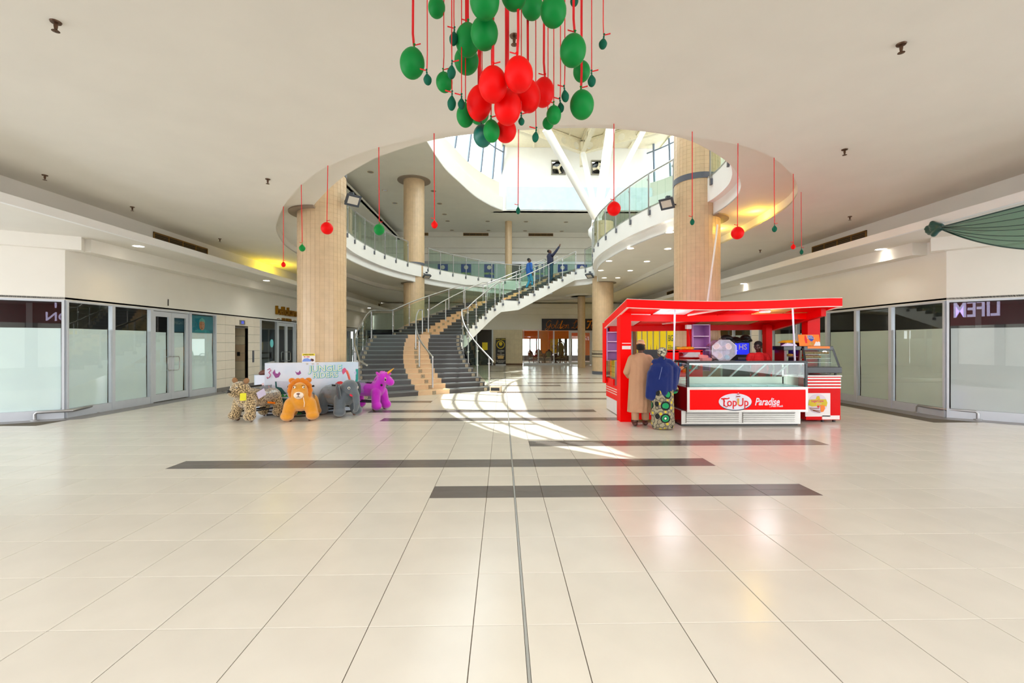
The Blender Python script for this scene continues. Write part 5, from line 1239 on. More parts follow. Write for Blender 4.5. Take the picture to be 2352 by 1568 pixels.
for v_ in (.36, .97):
    mb = MB()
    for i in range(NXR):
        p, q = roof(.03+.94*i/NXR, v_, -th+.03), roof(.03+.94*(i+1)/NXR, v_, -th+.03); o, z = V((0, .1, 0)), V((0, 0, -.13))
        mb.hexa([p+z, q+z, q+z+o, p+z+o, p, q, q+o, p+o])
    mb.build('beam', M_red if v_ < .5 else M_dred, ks)
for u_ in (.955,):
    p, q = roof(u_, .15, -th+.03), roof(u_, .97, -th+.03); o, z = V((.1, 0, 0)), V((0, 0, -.16)); MB().hexa([p+z, p+z+o, q+z+o, q+z, p, p+o, q+o, q]).build('beam', M_dred, ks)
for u0, v0, u1, v1 in ((.34, .3, .44, .0), (.3, .8, .42, .55)):
    p, q = roof(u0, v0, -th+.01), roof(u1, v1+.02, -th+.01); MB().tube([p, q], .018, 4).build('led_strip', M_trim, ks)
def post(u0, u1, d, dep, zt, nm='post', m=M_red, z0=0.):
    a, b = xa_(u0, d), xa_(u1, d); y = P((u0+u1)/2, 800, d).y
    return MB().box(a, b, y, y+dep, z0, zt).build(nm, m, ks, bevel=.004)
pz = lambda x, y: FLt.z-th-.02-(y-FLt.y)*.09
pf = post(1425, 1450, 9.4, .3, 2.27)
post(1855, 1884, 9.9, .2, 2.24, m=M_dred); post(1759.5, 1774, 10.85, .16, 2.06, m=M_dred); post(1581.5, 1590, 10.75, .12, 2.06)
y_ = P(1437, 800, 9.4).y
mb = MB(); mb.box(xa_(1429, 9.39), xa_(1449, 9.39), y_-.006, y_, 1.5, 1.57); mb.build('white_label', M_wlam, ks)
mb = MB(); mb.box(xa_(1429, 9.39), xa_(1449, 9.39), y_-.006, y_, 1.615, 1.63); mb.build('white_label', M_wlam, ks)
for u, v0, d in ((1550.5, 703, 9.0), (1820.5, 703, 9.1)):
    p, q = P(u, v0, d), P(u+(-3.5 if u < 1600 else 5), 829, d+.05); MB().tube([p, q], .018, 10).build('steel_pole', mat('lilac_steel', (196, 190, 208), .3, metal=.6), ks, smooth=60)
for u, v, d in ((1541, 716.5, 9.15), (1757, 716.5, 9.2)):
    p = P(u, v, d); o = MB().lathe([(.105, 0), (.105, .03), (.09, .045)], 20, p).build('ceiling_lamp', M_wlam, ks, smooth=40); MB().lathe([(.001, -.004), (.09, -.004), (.1, 0)], 20, p).build('diffuser', M_ledw, o)
    lamp('kiosk_lamp', 'POINT', p+V((0, 0, -.06)), 18, (.92, .93, 1), size=.3)
p = P(1456, 707, 9.3); MB().ell(p, (.04, .04, .04)).build('camera_dome', M_wlam, ks, smooth=60)
p = P(1581, 750.5, 10.6); MB().box(p.x-.06, p.x+.06, p.y-.05, p.y+.05, p.z-.05, p.z+.05).build('junction_box', M_wlam, ks, bevel=.01)
MB().tube([P(1582, 755, 10.6), P(1586, 780, 10.65), P(1588, 800, 10.7)], .006, 6).build('cable', M_black, ks)
# left shelf unit, open to the outside, and rear shelf unit
def shelves(nm, f, w, h, n, dep, z0):
    o = bpy.data.objects.new(nm, None); COL.objects.link(o); o.parent = ks; WM[o.name] = wm(ks)
    mb = MB(); fbox(mb, f, .03, w-.03, z0, z0+h, -dep, -dep+.012); mb.build('back_panel', M_purple, o)
    for x in (0, w-.03): mb = MB(); fbox(mb, f, x, x+.03, z0, z0+h, -dep, 0); mb.build('side_panel', M_purple, o)
    for i in range(n+1): mb = MB(); z = z0+(h-.02)*i/n; fbox(mb, f, .03, w-.03, z, z+.018, -dep+.012, -.002); mb.build('shelf', mat('pink_white_shelf', (236, 206, 232), .4), o)
    return o
shelves('shelf_unit', frame_of((2.38, 10.95, 0), (1, 0, 0), Zv), xa_(1427, 11)-2.38, .93, 4, .22, 1.2)
ya = P(1610, 790, 10.7).y; shelves('shelf_unit', frame_of((xa_(1590, 10.7), ya, 0), (1, 0, 0), Zv), xa_(1632, 10.7)-xa_(1590, 10.7), 1.1, 4, .3, .97)
MB().box(2.34, 2.375, 10.95, 11.2, .66, 2.12).build('side_wall', M_red, ks)
M_gold2 = mat('emissive_yellow_lining', (250, 206, 10), .3, emit=(250, 200, 10), es=.25)  # weakly emissive yellow for the showcase lining
# left showcase: glass box with yellow inside over red and white base
y0, y1 = 9.75, 11.2; lx = 2.43
lc = thing('glass_showcase', 'low glass showcase with yellow lining on the left flank of the kiosk', 'showcase', (2.55, 10.4, 0))
MB().box(lx+.01, 2.72, y0, y1, .02, .33).build('plinth', M_wlam, lc); MB().box(lx, 2.72, y0, y1, .33, .66).build('red_band', M_red, lc)
for k in range(3): MB().box(lx-.012, lx, y0, y1, .46+.055*k, .478+.055*k).build('white_line', M_trim, lc)
ym_ = 10.35
MB().box(lx-.03, 2.72, ym_, y1, .66, .8).build('red_apron', M_red, lc); MB().box(lx, 2.72, ym_, y1, .8, .82).build('deck', M_steel2, lc); MB().box(2.53, 2.55, ym_, y1, .82, 1.22).build('lining', M_gold2, lc)
MB().box(lx-.01, lx-.002, ym_, y1, .8, 1.23).build('glass_side', M_glass, lc); MB().box(lx-.01, 2.72, ym_, y1, 1.23, 1.245).build('glass_top', M_glass, lc)
MB().box(lx, 2.60, ym_-.03, ym_-.01, .62, 1.22).build('end_panel', M_steel2, lc); MB().box(2.60, 2.74, ym_-.04, ym_-.01, .6, 1.23).build('end_panel', M_wlam, lc)
for k in range(2): MB().box(lx+.01, 2.69, ym_+.02, y1-.02, .94+.13*k, .946+.13*k).build('glass_shelf', M_glass, lc)
# cash counter at the front left
cA, cB = xa_(1450, 9.45), xa_(1548, 9.3); yc = 9.25
cc = thing('cash_counter', 'red and white cash counter under the kiosk canopy, behind the two customers', 'counter', ((cA+cB)/2, yc+.3, 0))
MB().box(cA, cB, yc, yc+.55, .06, .95).build('body', M_red, cc, bevel=.006); MB().box(cA-.03, cB+.02, yc-.04, yc+.6, .95, .985).build('counter_top', M_wlam, cc, bevel=.005)
MB().box(cA, cA+.3, yc-.008, yc, .2, .7).build('white_panel', M_wlam, cc); MB().box(cA+.35, cA+.6, yc-.008, yc, .16, .34).build('white_panel', M_wlam, cc)
for k in range(3): MB().box(cA+.02, cB-.02, yc-.008, yc, .76+.055*k, .785+.055*k).build('white_line', M_trim, cc)
for x in (cA+.08, cB-.08): MB().lathe([(.03, 0), (.03, .06)], 10, (x, yc+.06, 0)).build('foot', M_black, cc)
# red back counter with small display fridge
rA, rB = xa_(1530, 10.4), xa_(1610, 10.4); yr_ = P(1570, 800, 10.3).y
rc_ = thing('back_counter', 'red back counter inside the kiosk carrying the snack bags', 'counter', ((rA+rB)/2, yr_, 0))
mb = MB(); mb.box(rA, rB, yr_, yr_+.4, 0, 1.02); mb.box(rA, rB, yr_+.3, yr_+.4, 1.02, 1.47); mb.box(rA, rA+.25, yr_, yr_+.3, 1.02, 1.45); mb.box(rB-.05, rB, yr_, yr_+.3, 1.02, 1.45); mb.box(rA, rB, yr_, yr_+.4, 1.42, 1.47); mb.build('body', M_red, rc_)
MB().box(rA+.25, rB-.05, yr_+.01, yr_+.018, 1.03, 1.42).build('glass_front', M_glass, rc_)
fx = thing('display_goods', 'coloured drink cartons lit behind glass in the red back counter', 'drinks', (rA+.5, yr_+.15, 1.02))
for k, c in enumerate(((60, 90, 190), (230, 120, 200), (240, 220, 40), (20, 180, 170), (230, 60, 30), (220, 220, 240))):
    MB().box(rA+.3+.075*k, rA+.355+.075*k, yr_+.1, yr_+.16, 1.03, 1.18+.03*(k % 3)).build('carton', mat('carton_%d' % k, c, .4), fx, bevel=.006)
for k, (u, c, lb) in enumerate(((1556, (30, 140, 80), 'green and orange snack bag at the left end of the red back counter'), (1572, (236, 130, 20), 'orange snack bag in the middle of the red back counter'), (1584, (240, 150, 20), 'orange snack bag at the right end by the shelf post'))):
    p = P(u, 800, 10.45); o = MB().ell((p.x, p.y, 1.51), (.11, .07, .04), None, 12, 7).build('snack_bag', mat('bag_%d' % k, c, .3, c2=(240, 180, 30), ns=9), smooth=60); tag(o, lb, 'snack bag', 'snack bags on the back counter')
# monitor and till on the cash counter
p = P(1496, 824, 9.6); mo = thing('monitor', 'black computer monitor seen from behind on the cash counter', 'monitor', (p.x, p.y, .985))
MB().box(p.x-.25, p.x+.25, p.y-.02, p.y+.02, 1.17, 1.49).build('screen', M_black, mo, bevel=.01); MB().box(p.x-.14, p.x+.14, p.y-.05, p.y-.02, 1.24, 1.4).build('rear_housing', M_black, mo, bevel=.01); MB().tube([(p.x, p.y-.03, 1.25), (p.x, p.y-.05, 1.0)], .025, 8).build('stand', M_black, mo); MB().box(p.x-.12, p.x+.12, p.y-.12, p.y+.08, .985, 1.0).build('foot', M_black, mo, bevel=.004)
p = P(1487, 846, 9.35); ct = thing('card_terminal', 'black card terminal on counter beside the man in beige', 'terminal', (p.x, p.y, .985)); MB().hexa([(p.x-.05, p.y-.1, .985), (p.x+.05, p.y-.1, .985), (p.x+.05, p.y+.1, .985), (p.x-.05, p.y+.1, .985), (p.x-.05, p.y-.1, 1.02), (p.x+.05, p.y-.1, 1.02), (p.x+.05, p.y+.1, 1.07), (p.x-.05, p.y+.1, 1.07)]).build('body', M_black, ct, bevel=.006); MB().box(p.x-.035, p.x+.035, p.y+.02, p.y+.08, 1.062, 1.075).build('display', M_steel2, ct)
# display freezer
d0 = 8.82; X0, X1 = xa_(1577, d0), xa_(1857.5, d0); yf = P(1715, 860, d0).y; dep = .92
fz = thing('display_freezer', 'glass fronted ice cream display freezer with red logo panel facing the hall', 'freezer', ((X0+X1)/2, yf+.45, 0))
M_fz = mat('freezer_steel', (198, 196, 190), .35, metal=.7, noise=.05); M_mar = mat('maroon_side', (96, 8, 16), .2); M_fb = mat('freezer_black', (20, 20, 22), .2)
bx0, bx1, by = X0-.06, X1-.06, yf+.13
MB().box(bx0, bx1, by, yf+dep, .035, .3).build('base', M_fz, fz)
MB().box(bx0+.02, bx1-.02, by+.05, yf+dep-.03, 0, .035).build('toe_kick', M_black, fz)
MB().box(bx0-.005, bx0, by, yf+dep, .035, .3).build('base_side', M_mar, fz)
for a, b in ((bx0+.09, (bx0+bx1)/2-.05), ((bx0+bx1)/2+.03, bx1-.12)):
    MB().box(a, b, by-.004, by, .06, .285).build('grille_backing', M_grd, fz)
    for k in range(6):
        z = .066+.036*k; MB().hexa([(a, by-.03, z), (b, by-.03, z), (b, by-.004, z+.002), (a, by-.004, z+.002), (a, by-.022, z+.027), (b, by-.022, z+.027), (b, by-.004, z+.03), (a, by-.004, z+.03)]).build('slat', M_fz, fz)
MB().box(X0, X1, yf+.02, yf+dep, .3, .76).build('body', M_mar, fz)
MB().box(X0+.05, X1-.045, yf, yf+.02, .335, .725).build('logo_panel', M_red, fz)
mb = MB(); mb.box(X0, X0+.05, yf-.004, yf+.02, .29, .775); mb.box(X1-.045, X1, yf-.004, yf+.02, .29, .775); mb.box(X0+.05, X1-.045, yf-.004, yf+.02, .29, .335); mb.box(X0+.05, X1-.045, yf-.004, yf+.02, .725, .775); mb.build('steel_trim', M_fz, fz)
MB().box(X0+.03, X1-.03, yf+.05, yf+dep-.02, .76, .775).build('deck', mat('freezer_liner', (168, 196, 200), .3), fz)
for k in range(7):
    xk = X0+.1+.31*k; o = MB().box(xk, xk+.29, yf+.12, yf+.62, .775, .79).build('ice_cream_tray', mat('tray_white', (176, 206, 206), .3), fz, bevel=.008)
MB().box(X0+.03, X1-.03, yf+dep-.3, yf+dep-.26, .775, .93).build('rear_sill', M_fz, fz)
zt0, zt1 = 1.235, 1.275
MB().box(X0-.01, X1+.005, yf+.0, yf+dep-.12, zt0, zt1).build('top_frame', M_fb, fz, bevel=.005)
MB().box(X0+.02, X1-.02, yf+.02, yf+dep-.14, zt1, zt1+.006).build('top_glass', mat('black_glass', (16, 17, 20), .05), fz)
for x in (X0, X1-.045): MB().box(x, x+.045, yf+.005, yf+.06, .775, zt0).build('post', M_fb, fz)
for x in (X0+.03, X1-.12): MB().box(x, x+.03, yf+dep-.3, yf+dep-.25, .775, zt0).build('post', M_fz, fz)
MB().box(X0+.045, X1-.045, yf+.015, yf+.023, .775, zt0).build('front_glass', M_glass, fz)
for x in (X0+.005, X1-.013): MB().box(x, x+.008, yf+.06, yf+dep-.3, .775, zt0).build('side_glass', M_glass, fz)
for k in range(5):
    xk = X0+.32+.46*k
    p, q = V((xk-.08, yf+dep-.28, .93)), V((xk+.09, yf+dep-.55, zt0)); MB().tube([p, q], .022, 4).build('door_rail', M_fz, fz)
    if k < 4: MB().hexa([(xk-.06, yf+dep-.28, .94), (xk+.36, yf+dep-.28, .94), (xk+.36, yf+dep-.272, .94), (xk-.06, yf+dep-.272, .94), (xk+.11, yf+dep-.55, zt0), (xk+.53, yf+dep-.55, zt0), (xk+.53, yf+dep-.542, zt0), (xk+.11, yf+dep-.542, zt0)]).build('sliding_glass', M_glass, fz)
MB().box(X0+.06, X1-.06, yf+.03, yf+.05, zt0-.018, zt0-.002).build('light_strip', emis('freezer_light', (225, 240, 255), 3), fz)
lamp('freezer_lamp', 'AREA', ((X0+X1)/2, yf+.2, zt0-.03), 5, (.85, .95, 1), size=2, size_y=.05)
# logo
zl = lambda v: CAMZ+(788-v)/FPX*d0; xl = lambda u: xa_(u, d0)
fL = frame_of((0, yf-.001, 0), (1, 0, 0), Zv); cx, cz = xl(1688), zl(922)
el = lambda s, dx=0, dz=0: [(cx+dx+.321*s*math.cos(2*PI*k/40), cz+dz+.158*s*math.sin(2*PI*k/40)) for k in range(40)]
lg = MB().plate(el(1, .004, -.018), fL, .004).build('emblem_shadow', mat('logo_navy', (40, 48, 70), .5), fz)
MB().plate(el(1), fL, .008).build('emblem_oval', mat('logo_white', (226, 222, 236), .5), fz)
M_lr = mat('logo_red', (222, 10, 22), .4)
fT = frame_of((cx-.008, yf-.009, cz-.018), (1, 0, 0), Zv)
mb = MB(); mb.text('TopUp', fT, .225, .004, bold=.014, sx=.84)
mb.tube([fT(-.235, .05, .006), fT(-.2, .085, .006), fT(-.15, .075, .006), fT(-.11, .09, .006)], .011, 6); mb.tube([fT(-.2, .04, .006), fT(-.22, -.03, .006), fT(-.17, -.085, .006), fT(-.12, -.05, .006)], .009, 6); mb.build('lettering', M_lr, fz)
mb = MB()
for k, (w_, yy) in enumerate(((.05, .075), (.042, .1), (.032, .125), (.02, .148), (.009, .165))): mb.plate([(cx+.055-w_, cz+yy-.012), (cx+.055+w_, cz+yy-.006), (cx+.055+w_*.85, cz+yy+.012), (cx+.055-w_*.85, cz+yy+.008)], lambda x, y, h=0: fL(x, y, .013+h), .003, k % 2)
mb.build('ice_cream_swirl', [mat('logo_white', 0), mat('swirl_red', (150, 40, 50), .5)], fz)
MB().plate([(cx+.04, cz-.06), (cx+.07, cz-.06), (cx+.075, cz+.06), (cx+.035, cz+.06)], lambda x, y, h=0: fL(x, y, .013+h), .003).build('printed_cone', mat('cone_ochre', (226, 170, 70), .5), fz)
fP = frame_of((xl(1762), yf-.001, zl(923)), (1, 0, 0), Zv)
MB().text('Paradise', fP, .2, .004, bold=.016, shear=.3, sx=.72).build('lettering', mat('logo_white', 0), fz)
MB().text('...Feel Fresh', frame_of((xl(1783), yf-.001, zl(932.5)), (1, 0, 0), Zv), .055, .003, bold=.01, shear=.3).build('small_lettering', mat('logo_white', 0), fz)
# octagonal acrylic cup bin on the freezer
zq = zt1+.006
dq = 9.15; oc = P(1657, 806, dq); R_ = .262; cz = zq+.205
ob = thing('cup_bin', 'clear octagonal acrylic cup bin standing on the freezer top', 'bin', (oc.x, oc.y, zq))
M_acr = glass('clear_acrylic', (244, 240, 248), .05, milk=.03, milkc=(226, 210, 232)); M_acre = glass('acrylic_edge', (230, 224, 240), .1, milk=.55, milkc=(244, 236, 248))
oct_ = [(R_*math.cos(PI/8+k*PI/4), .83*R_*math.sin(PI/8+k*PI/4)) for k in range(8)]
yo0, yo1 = oc.y-.12, oc.y+.16
for yy in (yo0, yo1-.005): MB().plate(oct_, frame_of((oc.x, yy+.005, cz), (1, 0, 0), Zv), .005).build('octagon_panel', M_acr, ob)
for k in range(8):
    (xa, za), (xb, zb) = oct_[k], oct_[(k+1) % 8]
    MB().hexa([(oc.x+xa, yo0, cz+za), (oc.x+xb, yo0, cz+zb), (oc.x+xb, yo1, cz+zb), (oc.x+xa, yo1, cz+za), (oc.x+xa*.98, yo0, cz+za*.98), (oc.x+xb*.98, yo0, cz+zb*.98), (oc.x+xb*.98, yo1, cz+zb*.98), (oc.x+xa*.98, yo1, cz+za*.98)]).build('rim_panel', M_acr, ob)
    MB().tube([(oc.x+xa, yo0, cz+za), (oc.x+xb, yo0, cz+zb)], .006, 4).build('edge', M_acre, ob)
MB().box(oc.x-.27, oc.x+.27, yo0, yo1, cz-.015, cz-.008).build('shelf', M_acre, ob); MB().box(oc.x+.02, oc.x+.026, yo0, yo1, cz-.22, cz+.24).build('divider', M_acr, ob)
MB().box(oc.x-.2, oc.x+.2, yo0, yo1, zq, zq+.004).build('base_sheet', M_acr, ob)
M_cup = mat('paper_cup', (246, 226, 214), .5)
def cups(label, c, L_, r, rot=0., m=M_cup):
    R = Matrix.Rotation(rot, 3, 'Z') @ Matrix.Rotation(PI/2-.25, 3, 'X'); c = V(c)
    t = thing('cup_stack', label, 'cup', c, group='paper cups in the acrylic bin'); MB().lathe([(r*.75, -L_*.5), (r, L_*.42), (r*1.08, L_*.44), (r*1.08, L_*.5), (r*.9, L_*.5), (r*.7, -L_*.3)], 18, c, rot=R).build('cup', m, t, smooth=50)
    MB().lathe([(.001, L_*.36), (r*.9, L_*.38)], 18, c, rot=R, caps=False).build('inner_base', mat('cup_inside', (232, 196, 160), .6), t)
cups('wide paper cup lying left on the upper shelf of the acrylic bin', (oc.x-.06, oc.y-.01, cz+.055), .2, .062, -.9)
cups('paper cup lying at right on the upper shelf of the acrylic bin', (oc.x+.1, oc.y+.0, cz+.055), .16, .062, .1)
cups('paper cup lying at the bottom right of the acrylic bin', (oc.x+.0-.02, oc.y+.0, zq+.07), .2, .062, -.7)
p = V((oc.x+.1, oc.y, zq+.06)); t = thing('teal_cup', 'teal cup lying in the lower right corner of the acrylic bin', 'cup', p); MB().ell(p, (.065, .05, .05)).build('cup', mat('teal_plastic', (20, 170, 186), .3), t, smooth=60)
p = V((oc.x-.13, oc.y, zq+.1)); tag(MB().ell(p, (.07, .06, .085), None, 14, 9).build('plastic_bag', mat('crumpled_film', (236, 206, 210), .35, bump=.8, bs=30), smooth=60), 'crumpled pale plastic bag of cups at the lower left in the acrylic bin', 'bag')
p = P(1621, 822, 9.1); pk = thing('carton_box', 'pink open carton tray on freezer top left of the acrylic bin', 'box', (p.x, p.y, zq)); M_pk = mat('pink_card', (226, 140, 140), .6)
MB().hexa([(p.x-.09, p.y-.06, zq), (p.x+.09, p.y-.06, zq), (p.x+.09, p.y+.06, zq), (p.x-.09, p.y+.06, zq), (p.x-.1, p.y-.07, zq+.05), (p.x+.1, p.y-.07, zq+.05), (p.x+.1, p.y+.07, zq+.05), (p.x-.1, p.y+.07, zq+.05)]).build('tray', M_pk, pk); MB().hexa([(p.x-.1, p.y+.05, zq+.05), (p.x+.08, p.y+.05, zq+.05), (p.x+.08, p.y+.07, zq+.05), (p.x-.1, p.y+.07, zq+.05), (p.x-.12, p.y+.07, zq+.12), (p.x+.08, p.y+.07, zq+.10), (p.x+.08, p.y+.08, zq+.10), (p.x-.12, p.y+.08, zq+.12)]).build('lid', M_pk, pk)
# covered black fridge at the back with blue lit display
bA, bB = xa_(1666, 10.9), xa_(1708, 10.9); yk = P(1685, 800, 10.6).y
bf = thing('drinks_fridge', 'black drinks fridge with blue lit display under a crumpled black cover', 'fridge', ((bA+bB)/2, yk+.3, 0))
MB().box(bA, bB, yk, yk+.45, 0, 1.66).build('cabinet', M_black, bf, bevel=.01); MB().box(bA+.08, bB-.03, yk-.008, yk, 1.36, 1.63).build('lit_display', emis('blue_display', (26, 40, 200), .9), bf)
MB().text('HS', frame_of((bB-.18, yk-.009, 1.53), (1, 0, 0), Zv), .17, .003, bold=.01).build('lettering', M_bw, bf); MB().box(bA+.15, bB-.06, yk-.008, yk, 1.16, 1.3).build('grille', M_band, bf)
r_ = random.Random(5); mb = MB()
for k in range(14): mb.ell((bA-.02+(bB-bA+.04)*k/13, yk+.1+.12*r_.random(), 1.66+.05*r_.random()+(.05 if k in (0, 1, 12, 13) else 0)), (.1+.05*r_.random(), .16, .05+.03*r_.random()), Matrix.Rotation(r_.uniform(-.5, .5), 3, 'Y'), 10, 7)
mb.build('cover', mat('black_sheet', (14, 14, 16), .5, bump=.5, bs=14), bf, smooth=60)
# right counter with striped top and juice poster
dR = 9.35; rX0, rX1 = xa_(1851, dR), xa_(1931, dR); yR = P(1890, 900, dR).y; zR = .965
rt = thing('juice_counter', 'red and white striped counter with round juice poster at the kiosk right end', 'counter', ((rX0+rX1)/2, yR+.3, 0))
MB().box(rX0, rX1, yR, yR+.6, .05, zR-.03).build('body', M_dred, rt); MB().box(rX0-.02, rX1+.02, yR-.02, yR+.62, zR-.03, zR).build('counter_top', M_wlam, rt, bevel=.004)
for k in range(4): MB().box(rX0, rX1+.005, yR-.012, yR, .885-.062*k, .915-.062*k).build('white_stripe', M_wlam, rt)
MB().box(rX0-.02, rX0+.5, yR-.006, yR, .12, .6).build('white_panel', M_wlam, rt); MB().box(rX0+.33, rX1-.02, yR-.006, yR, .06, .14).build('white_panel', M_wlam, rt)
for x in (rX0+.4, rX1-.08): MB().lathe([(.03, 0), (.03, .05)], 10, (x, yR+.08, 0)).build('castor', M_black, rt)
fR = frame_of((rX0+.235, yR-.007, .385), (1, 0, 0), Zv); up = lambda h: (lambda x, y, hh=0: fR(x, y, h+hh))
po = MB().plate(circle(.2, 30), fR, .003).build('round_poster', mat('poster_lilac', (222, 208, 222), .5), rt)
MB().plate([(-.2, -.03), (-.12, -.06), (.0, -.05), (.1, -.04), (.18, -.06), (.2, .02), (.17, .09), (.05, .09), (.03, .16), (-.02, .15), (-.04, .09), (-.18, .08)], up(.003), .003).build('juice_splash', mat('juice_yellow', (214, 190, 10), .5), po)
MB().text('SugarCane', frame_of(fR(-.01, .055, .006), (1, 0, 0), Zv), .075, .002, bold=.012, sx=.8).build('lettering', mat('magenta_print', (214, 50, 110), .5), po)
MB().text('Juice', frame_of(fR(.02, -.0, .006), (1, 0, 0), Zv), .055, .002, shear=.3).build('lettering', mat('pink_print', (240, 190, 200), .5), po)
MB().plate([(.06, -.17), (.11, -.17), (.15, -.1), (.14, -.03), (.05, -.03)], up(.006), .003).build('juice_glass', M_orange, po)
for a, b in (((-.17, -.09), (.02, -.1)), ((-.15, -.12), (.04, -.15)), ((-.1, -.14), (.04, -.18))): MB().tube([fR(*a, .008), fR(*b, .008)], .016, 8, flat=.4).build('printed_cane', mat('cane_brown', (150, 90, 30), .6), po)
MB().plate(circle(.025, 10, .01, -.06), up(.006), .003).build('printed_fruit', M_lr, po)
# heated bread cabinet
hX0, hX1 = xa_(1798, 9.5), xa_(1924, 9.5); yH = yR+.02; z0 = zR; hw = thing('bread_warmer', 'black heated glass bread cabinet on the juice counter with trays of rolls', 'food cabinet', ((hX0+hX1)/2, yH+.25, z0))
m0 = hX0+.42
MB().box(m0, hX1, yH, yH+.5, z0+.04, z0+.17).build('base', M_fb, hw, bevel=.01)
for x in (m0+.06, hX1-.08): MB().lathe([(.022, 0), (.022, .04)], 10, (x, yH+.08, z0)).build('foot', M_black, hw)
zt = z0+.60
MB().box(m0-.02, hX1-.12, yH+.08, yH+.5, zt-.09, zt).build('hood', M_fb, hw, bevel=.01)
MB().box(m0+.06, hX1-.2, yH+.075, yH+.08, zt-.05, zt-.005).build('orange_strip', M_orange, hw)
for x in (m0, hX1-.1):
    MB().tube([(x+(.06 if x > m0 else 0), yH+.02, z0+.17), (x-.02, yH+.1, zt-.05)], .024, 4).build('front_post', M_fb, hw)
MB().box(m0, m0+.04, yH+.46, yH+.5, z0+.17, zt-.09).build('rear_post', M_fb, hw); MB().box(hX1-.16, hX1-.12, yH+.46, yH+.5, z0+.17, zt-.09).build('rear_post', M_fb, hw)
MB().hexa([(m0, yH+.02, z0+.17), (hX1-.03, yH+.02, z0+.17), (hX1-.03, yH+.026, z0+.17), (m0, yH+.026, z0+.17), (m0, yH+.1, zt-.09), (hX1-.13, yH+.1, zt-.09), (hX1-.13, yH+.106, zt-.09), (m0, yH+.106, zt-.09)]).build('front_glass', M_glass, hw)
for k, z in enumerate((.26, .345, .43)):
    MB().box(m0+.03, hX1-.14, yH+.1+.02*k, yH+.46, z0+z-.006, z0+z).build('wire_shelf', M_fz, hw)
lp = MB().ell((hX1-.22, yH+.2, zt-.13), (.05, .04, .03)).build('lamp', emis('warmer_lamp', (225, 230, 255), 6), hw, smooth=60)
r_ = random.Random(9); lbs = ['top shelf', 'lower shelf']
BRD = None
for row, (z, n) in enumerate(((.43, 9), (.345, 6))):
    for k in range(n):
        c = V((m0+.08+.058*k, yH+.2, z0+z+.028))
        t = thing('bread_roll', 'golden bread roll, %s from the left on the %s shelf of the heated cabinet' % (('first', 'second', 'third', 'fourth', 'fifth', 'sixth', 'seventh', 'eighth', 'ninth')[k], 'upper' if row == 0 else 'second'), 'bread', c, group='rolls on the %s cabinet shelf' % ('upper' if row == 0 else 'second'))
        if BRD is None: o = MB().ell((0, 0, 0), (.034, .085, .028), Matrix.Rotation(.4, 3, 'Y'), 10, 7).build('roll', M_bread, t, smooth=60, local=True); BRD = o.data
        else: copy_mesh_obj('roll', BRD, t, (0, 0, 0), (0, 0, r_.uniform(-.15, .15)))
# older steel rack with rolls at the left of the cabinet
rk = thing('bread_rack', 'narrow dark bread rack standing behind the freezer, left of the heated cabinet', 'rack', (hX0+.18, yH+.35, 0))
MB().box(hX0+.06, hX0+.36, yH+.2, yH+.55, 0, z0).build('stand', M_fz, rk)
for x in (hX0+.04, hX0+.34): MB().box(x, x+.05, yH+.16, yH+.5, z0, zt-.09).build('side', M_mar, rk)
MB().box(hX0, hX0+.42, yH+.12, yH+.52, zt-.09, zt).build('hood', M_fb, rk, bevel=.01)
for z in (.27, .38): MB().box(hX0+.09, hX0+.34, yH+.16, yH+.48, z0+z-.008, z0+z).build('shelf', M_mar, rk)
t = thing('bread_roll', 'single golden roll in the narrow dark bread rack', 'bread', (hX0+.22, yH+.25, z0+.41)); MB().ell((hX0+.22, yH+.25, z0+.411), (.07, .05, .03)).build('roll', M_bread, t, smooth=60)
# things on top of the cabinets
t = thing('tent_sign', 'orange printed tent card with red bottle on top of the heated cabinet', 'sign', (hX0+.75, yH+.2, zt)); tx0, tx1 = xa_(1835, 9.5), xa_(1884, 9.5)
fT = frame_of(((tx0+tx1)/2, yH+.12, zt), (1, 0, 0), V((.0, .22, 1)).normalized()); hw_, hh = (tx1-tx0)/2, .245
mb = MB(); fbox(mb, fT, -hw_, hw_, 0, hh, 0, .003); sh_ = mb.build('front_card', M_orange, t)
MB().hexa([(tx0, yH+.3, zt), (tx1, yH+.3, zt), (tx1, yH+.303, zt), (tx0, yH+.303, zt), (tx0, yH+.175, zt+.24), (tx1, yH+.175, zt+.24), (tx1, yH+.178, zt+.24), (tx0, yH+.178, zt+.24)]).build('back_card', M_wlam, t)
fu = lambda h: (lambda x, y, hh_=0: fT(x, y, h+hh_))
MB().plate([(-.09, .06), (-.05, .06), (-.045, .14), (-.06, .2), (-.062, .225), (-.085, .225), (-.087, .2), (-.1, .14)], fu(.003), .002).build('printed_bottle', M_lr, sh_)
MB().plate([(-.03, .23), (.07, .23), (.11, .16), (.06, .1), (.03, .1), (-.02, .16)], fu(.003), .002).build('printed_badge', mat('badge_blue', (34, 70, 180), .5), sh_)
mb = MB()
for st_, yy, xx in (('FIND YOUR', .215, .02), ('SNACK &', .19, .02), ('FANTA FRIEND', .165, .035)): mb.text(st_, frame_of(fT(xx, yy, .006), (1, 0, 0), V((.0, .22, 1))), .026, .001, bold=.015, sx=.9)
mb.build('lettering', M_bw, sh_)
MB().plate([(-.02, .01), (.05, .01), (.1, .05), (.06, .09), (.0, .08)], fu(.003), .002).build('printed_snack', M_bread, sh_); MB().plate([(.08, .005), (.22, .005), (.22, .08), (.19, .1), (.17, .08), (.14, .1), (.12, .07)], fu(.003), .002).build('printed_burst', M_wlam, sh_)
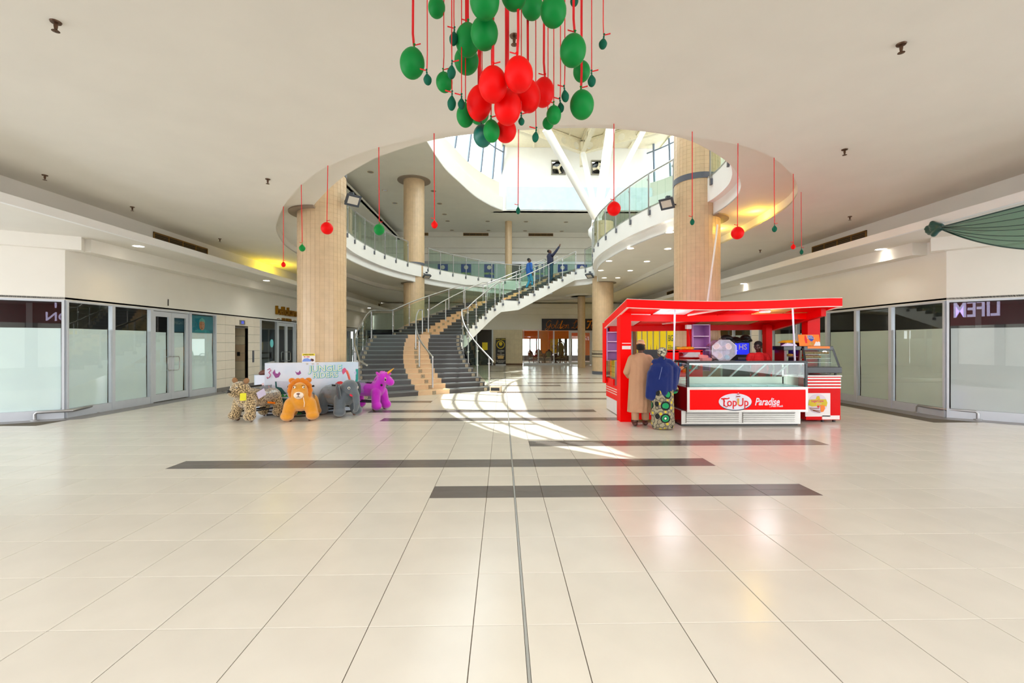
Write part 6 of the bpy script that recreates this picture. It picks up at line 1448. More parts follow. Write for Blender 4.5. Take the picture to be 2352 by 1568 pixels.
q = P(1815, 786, 9.7); t = thing('cardboard_tray', 'yellow cardboard tray on the dark bread rack', 'box', (q.x, q.y, zt)); MB().hexa([(q.x-.14, q.y-.1, zt+.0), (q.x+.14, q.y-.1, zt+.0), (q.x+.14, q.y+.12, zt+.0), (q.x-.14, q.y+.12, zt+.0), (q.x-.14, q.y-.1, zt+.07), (q.x+.14, q.y-.1, zt+.07), (q.x+.14, q.y+.12, zt+.07), (q.x-.14, q.y+.12, zt+.07)]).build('tray', M_mar, t); MB().hexa([(q.x-.2, q.y-.14, zt+.07), (q.x+.18, q.y-.14, zt+.07), (q.x+.18, q.y+.14, zt+.07), (q.x-.2, q.y+.14, zt+.07), (q.x-.1, q.y-.04, zt+.12), (q.x+.16, q.y-.04, zt+.13), (q.x+.16, q.y+.1, zt+.13), (q.x-.1, q.y+.1, zt+.12)]).build('lid', mat('card_yellow', (226, 176, 20), .6), t)
q = P(1812, 790, 9.52); tag(MB().hexa([(q.x-.16, q.y-.06, zt), (q.x+.14, q.y-.06, zt), (q.x+.14, q.y+.03, zt), (q.x-.16, q.y+.03, zt), (q.x-.06, q.y-.05, zt+.06), (q.x+.12, q.y-.05, zt+.04), (q.x+.12, q.y+.02, zt+.04), (q.x-.06, q.y+.02, zt+.06)]).build('paper_bag', mat('lilac_paper', (212, 204, 232), .6), bevel=.004), 'folded lilac paper bag in front of the yellow tray on the rack', 'bag')
# ================================================================= rides counter round the left column
cL, cR = P(608, 832, 10.18), P(823, 827, 10.85); zt = 1.18
M_cw = mat('counter_print_white', (222, 226, 240), .4, c2=(196, 216, 236), ns=.9)
ctr = thing('rides_counter', 'white printed counter wrapped round the left column behind the plush rides', 'counter', ((cL.x+cR.x)/2, (cL.y+cR.y)/2+.3, 0))
cd = V((cR.x-cL.x, cR.y-cL.y, 0)); Wc = cd.length; cd.normalize(); cn = V((cd.y, -cd.x, 0))
def bow(x): t = x/Wc; return .16*4*t*(1-t)*.3
def fC(x, z, h=0): return V((cL.x, cL.y, 0))+cd*x+cn*(bow(x)+h)+V((0, 0, z))
NB = 24; mb = MB()
for i in range(NB):
    a, b = Wc*i/NB, Wc*(i+1)/NB; mb.hexa([fC(a, .04, 0), fC(b, .04, 0), fC(b, .04, -.03), fC(a, .04, -.03), fC(a, zt, 0), fC(b, zt, 0), fC(b, zt, -.03), fC(a, zt, -.03)])
mb.build('front_panel', M_cw, ctr, smooth=30)
mb = MB()
for i in range(NB): a, b = Wc*i/NB, Wc*(i+1)/NB; mb.hexa([fC(a, 0, -.02), fC(b, 0, -.02), fC(b, 0, -.05), fC(a, 0, -.05), fC(a, .04, -.02), fC(b, .04, -.02), fC(b, .04, -.05), fC(a, .04, -.05)])
mb.build('plinth', M_black, ctr)
mb = MB(); dp = .62
for x in (.0, Wc-.03): mb.hexa([fC(x, 0, -.0), fC(x+.03, 0, 0), fC(x+.03, 0, -dp*2), fC(x, 0, -dp*2), fC(x, zt, 0), fC(x+.03, zt, 0), fC(x+.03, zt, -dp*2), fC(x, zt, -dp*2)])
mb.build('side_panel', M_cw, ctr)
mb = MB()
for i in range(NB): a, b = Wc*i/NB, Wc*(i+1)/NB; mb.hexa([fC(a, zt-.03, -.03), fC(b, zt-.03, -.03), fC(b, zt-.03, -.2), fC(a, zt-.03, -.2), fC(a, zt, -.03), fC(b, zt, -.03), fC(b, zt, -.2), fC(a, zt, -.2)])
mb.build('top_shelf', M_white, ctr)
kx = Wc/215.; pxx = lambda u: (u-608)*kx
def pzz(u, v):
    t = (u-608)/215.; d = 10.18+.67*t-bow(pxx(u)); return CAMZ+(788-v)/FPX*d
def art(nm, pts, m, h=.003, t=.002, parent=None):
    poly = [(pxx(u), pzz(u, v)) for u, v in pts]; return MB().plate(poly, lambda x, y, hh=0: fC(x, y, h+hh), t).build(nm, m, parent or ctr)
def arc_art(nm, pts, r, m, h=.004): return MB().tube([fC(pxx(u), pzz(u, v), h) for u, v in pts], r, 6, flat=.25).build(nm, m, ctr)
M_pp = mat('print_pink', (214, 84, 132), .5); M_pu = mat('print_purple', (150, 70, 140), .5); M_tg = mat('print_teal', (20, 150, 140), .5); M_gd = mat('print_dark_green', (10, 84, 84), .5); M_lg = mat('print_leaf_green', (40, 160, 70), .5); M_vi = mat('print_violet', (130, 118, 156), .5); M_tx = mat('print_aqua', (40, 178, 198), .5); M_cr = mat('print_cream', (226, 232, 206), .5); M_ro = mat('print_red', (224, 60, 60), .5)
for st_, u, v, sz in (('JUNGLE', 745, 846.5, .2), ('RIDERS', 744.5, 861.5, .17)):
    x0, z0_ = pxx(u), pzz(u, v)
    for dx, dz, m_, h_, bo in ((.004, -.004, M_tx, .003, .05), (0, 0, M_cr, .007, .012)):
        MB().text(st_, lambda x, y, h=0: fC(x0+x+dx, z0_+y+dz+.05*x*.3, h_+h), sz, .003, bold=bo, sx=1.02).build('lettering', m_, ctr)
arc_art('printed_monkey', [(614, 849), (619, 846), (622, 850), (617, 855), (621, 860), (619, 866), (614, 869), (613, 865)], .028, M_pp)
art('printed_bird', [(625, 856), (630, 848), (632, 857), (637, 858), (640, 853), (643, 858), (639, 866), (632, 868)], M_pu)
art('printed_bird', [(675, 852), (679, 855), (683, 855), (686, 850), (689, 857), (684, 861), (679, 860)], M_pu)
art('printed_giraffe_head', [(783, 849), (787, 846), (790, 844), (793, 847), (796, 851), (790, 856), (786, 860), (784, 855)], M_pp)
arc_art('printed_giraffe_neck', [(794, 851), (798, 860), (801, 870), (803, 880)], .03, mat('print_coral', (232, 120, 90), .5))
for k in range(5): art('printed_spot', [(794+1.9*k, 855+4.6*k), (797+1.9*k, 856+4.6*k), (797+1.9*k, 859+4.6*k), (795+1.9*k, 858+4.6*k)], M_ro, .012)
arc_art('printed_palm', [(819, 847), (819, 858), (819, 870), (816, 884)], .035, M_tg); art('printed_leaf', [(812, 856), (816, 852), (820, 855), (818, 860)], mat('print_lilac', (190, 190, 226), .5), .006)
art('printed_mane', [(767, 890), (768, 880), (774, 876), (781, 875), (788, 878), (791, 884), (790, 890), (784, 884), (777, 883), (772, 890)], M_ro); art('printed_face', [(773, 890), (777, 883), (784, 883), (788, 890)], mat('print_peach', (246, 206, 186), .5), .004)
art('printed_foliage', [(609, 884), (613, 886), (618, 884), (624, 883), (623, 893), (616, 896), (610, 893)], M_gd); art('printed_flower', [(616, 885), (619, 887), (618, 893), (616, 890)], M_ro, .006)
fr_ = art('printed_picture', [(630, 875), (683, 876), (683, 912), (631, 911)], mat('print_pale', (206, 208, 226), .5))
for pts, m_ in (([(631, 876), (634, 876), (635, 888), (645, 890), (652, 899), (657, 904), (645, 906), (632, 901)], M_gd), ([(656, 902), (664, 893), (672, 886), (683, 877), (683, 906), (668, 905)], M_vi), ([(658, 901), (668, 897), (683, 900), (683, 906), (664, 905)], M_gd), ([(640, 911), (642, 904), (645, 909), (648, 903), (652, 910), (656, 905), (660, 911), (664, 904), (669, 911), (674, 905), (678, 911)], M_lg)): art('printed_leaf', pts, m_, .006)
for pts, m_ in (([(632, 914), (690, 916), (690, 950), (634, 949)], M_gd), ([(634, 949), (637, 930), (641, 942), (645, 924), (649, 940), (654, 922), (658, 941), (663, 928), (667, 942), (673, 926), (679, 942), (686, 930), (690, 950)], M_lg), ([(640, 922), (648, 920), (650, 928), (642, 929)], mat('print_pale', 0)), ([(700, 893), (706, 896), (704, 905), (698, 903)], M_vi), ([(712, 896), (717, 899), (719, 906), (715, 904)], M_tg), ([(708, 906), (717, 906), (722, 912), (716, 916), (709, 914)], M_gd)): art('printed_foliage', pts, m_, .004)
M_tape = mat('old_tape', (196, 186, 172), .6)
for u in (700, 713, 724): art('tape_mark', [(u, 834), (u+5, 834), (u+5, 837), (u, 837)], M_tape, .002)
# low rounded wing on the left with a bag on it
wg = P(597, 860, 10.95); zw = .86
t = thing('low_counter', 'low white rounded counter wing left of the rides counter', 'counter', (wg.x+.1, wg.y+.1, 0))
pl = [(wg.x-.17+.17*(1-math.cos(a))*1., wg.y+.1-.17*math.sin(a)) for a in [k*PI/2/8 for k in range(9)]]+[(wg.x+.42, wg.y-.07), (wg.x+.42, wg.y+.27)]+[(wg.x+.0-.17*math.sin(a), wg.y+.1+.17*math.cos(a)) for a in [k*PI/2/8 for k in range(8)]]
MB().prism(pl, .0, zw).build('body', M_cw, t, smooth=35)
fw = lambda x, y, h=0: V((wg.x+.02+x, wg.y-.072-h, y))
MB().plate([(0, .32), (.05, .4), (.02, .55), (.06, .66), (.1, .68), (.13, .6), (.11, .5), (.08, .33)], fw, .003).build('printed_figure', mat('print_blush', (230, 196, 200), .5), t)
t = thing('handbag', 'brown soft bag with yellow top on the low white counter wing', 'bag', (wg.x+.1, wg.y, zw)); MB().ell((wg.x+.1, wg.y+.04, zw+.06), (.15, .1, .07), Matrix.Rotation(-.25, 3, 'Y')).build('bag', mat('brown_leather', (104, 56, 44), .45), t, smooth=60); MB().ell((wg.x+.17, wg.y+.03, zw+.135), (.08, .07, .03), Matrix.Rotation(-.4, 3, 'Y'), 10, 6).build('cloth', mat('bag_yellow', (240, 196, 20), .6), t, smooth=60)
# price card on the counter
c0 = fC(pxx(705), zt, -.1); t = thing('price_card', 'small printed card with yellow heading on top of the rides counter', 'sign', c0); fK = frame_of(c0, cd, V((0, 0, 1)))
mb = MB(); fbox(mb, fK, -.14, .14, 0, .21, 0, .004); card = mb.build('card', M_wlam, t); mb = MB(); fbox(mb, fK, -.135, .135, .155, .205, .004, .005); mb.build('heading_band', M_yel, card)
MB().text('JUNGLE RIDERS', frame_of(fK(0, .18, .006), cd, V((0, 0, 1))), .038, .001, bold=.02, sx=.85).build('lettering', M_black, card); MB().text('N 1000', frame_of(fK(-.04, .128, .006), cd, V((0, 0, 1))), .04, .001, bold=.02).build('price', M_ro, card)
MB().plate([(-.14, .02), (.05, .02), (.06, .06), (-.02, .1), (-.1, .09)], lambda x, y, h=0: fK(x, y, .005+h), .001).build('printed_blue', mat('print_blue', (120, 150, 226), .5), card); MB().plate([(.03, .05), (.08, .02), (.12, .04), (.1, .08), (.05, .09)], lambda x, y, h=0: fK(x, y, .005+h), .001).build('printed_animal', M_wood, card)
# ================================================================= plush rides
def plush_mat(name, c, c2=None, ns=6., noise=.1, bump=.5): return mat(name, c, .95, spec=.1, noise=noise, ns=ns, bump=bump, bs=90, sheen=.6, c2=c2)
M_leo = plush_mat('leopard_plush', (74, 54, 36), c2=(222, 196, 150), ns=48); M_lion = plush_mat('lion_plush', (226, 152, 44)); M_lmane = plush_mat('lion_mane_plush', (216, 122, 20)); M_ele = plush_mat('elephant_plush', (98, 106, 114)); M_ele2 = plush_mat('elephant_ear_plush', (84, 92, 100)); M_uni = plush_mat('unicorn_plush', (206, 44, 206)); M_uni2 = plush_mat('unicorn_mane_plush', (214, 60, 200))
M_muz = plush_mat('cream_plush', (244, 224, 208)); M_eyew = mat('eye_white', (246, 240, 230), .2); M_eyeb = mat('eye_black', (18, 14, 14), .15); M_eyep = mat('eye_pink', (246, 190, 200), .3)
M_film = glass('clear_plastic_cover', (244, 244, 248), .10, rough=.12, milk=.16, milkc=(214, 216, 224)); M_wheel = mat('brown_wheel', (96, 56, 36), .5)
def ride(name, label, me, m, pos, hd, s=1., hz=.74, film=True, wheels=M_wheel):
    rz = math.atan2(hd[1], hd[0]); t = thing(name, label, 'plush ride', (pos[0], pos[1], 0), rz)
    o = add_mesh('body', me, m, t); o.scale = (s, s, s)
    B = lambda mb, n_, m_, sm=60, par=None: (lambda q: (q))(mb.build(n_, m_, t, smooth=sm, local=True))
    for x in (-.34, .34):
        for y in (-.19, .19): B(MB().lathe([(.02, -.02), (.052, -.02), (.055, 0), (.052, .02), (.02, .02)], 14, (x*s, y*s, .055), rot=Matrix.Rotation(PI/2, 3, 'X')), 'wheel', wheels)
    fr = MB()
    for y in (-.12, .12): fr.tube([(-.36*s, y*s, .2), (.36*s, y*s, .2)], .018, 6)
    for x in (-.34, .34): fr.tube([(x*s, -.2*s, .1), (x*s, .2*s, .1)], .016, 6)
    B(fr, 'frame', M_black)
    B(MB().tube([(.16*s, -.27*s, hz*s), (.18*s, 0, hz*s-.03), (.16*s, .27*s, hz*s)], .02, 8), 'handlebar', M_black)
    if film:
        mb = MB(); nx, na = 8, 14; vs_ = []
        for i in range(nx+1):
            x = -.34+.42*i/nx
            for k in range(na+1):
                a = -1.75+3.5*k/na; r = .235+.012*math.sin(k*1.7+i*1.3)+.02*abs(a)/1.75; vs_.append((x*s+.012*math.sin(k*2.1), r*math.sin(a)*s, (.46+r*math.cos(a))*s))
        mb.add(vs_, [(i*(na+1)+k, i*(na+1)+k+1, (i+1)*(na+1)+k+1, (i+1)*(na+1)+k) for i in range(nx) for k in range(na)]); B(mb, 'plastic_cover', M_film)
        B(MB().ell((-.08*s, 0, .655*s), (.17*s, .12*s, .03*s)), 'seat_pad', M_band)
    return t, B
def eyes(B, c, r, dy, white=M_eyew, d=(1, 0, 0)):
    for sy in (-1, 1):
        p = V((c[0], sy*dy, c[2])); n_ = V((.8, sy*.6, .1)).normalized(); B(MB().ell(p, (r, r, r)), 'eye', white); B(MB().ell(p+n_*r*.55, (r*.62, r*.62, r*.62)), 'pupil', M_eyeb)
# leopard
lp = AZ(590, 962); hd = V((-.34, -.9)).normalized()
t, B = ride('plush_leopard', 'leopard print plush ride with yellow tag, leftmost of the four animal rides', ME_leo, M_leo, (lp.x, lp.y+.05), hd, 1.0)
for sy in (-1, 1): B(MB().ell((.42, sy*.16, .85), (.035, .075, .06), Matrix.Rotation(sy*.3, 3, 'X')), 'ear', mat('leopard_ear', (150, 110, 74), .9, bump=.4))
B(MB().ell((.69, 0, .65), (.035, .045, .03)), 'nose', M_eyeb); eyes(B, (.575, 0, .725), .022, .075)
for sy in (-1, 1): B(MB().tube([(.66, sy*.05, .61), (.70, sy*.14, .63), (.68, sy*.2, .64)], .005, 5), 'whiskers', M_black)
B(MB().ell((.50, .21, .53), (.07, .02, .05)), 'ear_flap', mat('leopard_flap', (196, 170, 130), .9, c2=(110, 84, 56), ns=40)); B(MB().obox((.56, .235, .54), (.8, -.5, 0), (.5, .8, .1), (0, 0, 1), .11, .012, .15), 'yellow_tag', mat('neon_tag', (232, 226, 30), .5))
B(MB().obox((.13, .235, .56), (1, 0, -.4), (0, 1, .25), (.4, 0, 1), .2, .01, .15), 'white_patch', mat('white_label_film', (222, 216, 250), .3)); B(MB().obox((-.12, .24, .34), (1, 0, .2), (0, 1, 0), (0, 0, 1), .2, .012, .04), 'orange_strap', M_orange)
# lion
lp = AZ(691, 963); hd = V((.3, -.95)).normalized()
t, B = ride('plush_lion', 'golden plush lion ride facing forward with white muzzle', ME_lion, M_lion, (lp.x-.03, lp.y+.12), hd, .96)
add_mesh('mane', ME_mane, M_lmane, t)
for sy in (-1, 1): B(MB().ell((.3, sy*.15, .84), (.04, .075, .06), Matrix.Rotation(sy*.4, 3, 'X')), 'ear', M_lmane)
B(MB().ell((.585, 0, .565), (.065, .095, .07)), 'muzzle', M_muz); B(MB().ell((.645, 0, .6), (.02, .035, .02)), 'nose', mat('nose_brown', (120, 80, 70), .4)); B(MB().tube([(.65, 0, .585), (.652, 0, .545)], .005, 5), 'mouth_line', M_black); B(MB().tube([(.63, -.04, .53), (.65, 0, .54), (.63, .04, .53)], .005, 5), 'mouth_line', M_black)
eyes(B, (.515, 0, .72), .024, .085)
for sy in (-1, 1): B(MB().tube([(.535, sy*.05, .755), (.525, sy*.085, .763), (.505, sy*.115, .75)], .005, 5), 'brow', M_wood)
B(MB().tube([(.6, .09, .52), (.58, .11, .4), (.56, .1, .32)], .006, 5), 'drawstring', M_muz)
# elephant
lp = AZ(768, 954); hd = V((.80, -.6)).normalized()
t, B = ride('plush_elephant', 'grey plush elephant ride with clear plastic cover and hanging trunk', ME_ele, M_ele, (lp.x+.05, lp.y+.12), hd, .97, hz=.72, wheels=mat('copper_wheel', (150, 96, 66), .4))
for sy in (-1, 1):
    B(MB().ell((.34, sy*.23, .56), (.12, .035, .2), Matrix.Rotation(sy*.3, 3, 'Z') @ Matrix.Rotation(-sy*.18, 3, 'X')), 'ear', M_ele2); B(MB().ell((.36, sy*.262, .53), (.075, .012, .15), Matrix.Rotation(sy*.3, 3, 'Z') @ Matrix.Rotation(-sy*.18, 3, 'X')), 'ear_lining', M_band)
eyes(B, (.55, 0, .645), .03, .108); B(MB().ell((.60, -.075, .49), (.05, .045, .02), Matrix.Rotation(.5, 3, 'Y')), 'tongue', mat('tongue_red', (226, 36, 70), .5)); B(MB().ell((.60, .075, .49), (.05, .045, .02), Matrix.Rotation(.5, 3, 'Y')), 'tongue', mat('tongue_red', 0))
# unicorn
lp = AZ(851, 941); hd = V((.93, -.36)).normalized()
t, B = ride('plush_unicorn', 'bright purple plush unicorn ride with gold horn beside the stairs', ME_uni, M_uni, (lp.x-.1, lp.y+.1), hd, 1.04, hz=.66)
add_mesh('mane', ME_umane, M_uni2, t)
B(MB().lathe([(.035, 0), (.028, .06), (.018, .13), (.004, .22)], 12, (.585, 0, .90), rot=Matrix.Rotation(.95, 3, 'Y')), 'horn', mat('horn_gold', (232, 168, 44), .4, metal=.3))
for sy in (-1, 1): B(MB().ell((.40, sy*.12, .87), (.045, .03, .085), Matrix.Rotation(-sy*.5, 3, 'X') @ Matrix.Rotation(-.4, 3, 'Y')), 'ear', M_uni2)
for sy in (-1, 1):
    R = Matrix.Rotation(sy*.5, 3, 'Z'); p = V((.585, sy*.1, .76)); B(MB().ell(p, (.035, .022, .055), R), 'eye', M_eyep); B(MB().ell(p+V((.012, sy*.012, .0)), (.028, .018, .04), R), 'pupil', M_eyeb); B(MB().ell(p+V((.028, sy*.022, .018)), (.01, .008, .012), R), 'eye_glint', M_eyew)
    B(MB().ell((.715, sy*.04, .67), (.008, .01, .012)), 'nostril', M_eyeb)
    B(MB().ell((.5, sy*.125, .62), (.03, .025, .03)), 'bridle_knob', M_black)
# ================================================================= people
def person(label, me, pos, rz, skin=M_skin, z=0.):
    t = thing('person', label, 'person', (pos[0], pos[1], z), rz); add_mesh('body', me, skin, t); return t
def hair(t, c, r, rot=None, nm='hair'): return MB().ell(c, r, rot, 18, 12).build(nm, M_hair, t, smooth=60, local=True)
def shoes(t, pts, m, s=1.):
    for (x, y, z) in pts: MB().ell((x, y+.045*s, z), (.052*s, .135*s, .05*s)).build('shoe', m, t, smooth=60, local=True)
M_kaf = mat('kaftan_cloth', (190, 146, 116), .9, spec=.15, noise=.04, ns=5, bump=.15, bs=40)
mk = P(1471, 977.5, 8.95); t = person('man in long beige kaftan and striped cap with his back turned, at the kiosk counter', ME_kaftan_man, (mk.x, mk.y), -.12)
add_mesh('kaftan', ME_kaftan, M_kaf, t)
for sx, dy in ((-1, -.03), (1, .06)): MB().tube([(sx*.1, .02+dy*.4, .5), (sx*.105, dy, .12)], [.085, .07], 12).build('trouser_leg', M_kaf, t, smooth=60, local=True)
shoes(t, ((-.105, -.03, .05), (.11, .07, .05)), mat('brown_shoe', (88, 48, 40), .5))
Rk = Matrix.Rotation(-.35, 3, 'Z') @ Matrix.Rotation(-.25, 3, 'X')
hair(t, HK((0, -.02, 1.655)), (.08, .094, .085), Rk)
cc_ = HK((0, -.012, 1.70))
for k, (z, c_) in enumerate(((0, (150, 92, 60)), (.02, (236, 200, 160)), (.035, (190, 100, 60)), (.052, (226, 180, 140)), (.068, (150, 92, 60)), (.08, (236, 214, 190)))):
    r = .088-.006*k; MB().lathe([(r, z-.012), (r+.002, z), (r-.003, z+.012)]+([(0.001, z+.018)] if k == 5 else []), 22, cc_, rot=Rk, caps=False).build('cap_band', mat('cap_%d' % k, c_, .8, bump=.3), t, smooth=50, local=True)
# woman
def print_mat():
    m = bpy.data.materials.new('african_print'); m.use_nodes = True; nt = m.node_tree; N = nt.nodes; L = nt.links; b = N['Principled BSDF']; b.inputs['Roughness'].default_value = .8
    tc = N.new('ShaderNodeTexCoord')
    def vor(scale, ramp, rnd=.35):
        v = N.new('ShaderNodeTexVoronoi'); v.inputs['Scale'].default_value = scale; v.inputs['Randomness'].default_value = rnd; L.new(tc.outputs['Object'], v.inputs['Vector'])
        r = N.new('ShaderNodeValToRGB'); L.new(v.outputs['Distance'], r.inputs[0]); r.color_ramp.interpolation = 'CONSTANT'
        e = r.color_ramp.elements; e[0].position = 0; e[0].color = lin(ramp[0][1])+(1,); e[1].position = ramp[1][0]; e[1].color = lin(ramp[1][1])+(1,)
        for p_, c_ in ramp[2:]: q = e.new(p_); q.color = lin(c_)+(1,)
        return v, r
    v1, r1 = vor(4.6, ((0, (220, 240, 220)), (.1, (10, 26, 20)), (.16, (20, 150, 90)), (.3, (14, 16, 18)), (.42, (70, 66, 60))))
    v2, r2 = vor(11., ((0, (214, 190, 40)), (.28, (150, 138, 112)), (.5, (90, 84, 74)), (.62, (160, 150, 124))), .9)
    mx = N.new('ShaderNodeMix'); mx.data_type = 'RGBA'; gt = N.new('ShaderNodeMath'); gt.operation = 'GREATER_THAN'; gt.inputs[1].default_value = .42; L.new(v1.outputs['Distance'], gt.inputs[0])
    L.new(gt.outputs[0], mx.inputs[0]); L.new(r1.outputs[0], mx.inputs[6]); L.new(r2.outputs[0], mx.inputs[7]); L.new(mx.outputs[2], b.inputs['Base Color']); return m
M_prt = print_mat(); M_shw = mat('navy_shawl', (30, 44, 104), .95, spec=.1, noise=.08, ns=4, bump=.2, bs=30, sheen=.3)
wk = P(1521, 987, 8.62); t = person('woman in navy shawl and printed skirt, gloved right hand on the freezer edge', ME_woman, (wk.x, wk.y), -.1, mat('amber_skin', (176, 106, 56), .5, noise=.06))
add_mesh('shawl', ME_shawl, M_shw, t); add_mesh('skirt', ME_skirt, M_prt, t)
add_mesh('head_wrap', ME_wrap, mat('head_wrap_print', (40, 44, 46), .8, c2=(206, 200, 172), ns=22), t)
s_ = 1.52/1.75
add_mesh('glove', ME_glove, mat('grey_glove', (96, 98, 104), .8, bump=.4, bs=120), t)
MB().tube([V((.50, .215, 1.335))*s_, V((.565, .252, 1.362))*s_], [.034, .036], 12).build('glove_cuff', M_black, t, smooth=60, local=True)
for sx in (-1, 1): MB().tube([V((sx*.05, -.2, 1.36))*s_, V((sx*.07-.05, -.23, 1.1))*s_], .005, 5).build('shawl_cord', mat('shawl_trim', (110, 122, 170), .8), t, local=True) if sx < 0 else None
# attendant
ak = P(1742, 840, 10.05); t = person('kiosk attendant in red polo with white collar working behind the freezer', ME_att, (ak.x, ak.y), PI-.25, mat('attendant_skin', (74, 46, 36), .45, noise=.08))
M_polo = mat('red_polo', (206, 16, 22), .8, bump=.2, bs=120); s_ = 1.66/1.75
add_mesh('polo_shirt', ME_shirt, M_polo, t)
for me in ME_sleeve: add_mesh('sleeve', me, M_polo, t)
hair(t, HA((0, -.02, 1.685)), (.084, .095, .078), Matrix.Rotation(-.45, 3, 'Z') @ Matrix.Rotation(-.28, 3, 'X'))
for sx in (-1, 1):
    MB().lathe([(.066*s_, -.012), (.07*s_, .012)], 16, V((sx*.237, .02, 1.25))*s_, rot=Matrix.Rotation(sx*.3, 3, 'Y')).build('sleeve_band', M_wlam, t, smooth=60, local=True)
    MB().hexa([V(q)*s_ for q in ((sx*.005, .085, 1.40), (sx*.09, .05, 1.44), (sx*.10, .0, 1.475), (sx*.06, .03, 1.49), (sx*.005, .10, 1.405), (sx*.10, .065, 1.45), (sx*.115, .0, 1.48), (sx*.06, .045, 1.5))]).build('collar', M_wlam, t, local=True)
    MB().ell(HA((sx*.032, .083, 1.648)), (.011, .006, .005)).build('eye', M_eyew, t, local=True); MB().ell(HA((sx*.032, .09, 1.647)), (.006, .004, .006)).build('pupil', M_eyeb, t, local=True); MB().tube([HA((sx*.015, .096, 1.672)), HA((sx*.035, .094, 1.678)), HA((sx*.055, .08, 1.67))], .005, 5).build('eyebrow', M_hair, t, local=True)
MB().tube([HA((-.024, .1, 1.583)), HA((0, .106, 1.585)), HA((.024, .1, 1.583))], .007, 6, flat=.6).build('lips', mat('lips', (110, 62, 54), .4), t, local=True)
MB().box(-.012*s_, .012*s_, .128*s_, .142*s_, 1.22*s_, 1.4*s_).build('placket', M_wlam, t, local=True); MB().plate(circle(.022, 12, -.09*s_, 1.3*s_), lambda x, y, h=0: V((x, .142*s_+h, y)), .003).build('badge', M_wlam, t, local=True)
MB().box(-.17*s_, .17*s_, -.12*s_, .12*s_, .52, .98*s_).build('apron', M_polo, t, local=True, bevel=.05)
# men on the stairs, standing on real treads
def on_stairs(u, v):
    best = None
    for k in range(26, 38):
        for f in [i/20 for i in range(2, 19)]:
            p = stair_pt(sk(k)+.55, f); z = H*k; d = (p.x+.13)*SY+p.y*CY; uu = 1176+FPX*((p.x+.13)*CY-p.y*SY)/d; vv = 788-FPX*(z-CAMZ)/d; e = abs(uu-u)+abs(vv-v)
            if best is None or e < best[0]: best = (e, p, z)
    return best[1], best[2]
p, z = on_stairs(1217, 666)
t = person('man in blue shirt and light blue trousers climbing the top flight of stairs', ME_m1, p, -1.05, z=z)
add_mesh('shirt', ME_m1s, mat('denim_blue_shirt', (38, 92, 170), .85, noise=.08), t); add_mesh('trousers', ME_m1t, mat('sky_blue_trousers', (40, 156, 206), .85, noise=.06), t); hair(t, HB1((0, -.015, 1.68)), (.085, .1, .085)); shoes(t, ((-.1, -.13, .05), (.1, .11, .19)), mat('white_shoe', (226, 220, 222), .5))
p, z = on_stairs(1265, 646)
t = person('man in dark navy jacket on the stairs raising one arm to point upwards', ME_m2, p, -.95, z=z)
add_mesh('jacket', ME_m2s, mat('navy_jacket', (36, 40, 66), .85, noise=.08), t); add_mesh('jeans', ME_m2t, mat('dark_jeans', (26, 66, 96), .85, noise=.08), t); hair(t, HB2((0, -.03, 1.685)), (.082, .085, .075)); shoes(t, ((-.105, -.02, .05), (.105, -.02, .05)), mat('dark_shoe', (40, 40, 48), .5))
# ================================================================= balloons
def balloon(label, u, v, w, h, d, m, tops=None, group=None, lean=0.):
    c = P(u, v, d); rx = w/2*d/FPX; rz_ = h/2*d/FPX; small = w < 22
    t = thing('balloon', label, 'balloon', c, group=group); mb = MB(); prof = []
    R = Matrix.Rotation(lean, 3, 'Y')
    N_ = 18
    for j in range(N_+1):
        a = PI*j/N_-PI/2; zz = math.sin(a); r = math.cos(a)
        if zz > 0: r *= (1-.62*zz**1.3) if small else (1-.10*zz**2)
        prof.append((max(r, .002)*rx, zz*rz_))
    mb.lathe(prof, 24, (0, 0, 0), rot=R); mb.build('skin', m, t, smooth=80, local=True)
    kr = max(.007, rx*.1); kt = R @ V((0, 0, rz_)); MB().lathe([(kr*.5, -.004), (kr, .008), (kr*.45, .016), (kr*1.1, .03), (kr*.3, .034)], 10, kt, rot=R).build('knot', m, t, smooth=60, local=True)
    top = V((0, 0, ZC-c.z)) if tops is None else P(*tops)-c
    k0 = kt+V((0, 0, .016)); o = MB(); wv = (.0085 if w > 45 else .0035) if d < 4.5 else .006
    pts = [k0, k0.lerp(top, .12)*1+V((0, 0, 0)), k0.lerp(top, .5), top]; pts[1].x *= .4; n_ = V((1, .15, 0)).normalized()
    ring = [[p-n_*wv-V((0, .0012, 0)), p+n_*wv-V((0, .0012, 0)), p+n_*wv+V((0, .0012, 0)), p-n_*wv+V((0, .0012, 0))] for p in pts]; o.loft(ring); o.build('ribbon', M_ribbon, t, local=True)
    sg = 1 if (int(u*7) % 2) else -1; MB().hexa([k0+V(q) for q in ((0, 0, 0), (.05*sg, 0, .012), (.05*sg, .002, .012), (0, .002, 0), (0, 0, .008), (.05*sg, 0, .022), (.05*sg, .002, .022), (0, .002, .008))]).build('ribbon_tail', M_ribbon, t, local=True)
    return t
G, D, R_d = M_green, M_dgreen, M_bred
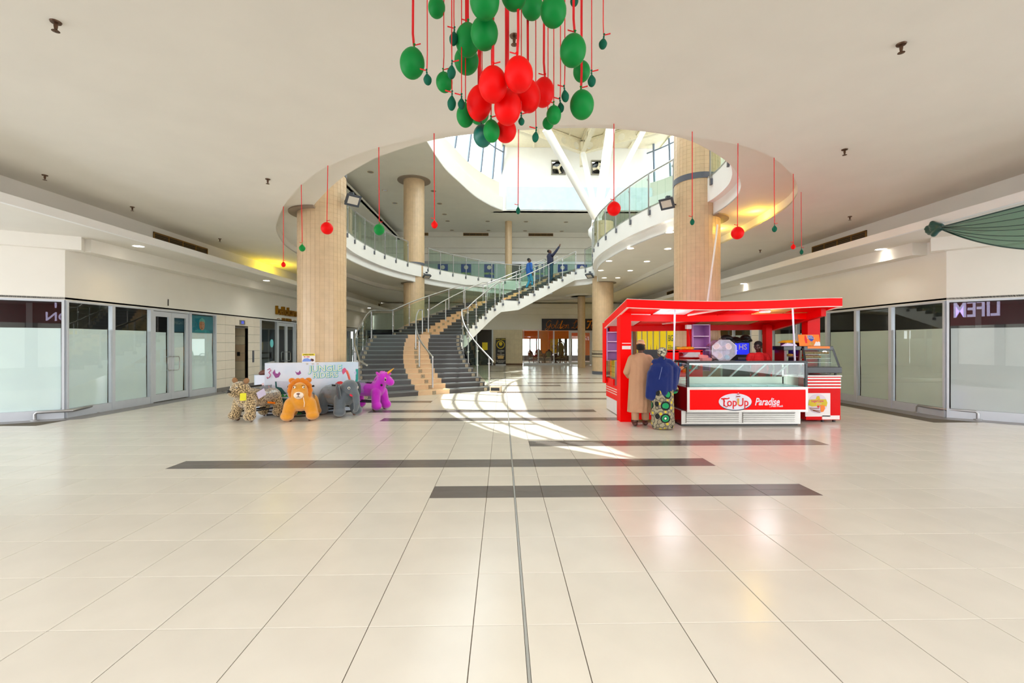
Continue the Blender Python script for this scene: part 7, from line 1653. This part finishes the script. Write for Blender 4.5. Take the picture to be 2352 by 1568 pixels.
BL = [(947, 145, 56, 70, 3.4, G, 'large green balloon hanging alone, farthest left of the central cluster'), (1003, 17, 39, 47, 3.5, G, 'medium green balloon at the upper left of the cluster, touching the top of the view'),
 (982, 182, 19, 27, 3.3, D, 'small dark green balloon just right of the lone large green one'), (1020.5, 189, 38, 46, 3.5, G, 'medium green balloon left of the red ones, overlapped by a small dark one'), (1042, 88, 20, 34, 3.3, D, 'small dark green balloon against the left side of the big green trio'),
 (1037, 165, 20, 33, 3.25, D, 'small dark green balloon overlapping a medium green one at left'), (1037.5, 236, 20, 36, 3.3, D, 'small oblong dark green balloon left of the lowest left red balloon'), (1113, 2, 68, 82, 2.9, G, 'large green balloon at the top, cut by the upper picture edge, above the left chain'),
 (1112.5, 76, 63, 74, 3.1, G, 'large green balloon just below the topmost one in the left chain'), (1074, 92, 56, 76, 3.35, G, 'large green balloon tucked behind its neighbour in the left chain'), (1071.5, 139, 56, 62, 3.6, G, 'green balloon at the bottom of the left chain, above the red balloons'),
 (1180, -15, 60, 75, 3.0, G, 'green balloon at the top centre, showing only its underside'), (1222, 15, 50, 58, 3.3, G, 'green balloon at the top between two larger green ones'), (1271, 25, 60, 72, 3.0, G, 'large green balloon at the top right of the cluster'),
 (1319, 2, 19, 26, 3.3, D, 'small dark green balloon at the top edge right of the large green one'), (1385, 100, 19, 26, 3.3, D, 'small dark green balloon farthest right of the cluster'), (1316, 116, 60, 73, 3.2, G, 'large green balloon on the right, above a half hidden medium one'),
 (1336, 164, 39, 48, 3.5, G, 'medium green balloon half hidden below the large right one'), (1359, 185, 19, 29, 3.3, D, 'small dark green balloon beside the medium one at right'), (1336.5, 240.5, 55, 66, 3.4, G, 'large green balloon lowest on the right side of the cluster'),
 (1298, 220, 18, 29, 3.3, D, 'small dark green balloon left of the lowest large right one'), (1288, 246, 15, 25, 3.4, D, 'tiny dark green balloon behind the small pair right of the red balloons'), (1272, 264, 34, 43, 3.35, G, 'small green balloon right of the red ones, in front of another green'),
 (1259, 283, 26, 29, 3.6, G, 'green balloon peeping out behind the small one right of the reds'), (1197.6, 278, 14.5, 20, 3.3, D, 'tiny dark green balloon directly under the red balloons'), (1230, 314, 15.5, 26, 3.4, D, 'tiny dark teal balloon hanging lowest against the skylight'),
 (1060, 238, 17, 27, 3.3, D, 'small dark green balloon in front of the green one left of the reds'), (1069, 265, 41, 54, 3.5, G, 'green balloon below left of the red balloons'), (1100, 262, 46, 46, 3.75, G, 'green balloon half hidden under the lower left red balloon'),
 (1108.6, 312, 43, 52, 3.6, mat('balloon_teal', (10, 112, 98), .4), 'teal balloon lowest at left against the skylight'), (1129, 301, 38, 52, 3.4, G, 'green balloon between the teal one and the lowest red one'),
 (1191.5, 171, 66, 80, 3.0, R_d, 'topmost large red balloon of the red bunch'), (1132.5, 194, 66, 82, 3.1, R_d, 'large red balloon at the upper left of the red bunch'), (1101, 236, 58, 81, 3.4, R_d, 'large red balloon at the lower left of the red bunch'),
 (1166, 246, 62, 82, 3.25, R_d, 'large red balloon at the lower centre of the red bunch'), (1213.5, 220, 56, 76, 3.35, R_d, 'red balloon in the middle right of the red bunch'), (1248, 212, 50, 68, 3.6, R_d, 'red balloon at the right end of the red bunch'), (1161.5, 300, 49, 54, 3.5, R_d, 'smaller red balloon hanging lowest of the red bunch')]
r_ = random.Random(2)
for u, v, w_, h_, d, m, lb in BL: balloon(lb, u, v, w_, h_, d, m, group='balloons in the central cluster', lean=r_.uniform(-.12, .12))
for u, v, w_, h_, m, tu, tv, lb in ((651, 607, 10, 13, R_d, 651, 474, 'tiny red balloon, leftmost of those hanging round the ceiling opening'), (694, 569, 14, 17, G, 692, 424, 'small green balloon hanging in front of the left mosaic column'), (751, 524, 27, 28, R_d, 753, 380, 'round red balloon in front of the left mosaic column'),
     (871, 527, 24, 26, G, 870, 338, 'green balloon in front of the left balcony railing'), (998, 515, 15, 19, R_d, 997, 306, 'small red balloon just right of the tall beige column'), (1190, 483, 10, 18, D, 1191, 297, 'tiny dark balloon hanging below the centre cluster in front of the white sheet'), (1410, 479, 31, 33, R_d, 1410, 284, 'large red balloon in front of the right balcony railing'),
     (1590, 509, 10, 16, D, 1590, 302, 'tiny green balloon in front of the kiosk mosaic column'), (1694, 535, 28, 29, R_d, 1695, 329, 'large red balloon right of the kiosk column'), (1779, 525, 11, 16, D, 1778, 362, 'tiny green balloon right of the large red one near the glowing cove'), (1822, 566, 10, 13, R_d, 1822, 399, 'tiny red balloon, second from the right end of the opening'), (1841, 578, 7.5, 13, D, 1840, 441, 'tiny green balloon, rightmost of those hanging round the opening')):
    d = (ZC-CAMZ)*FPX/(788-tv); balloon(lb, u, v, w_, h_, d, m, (tu, tv, d), group='balloons round the ceiling opening')
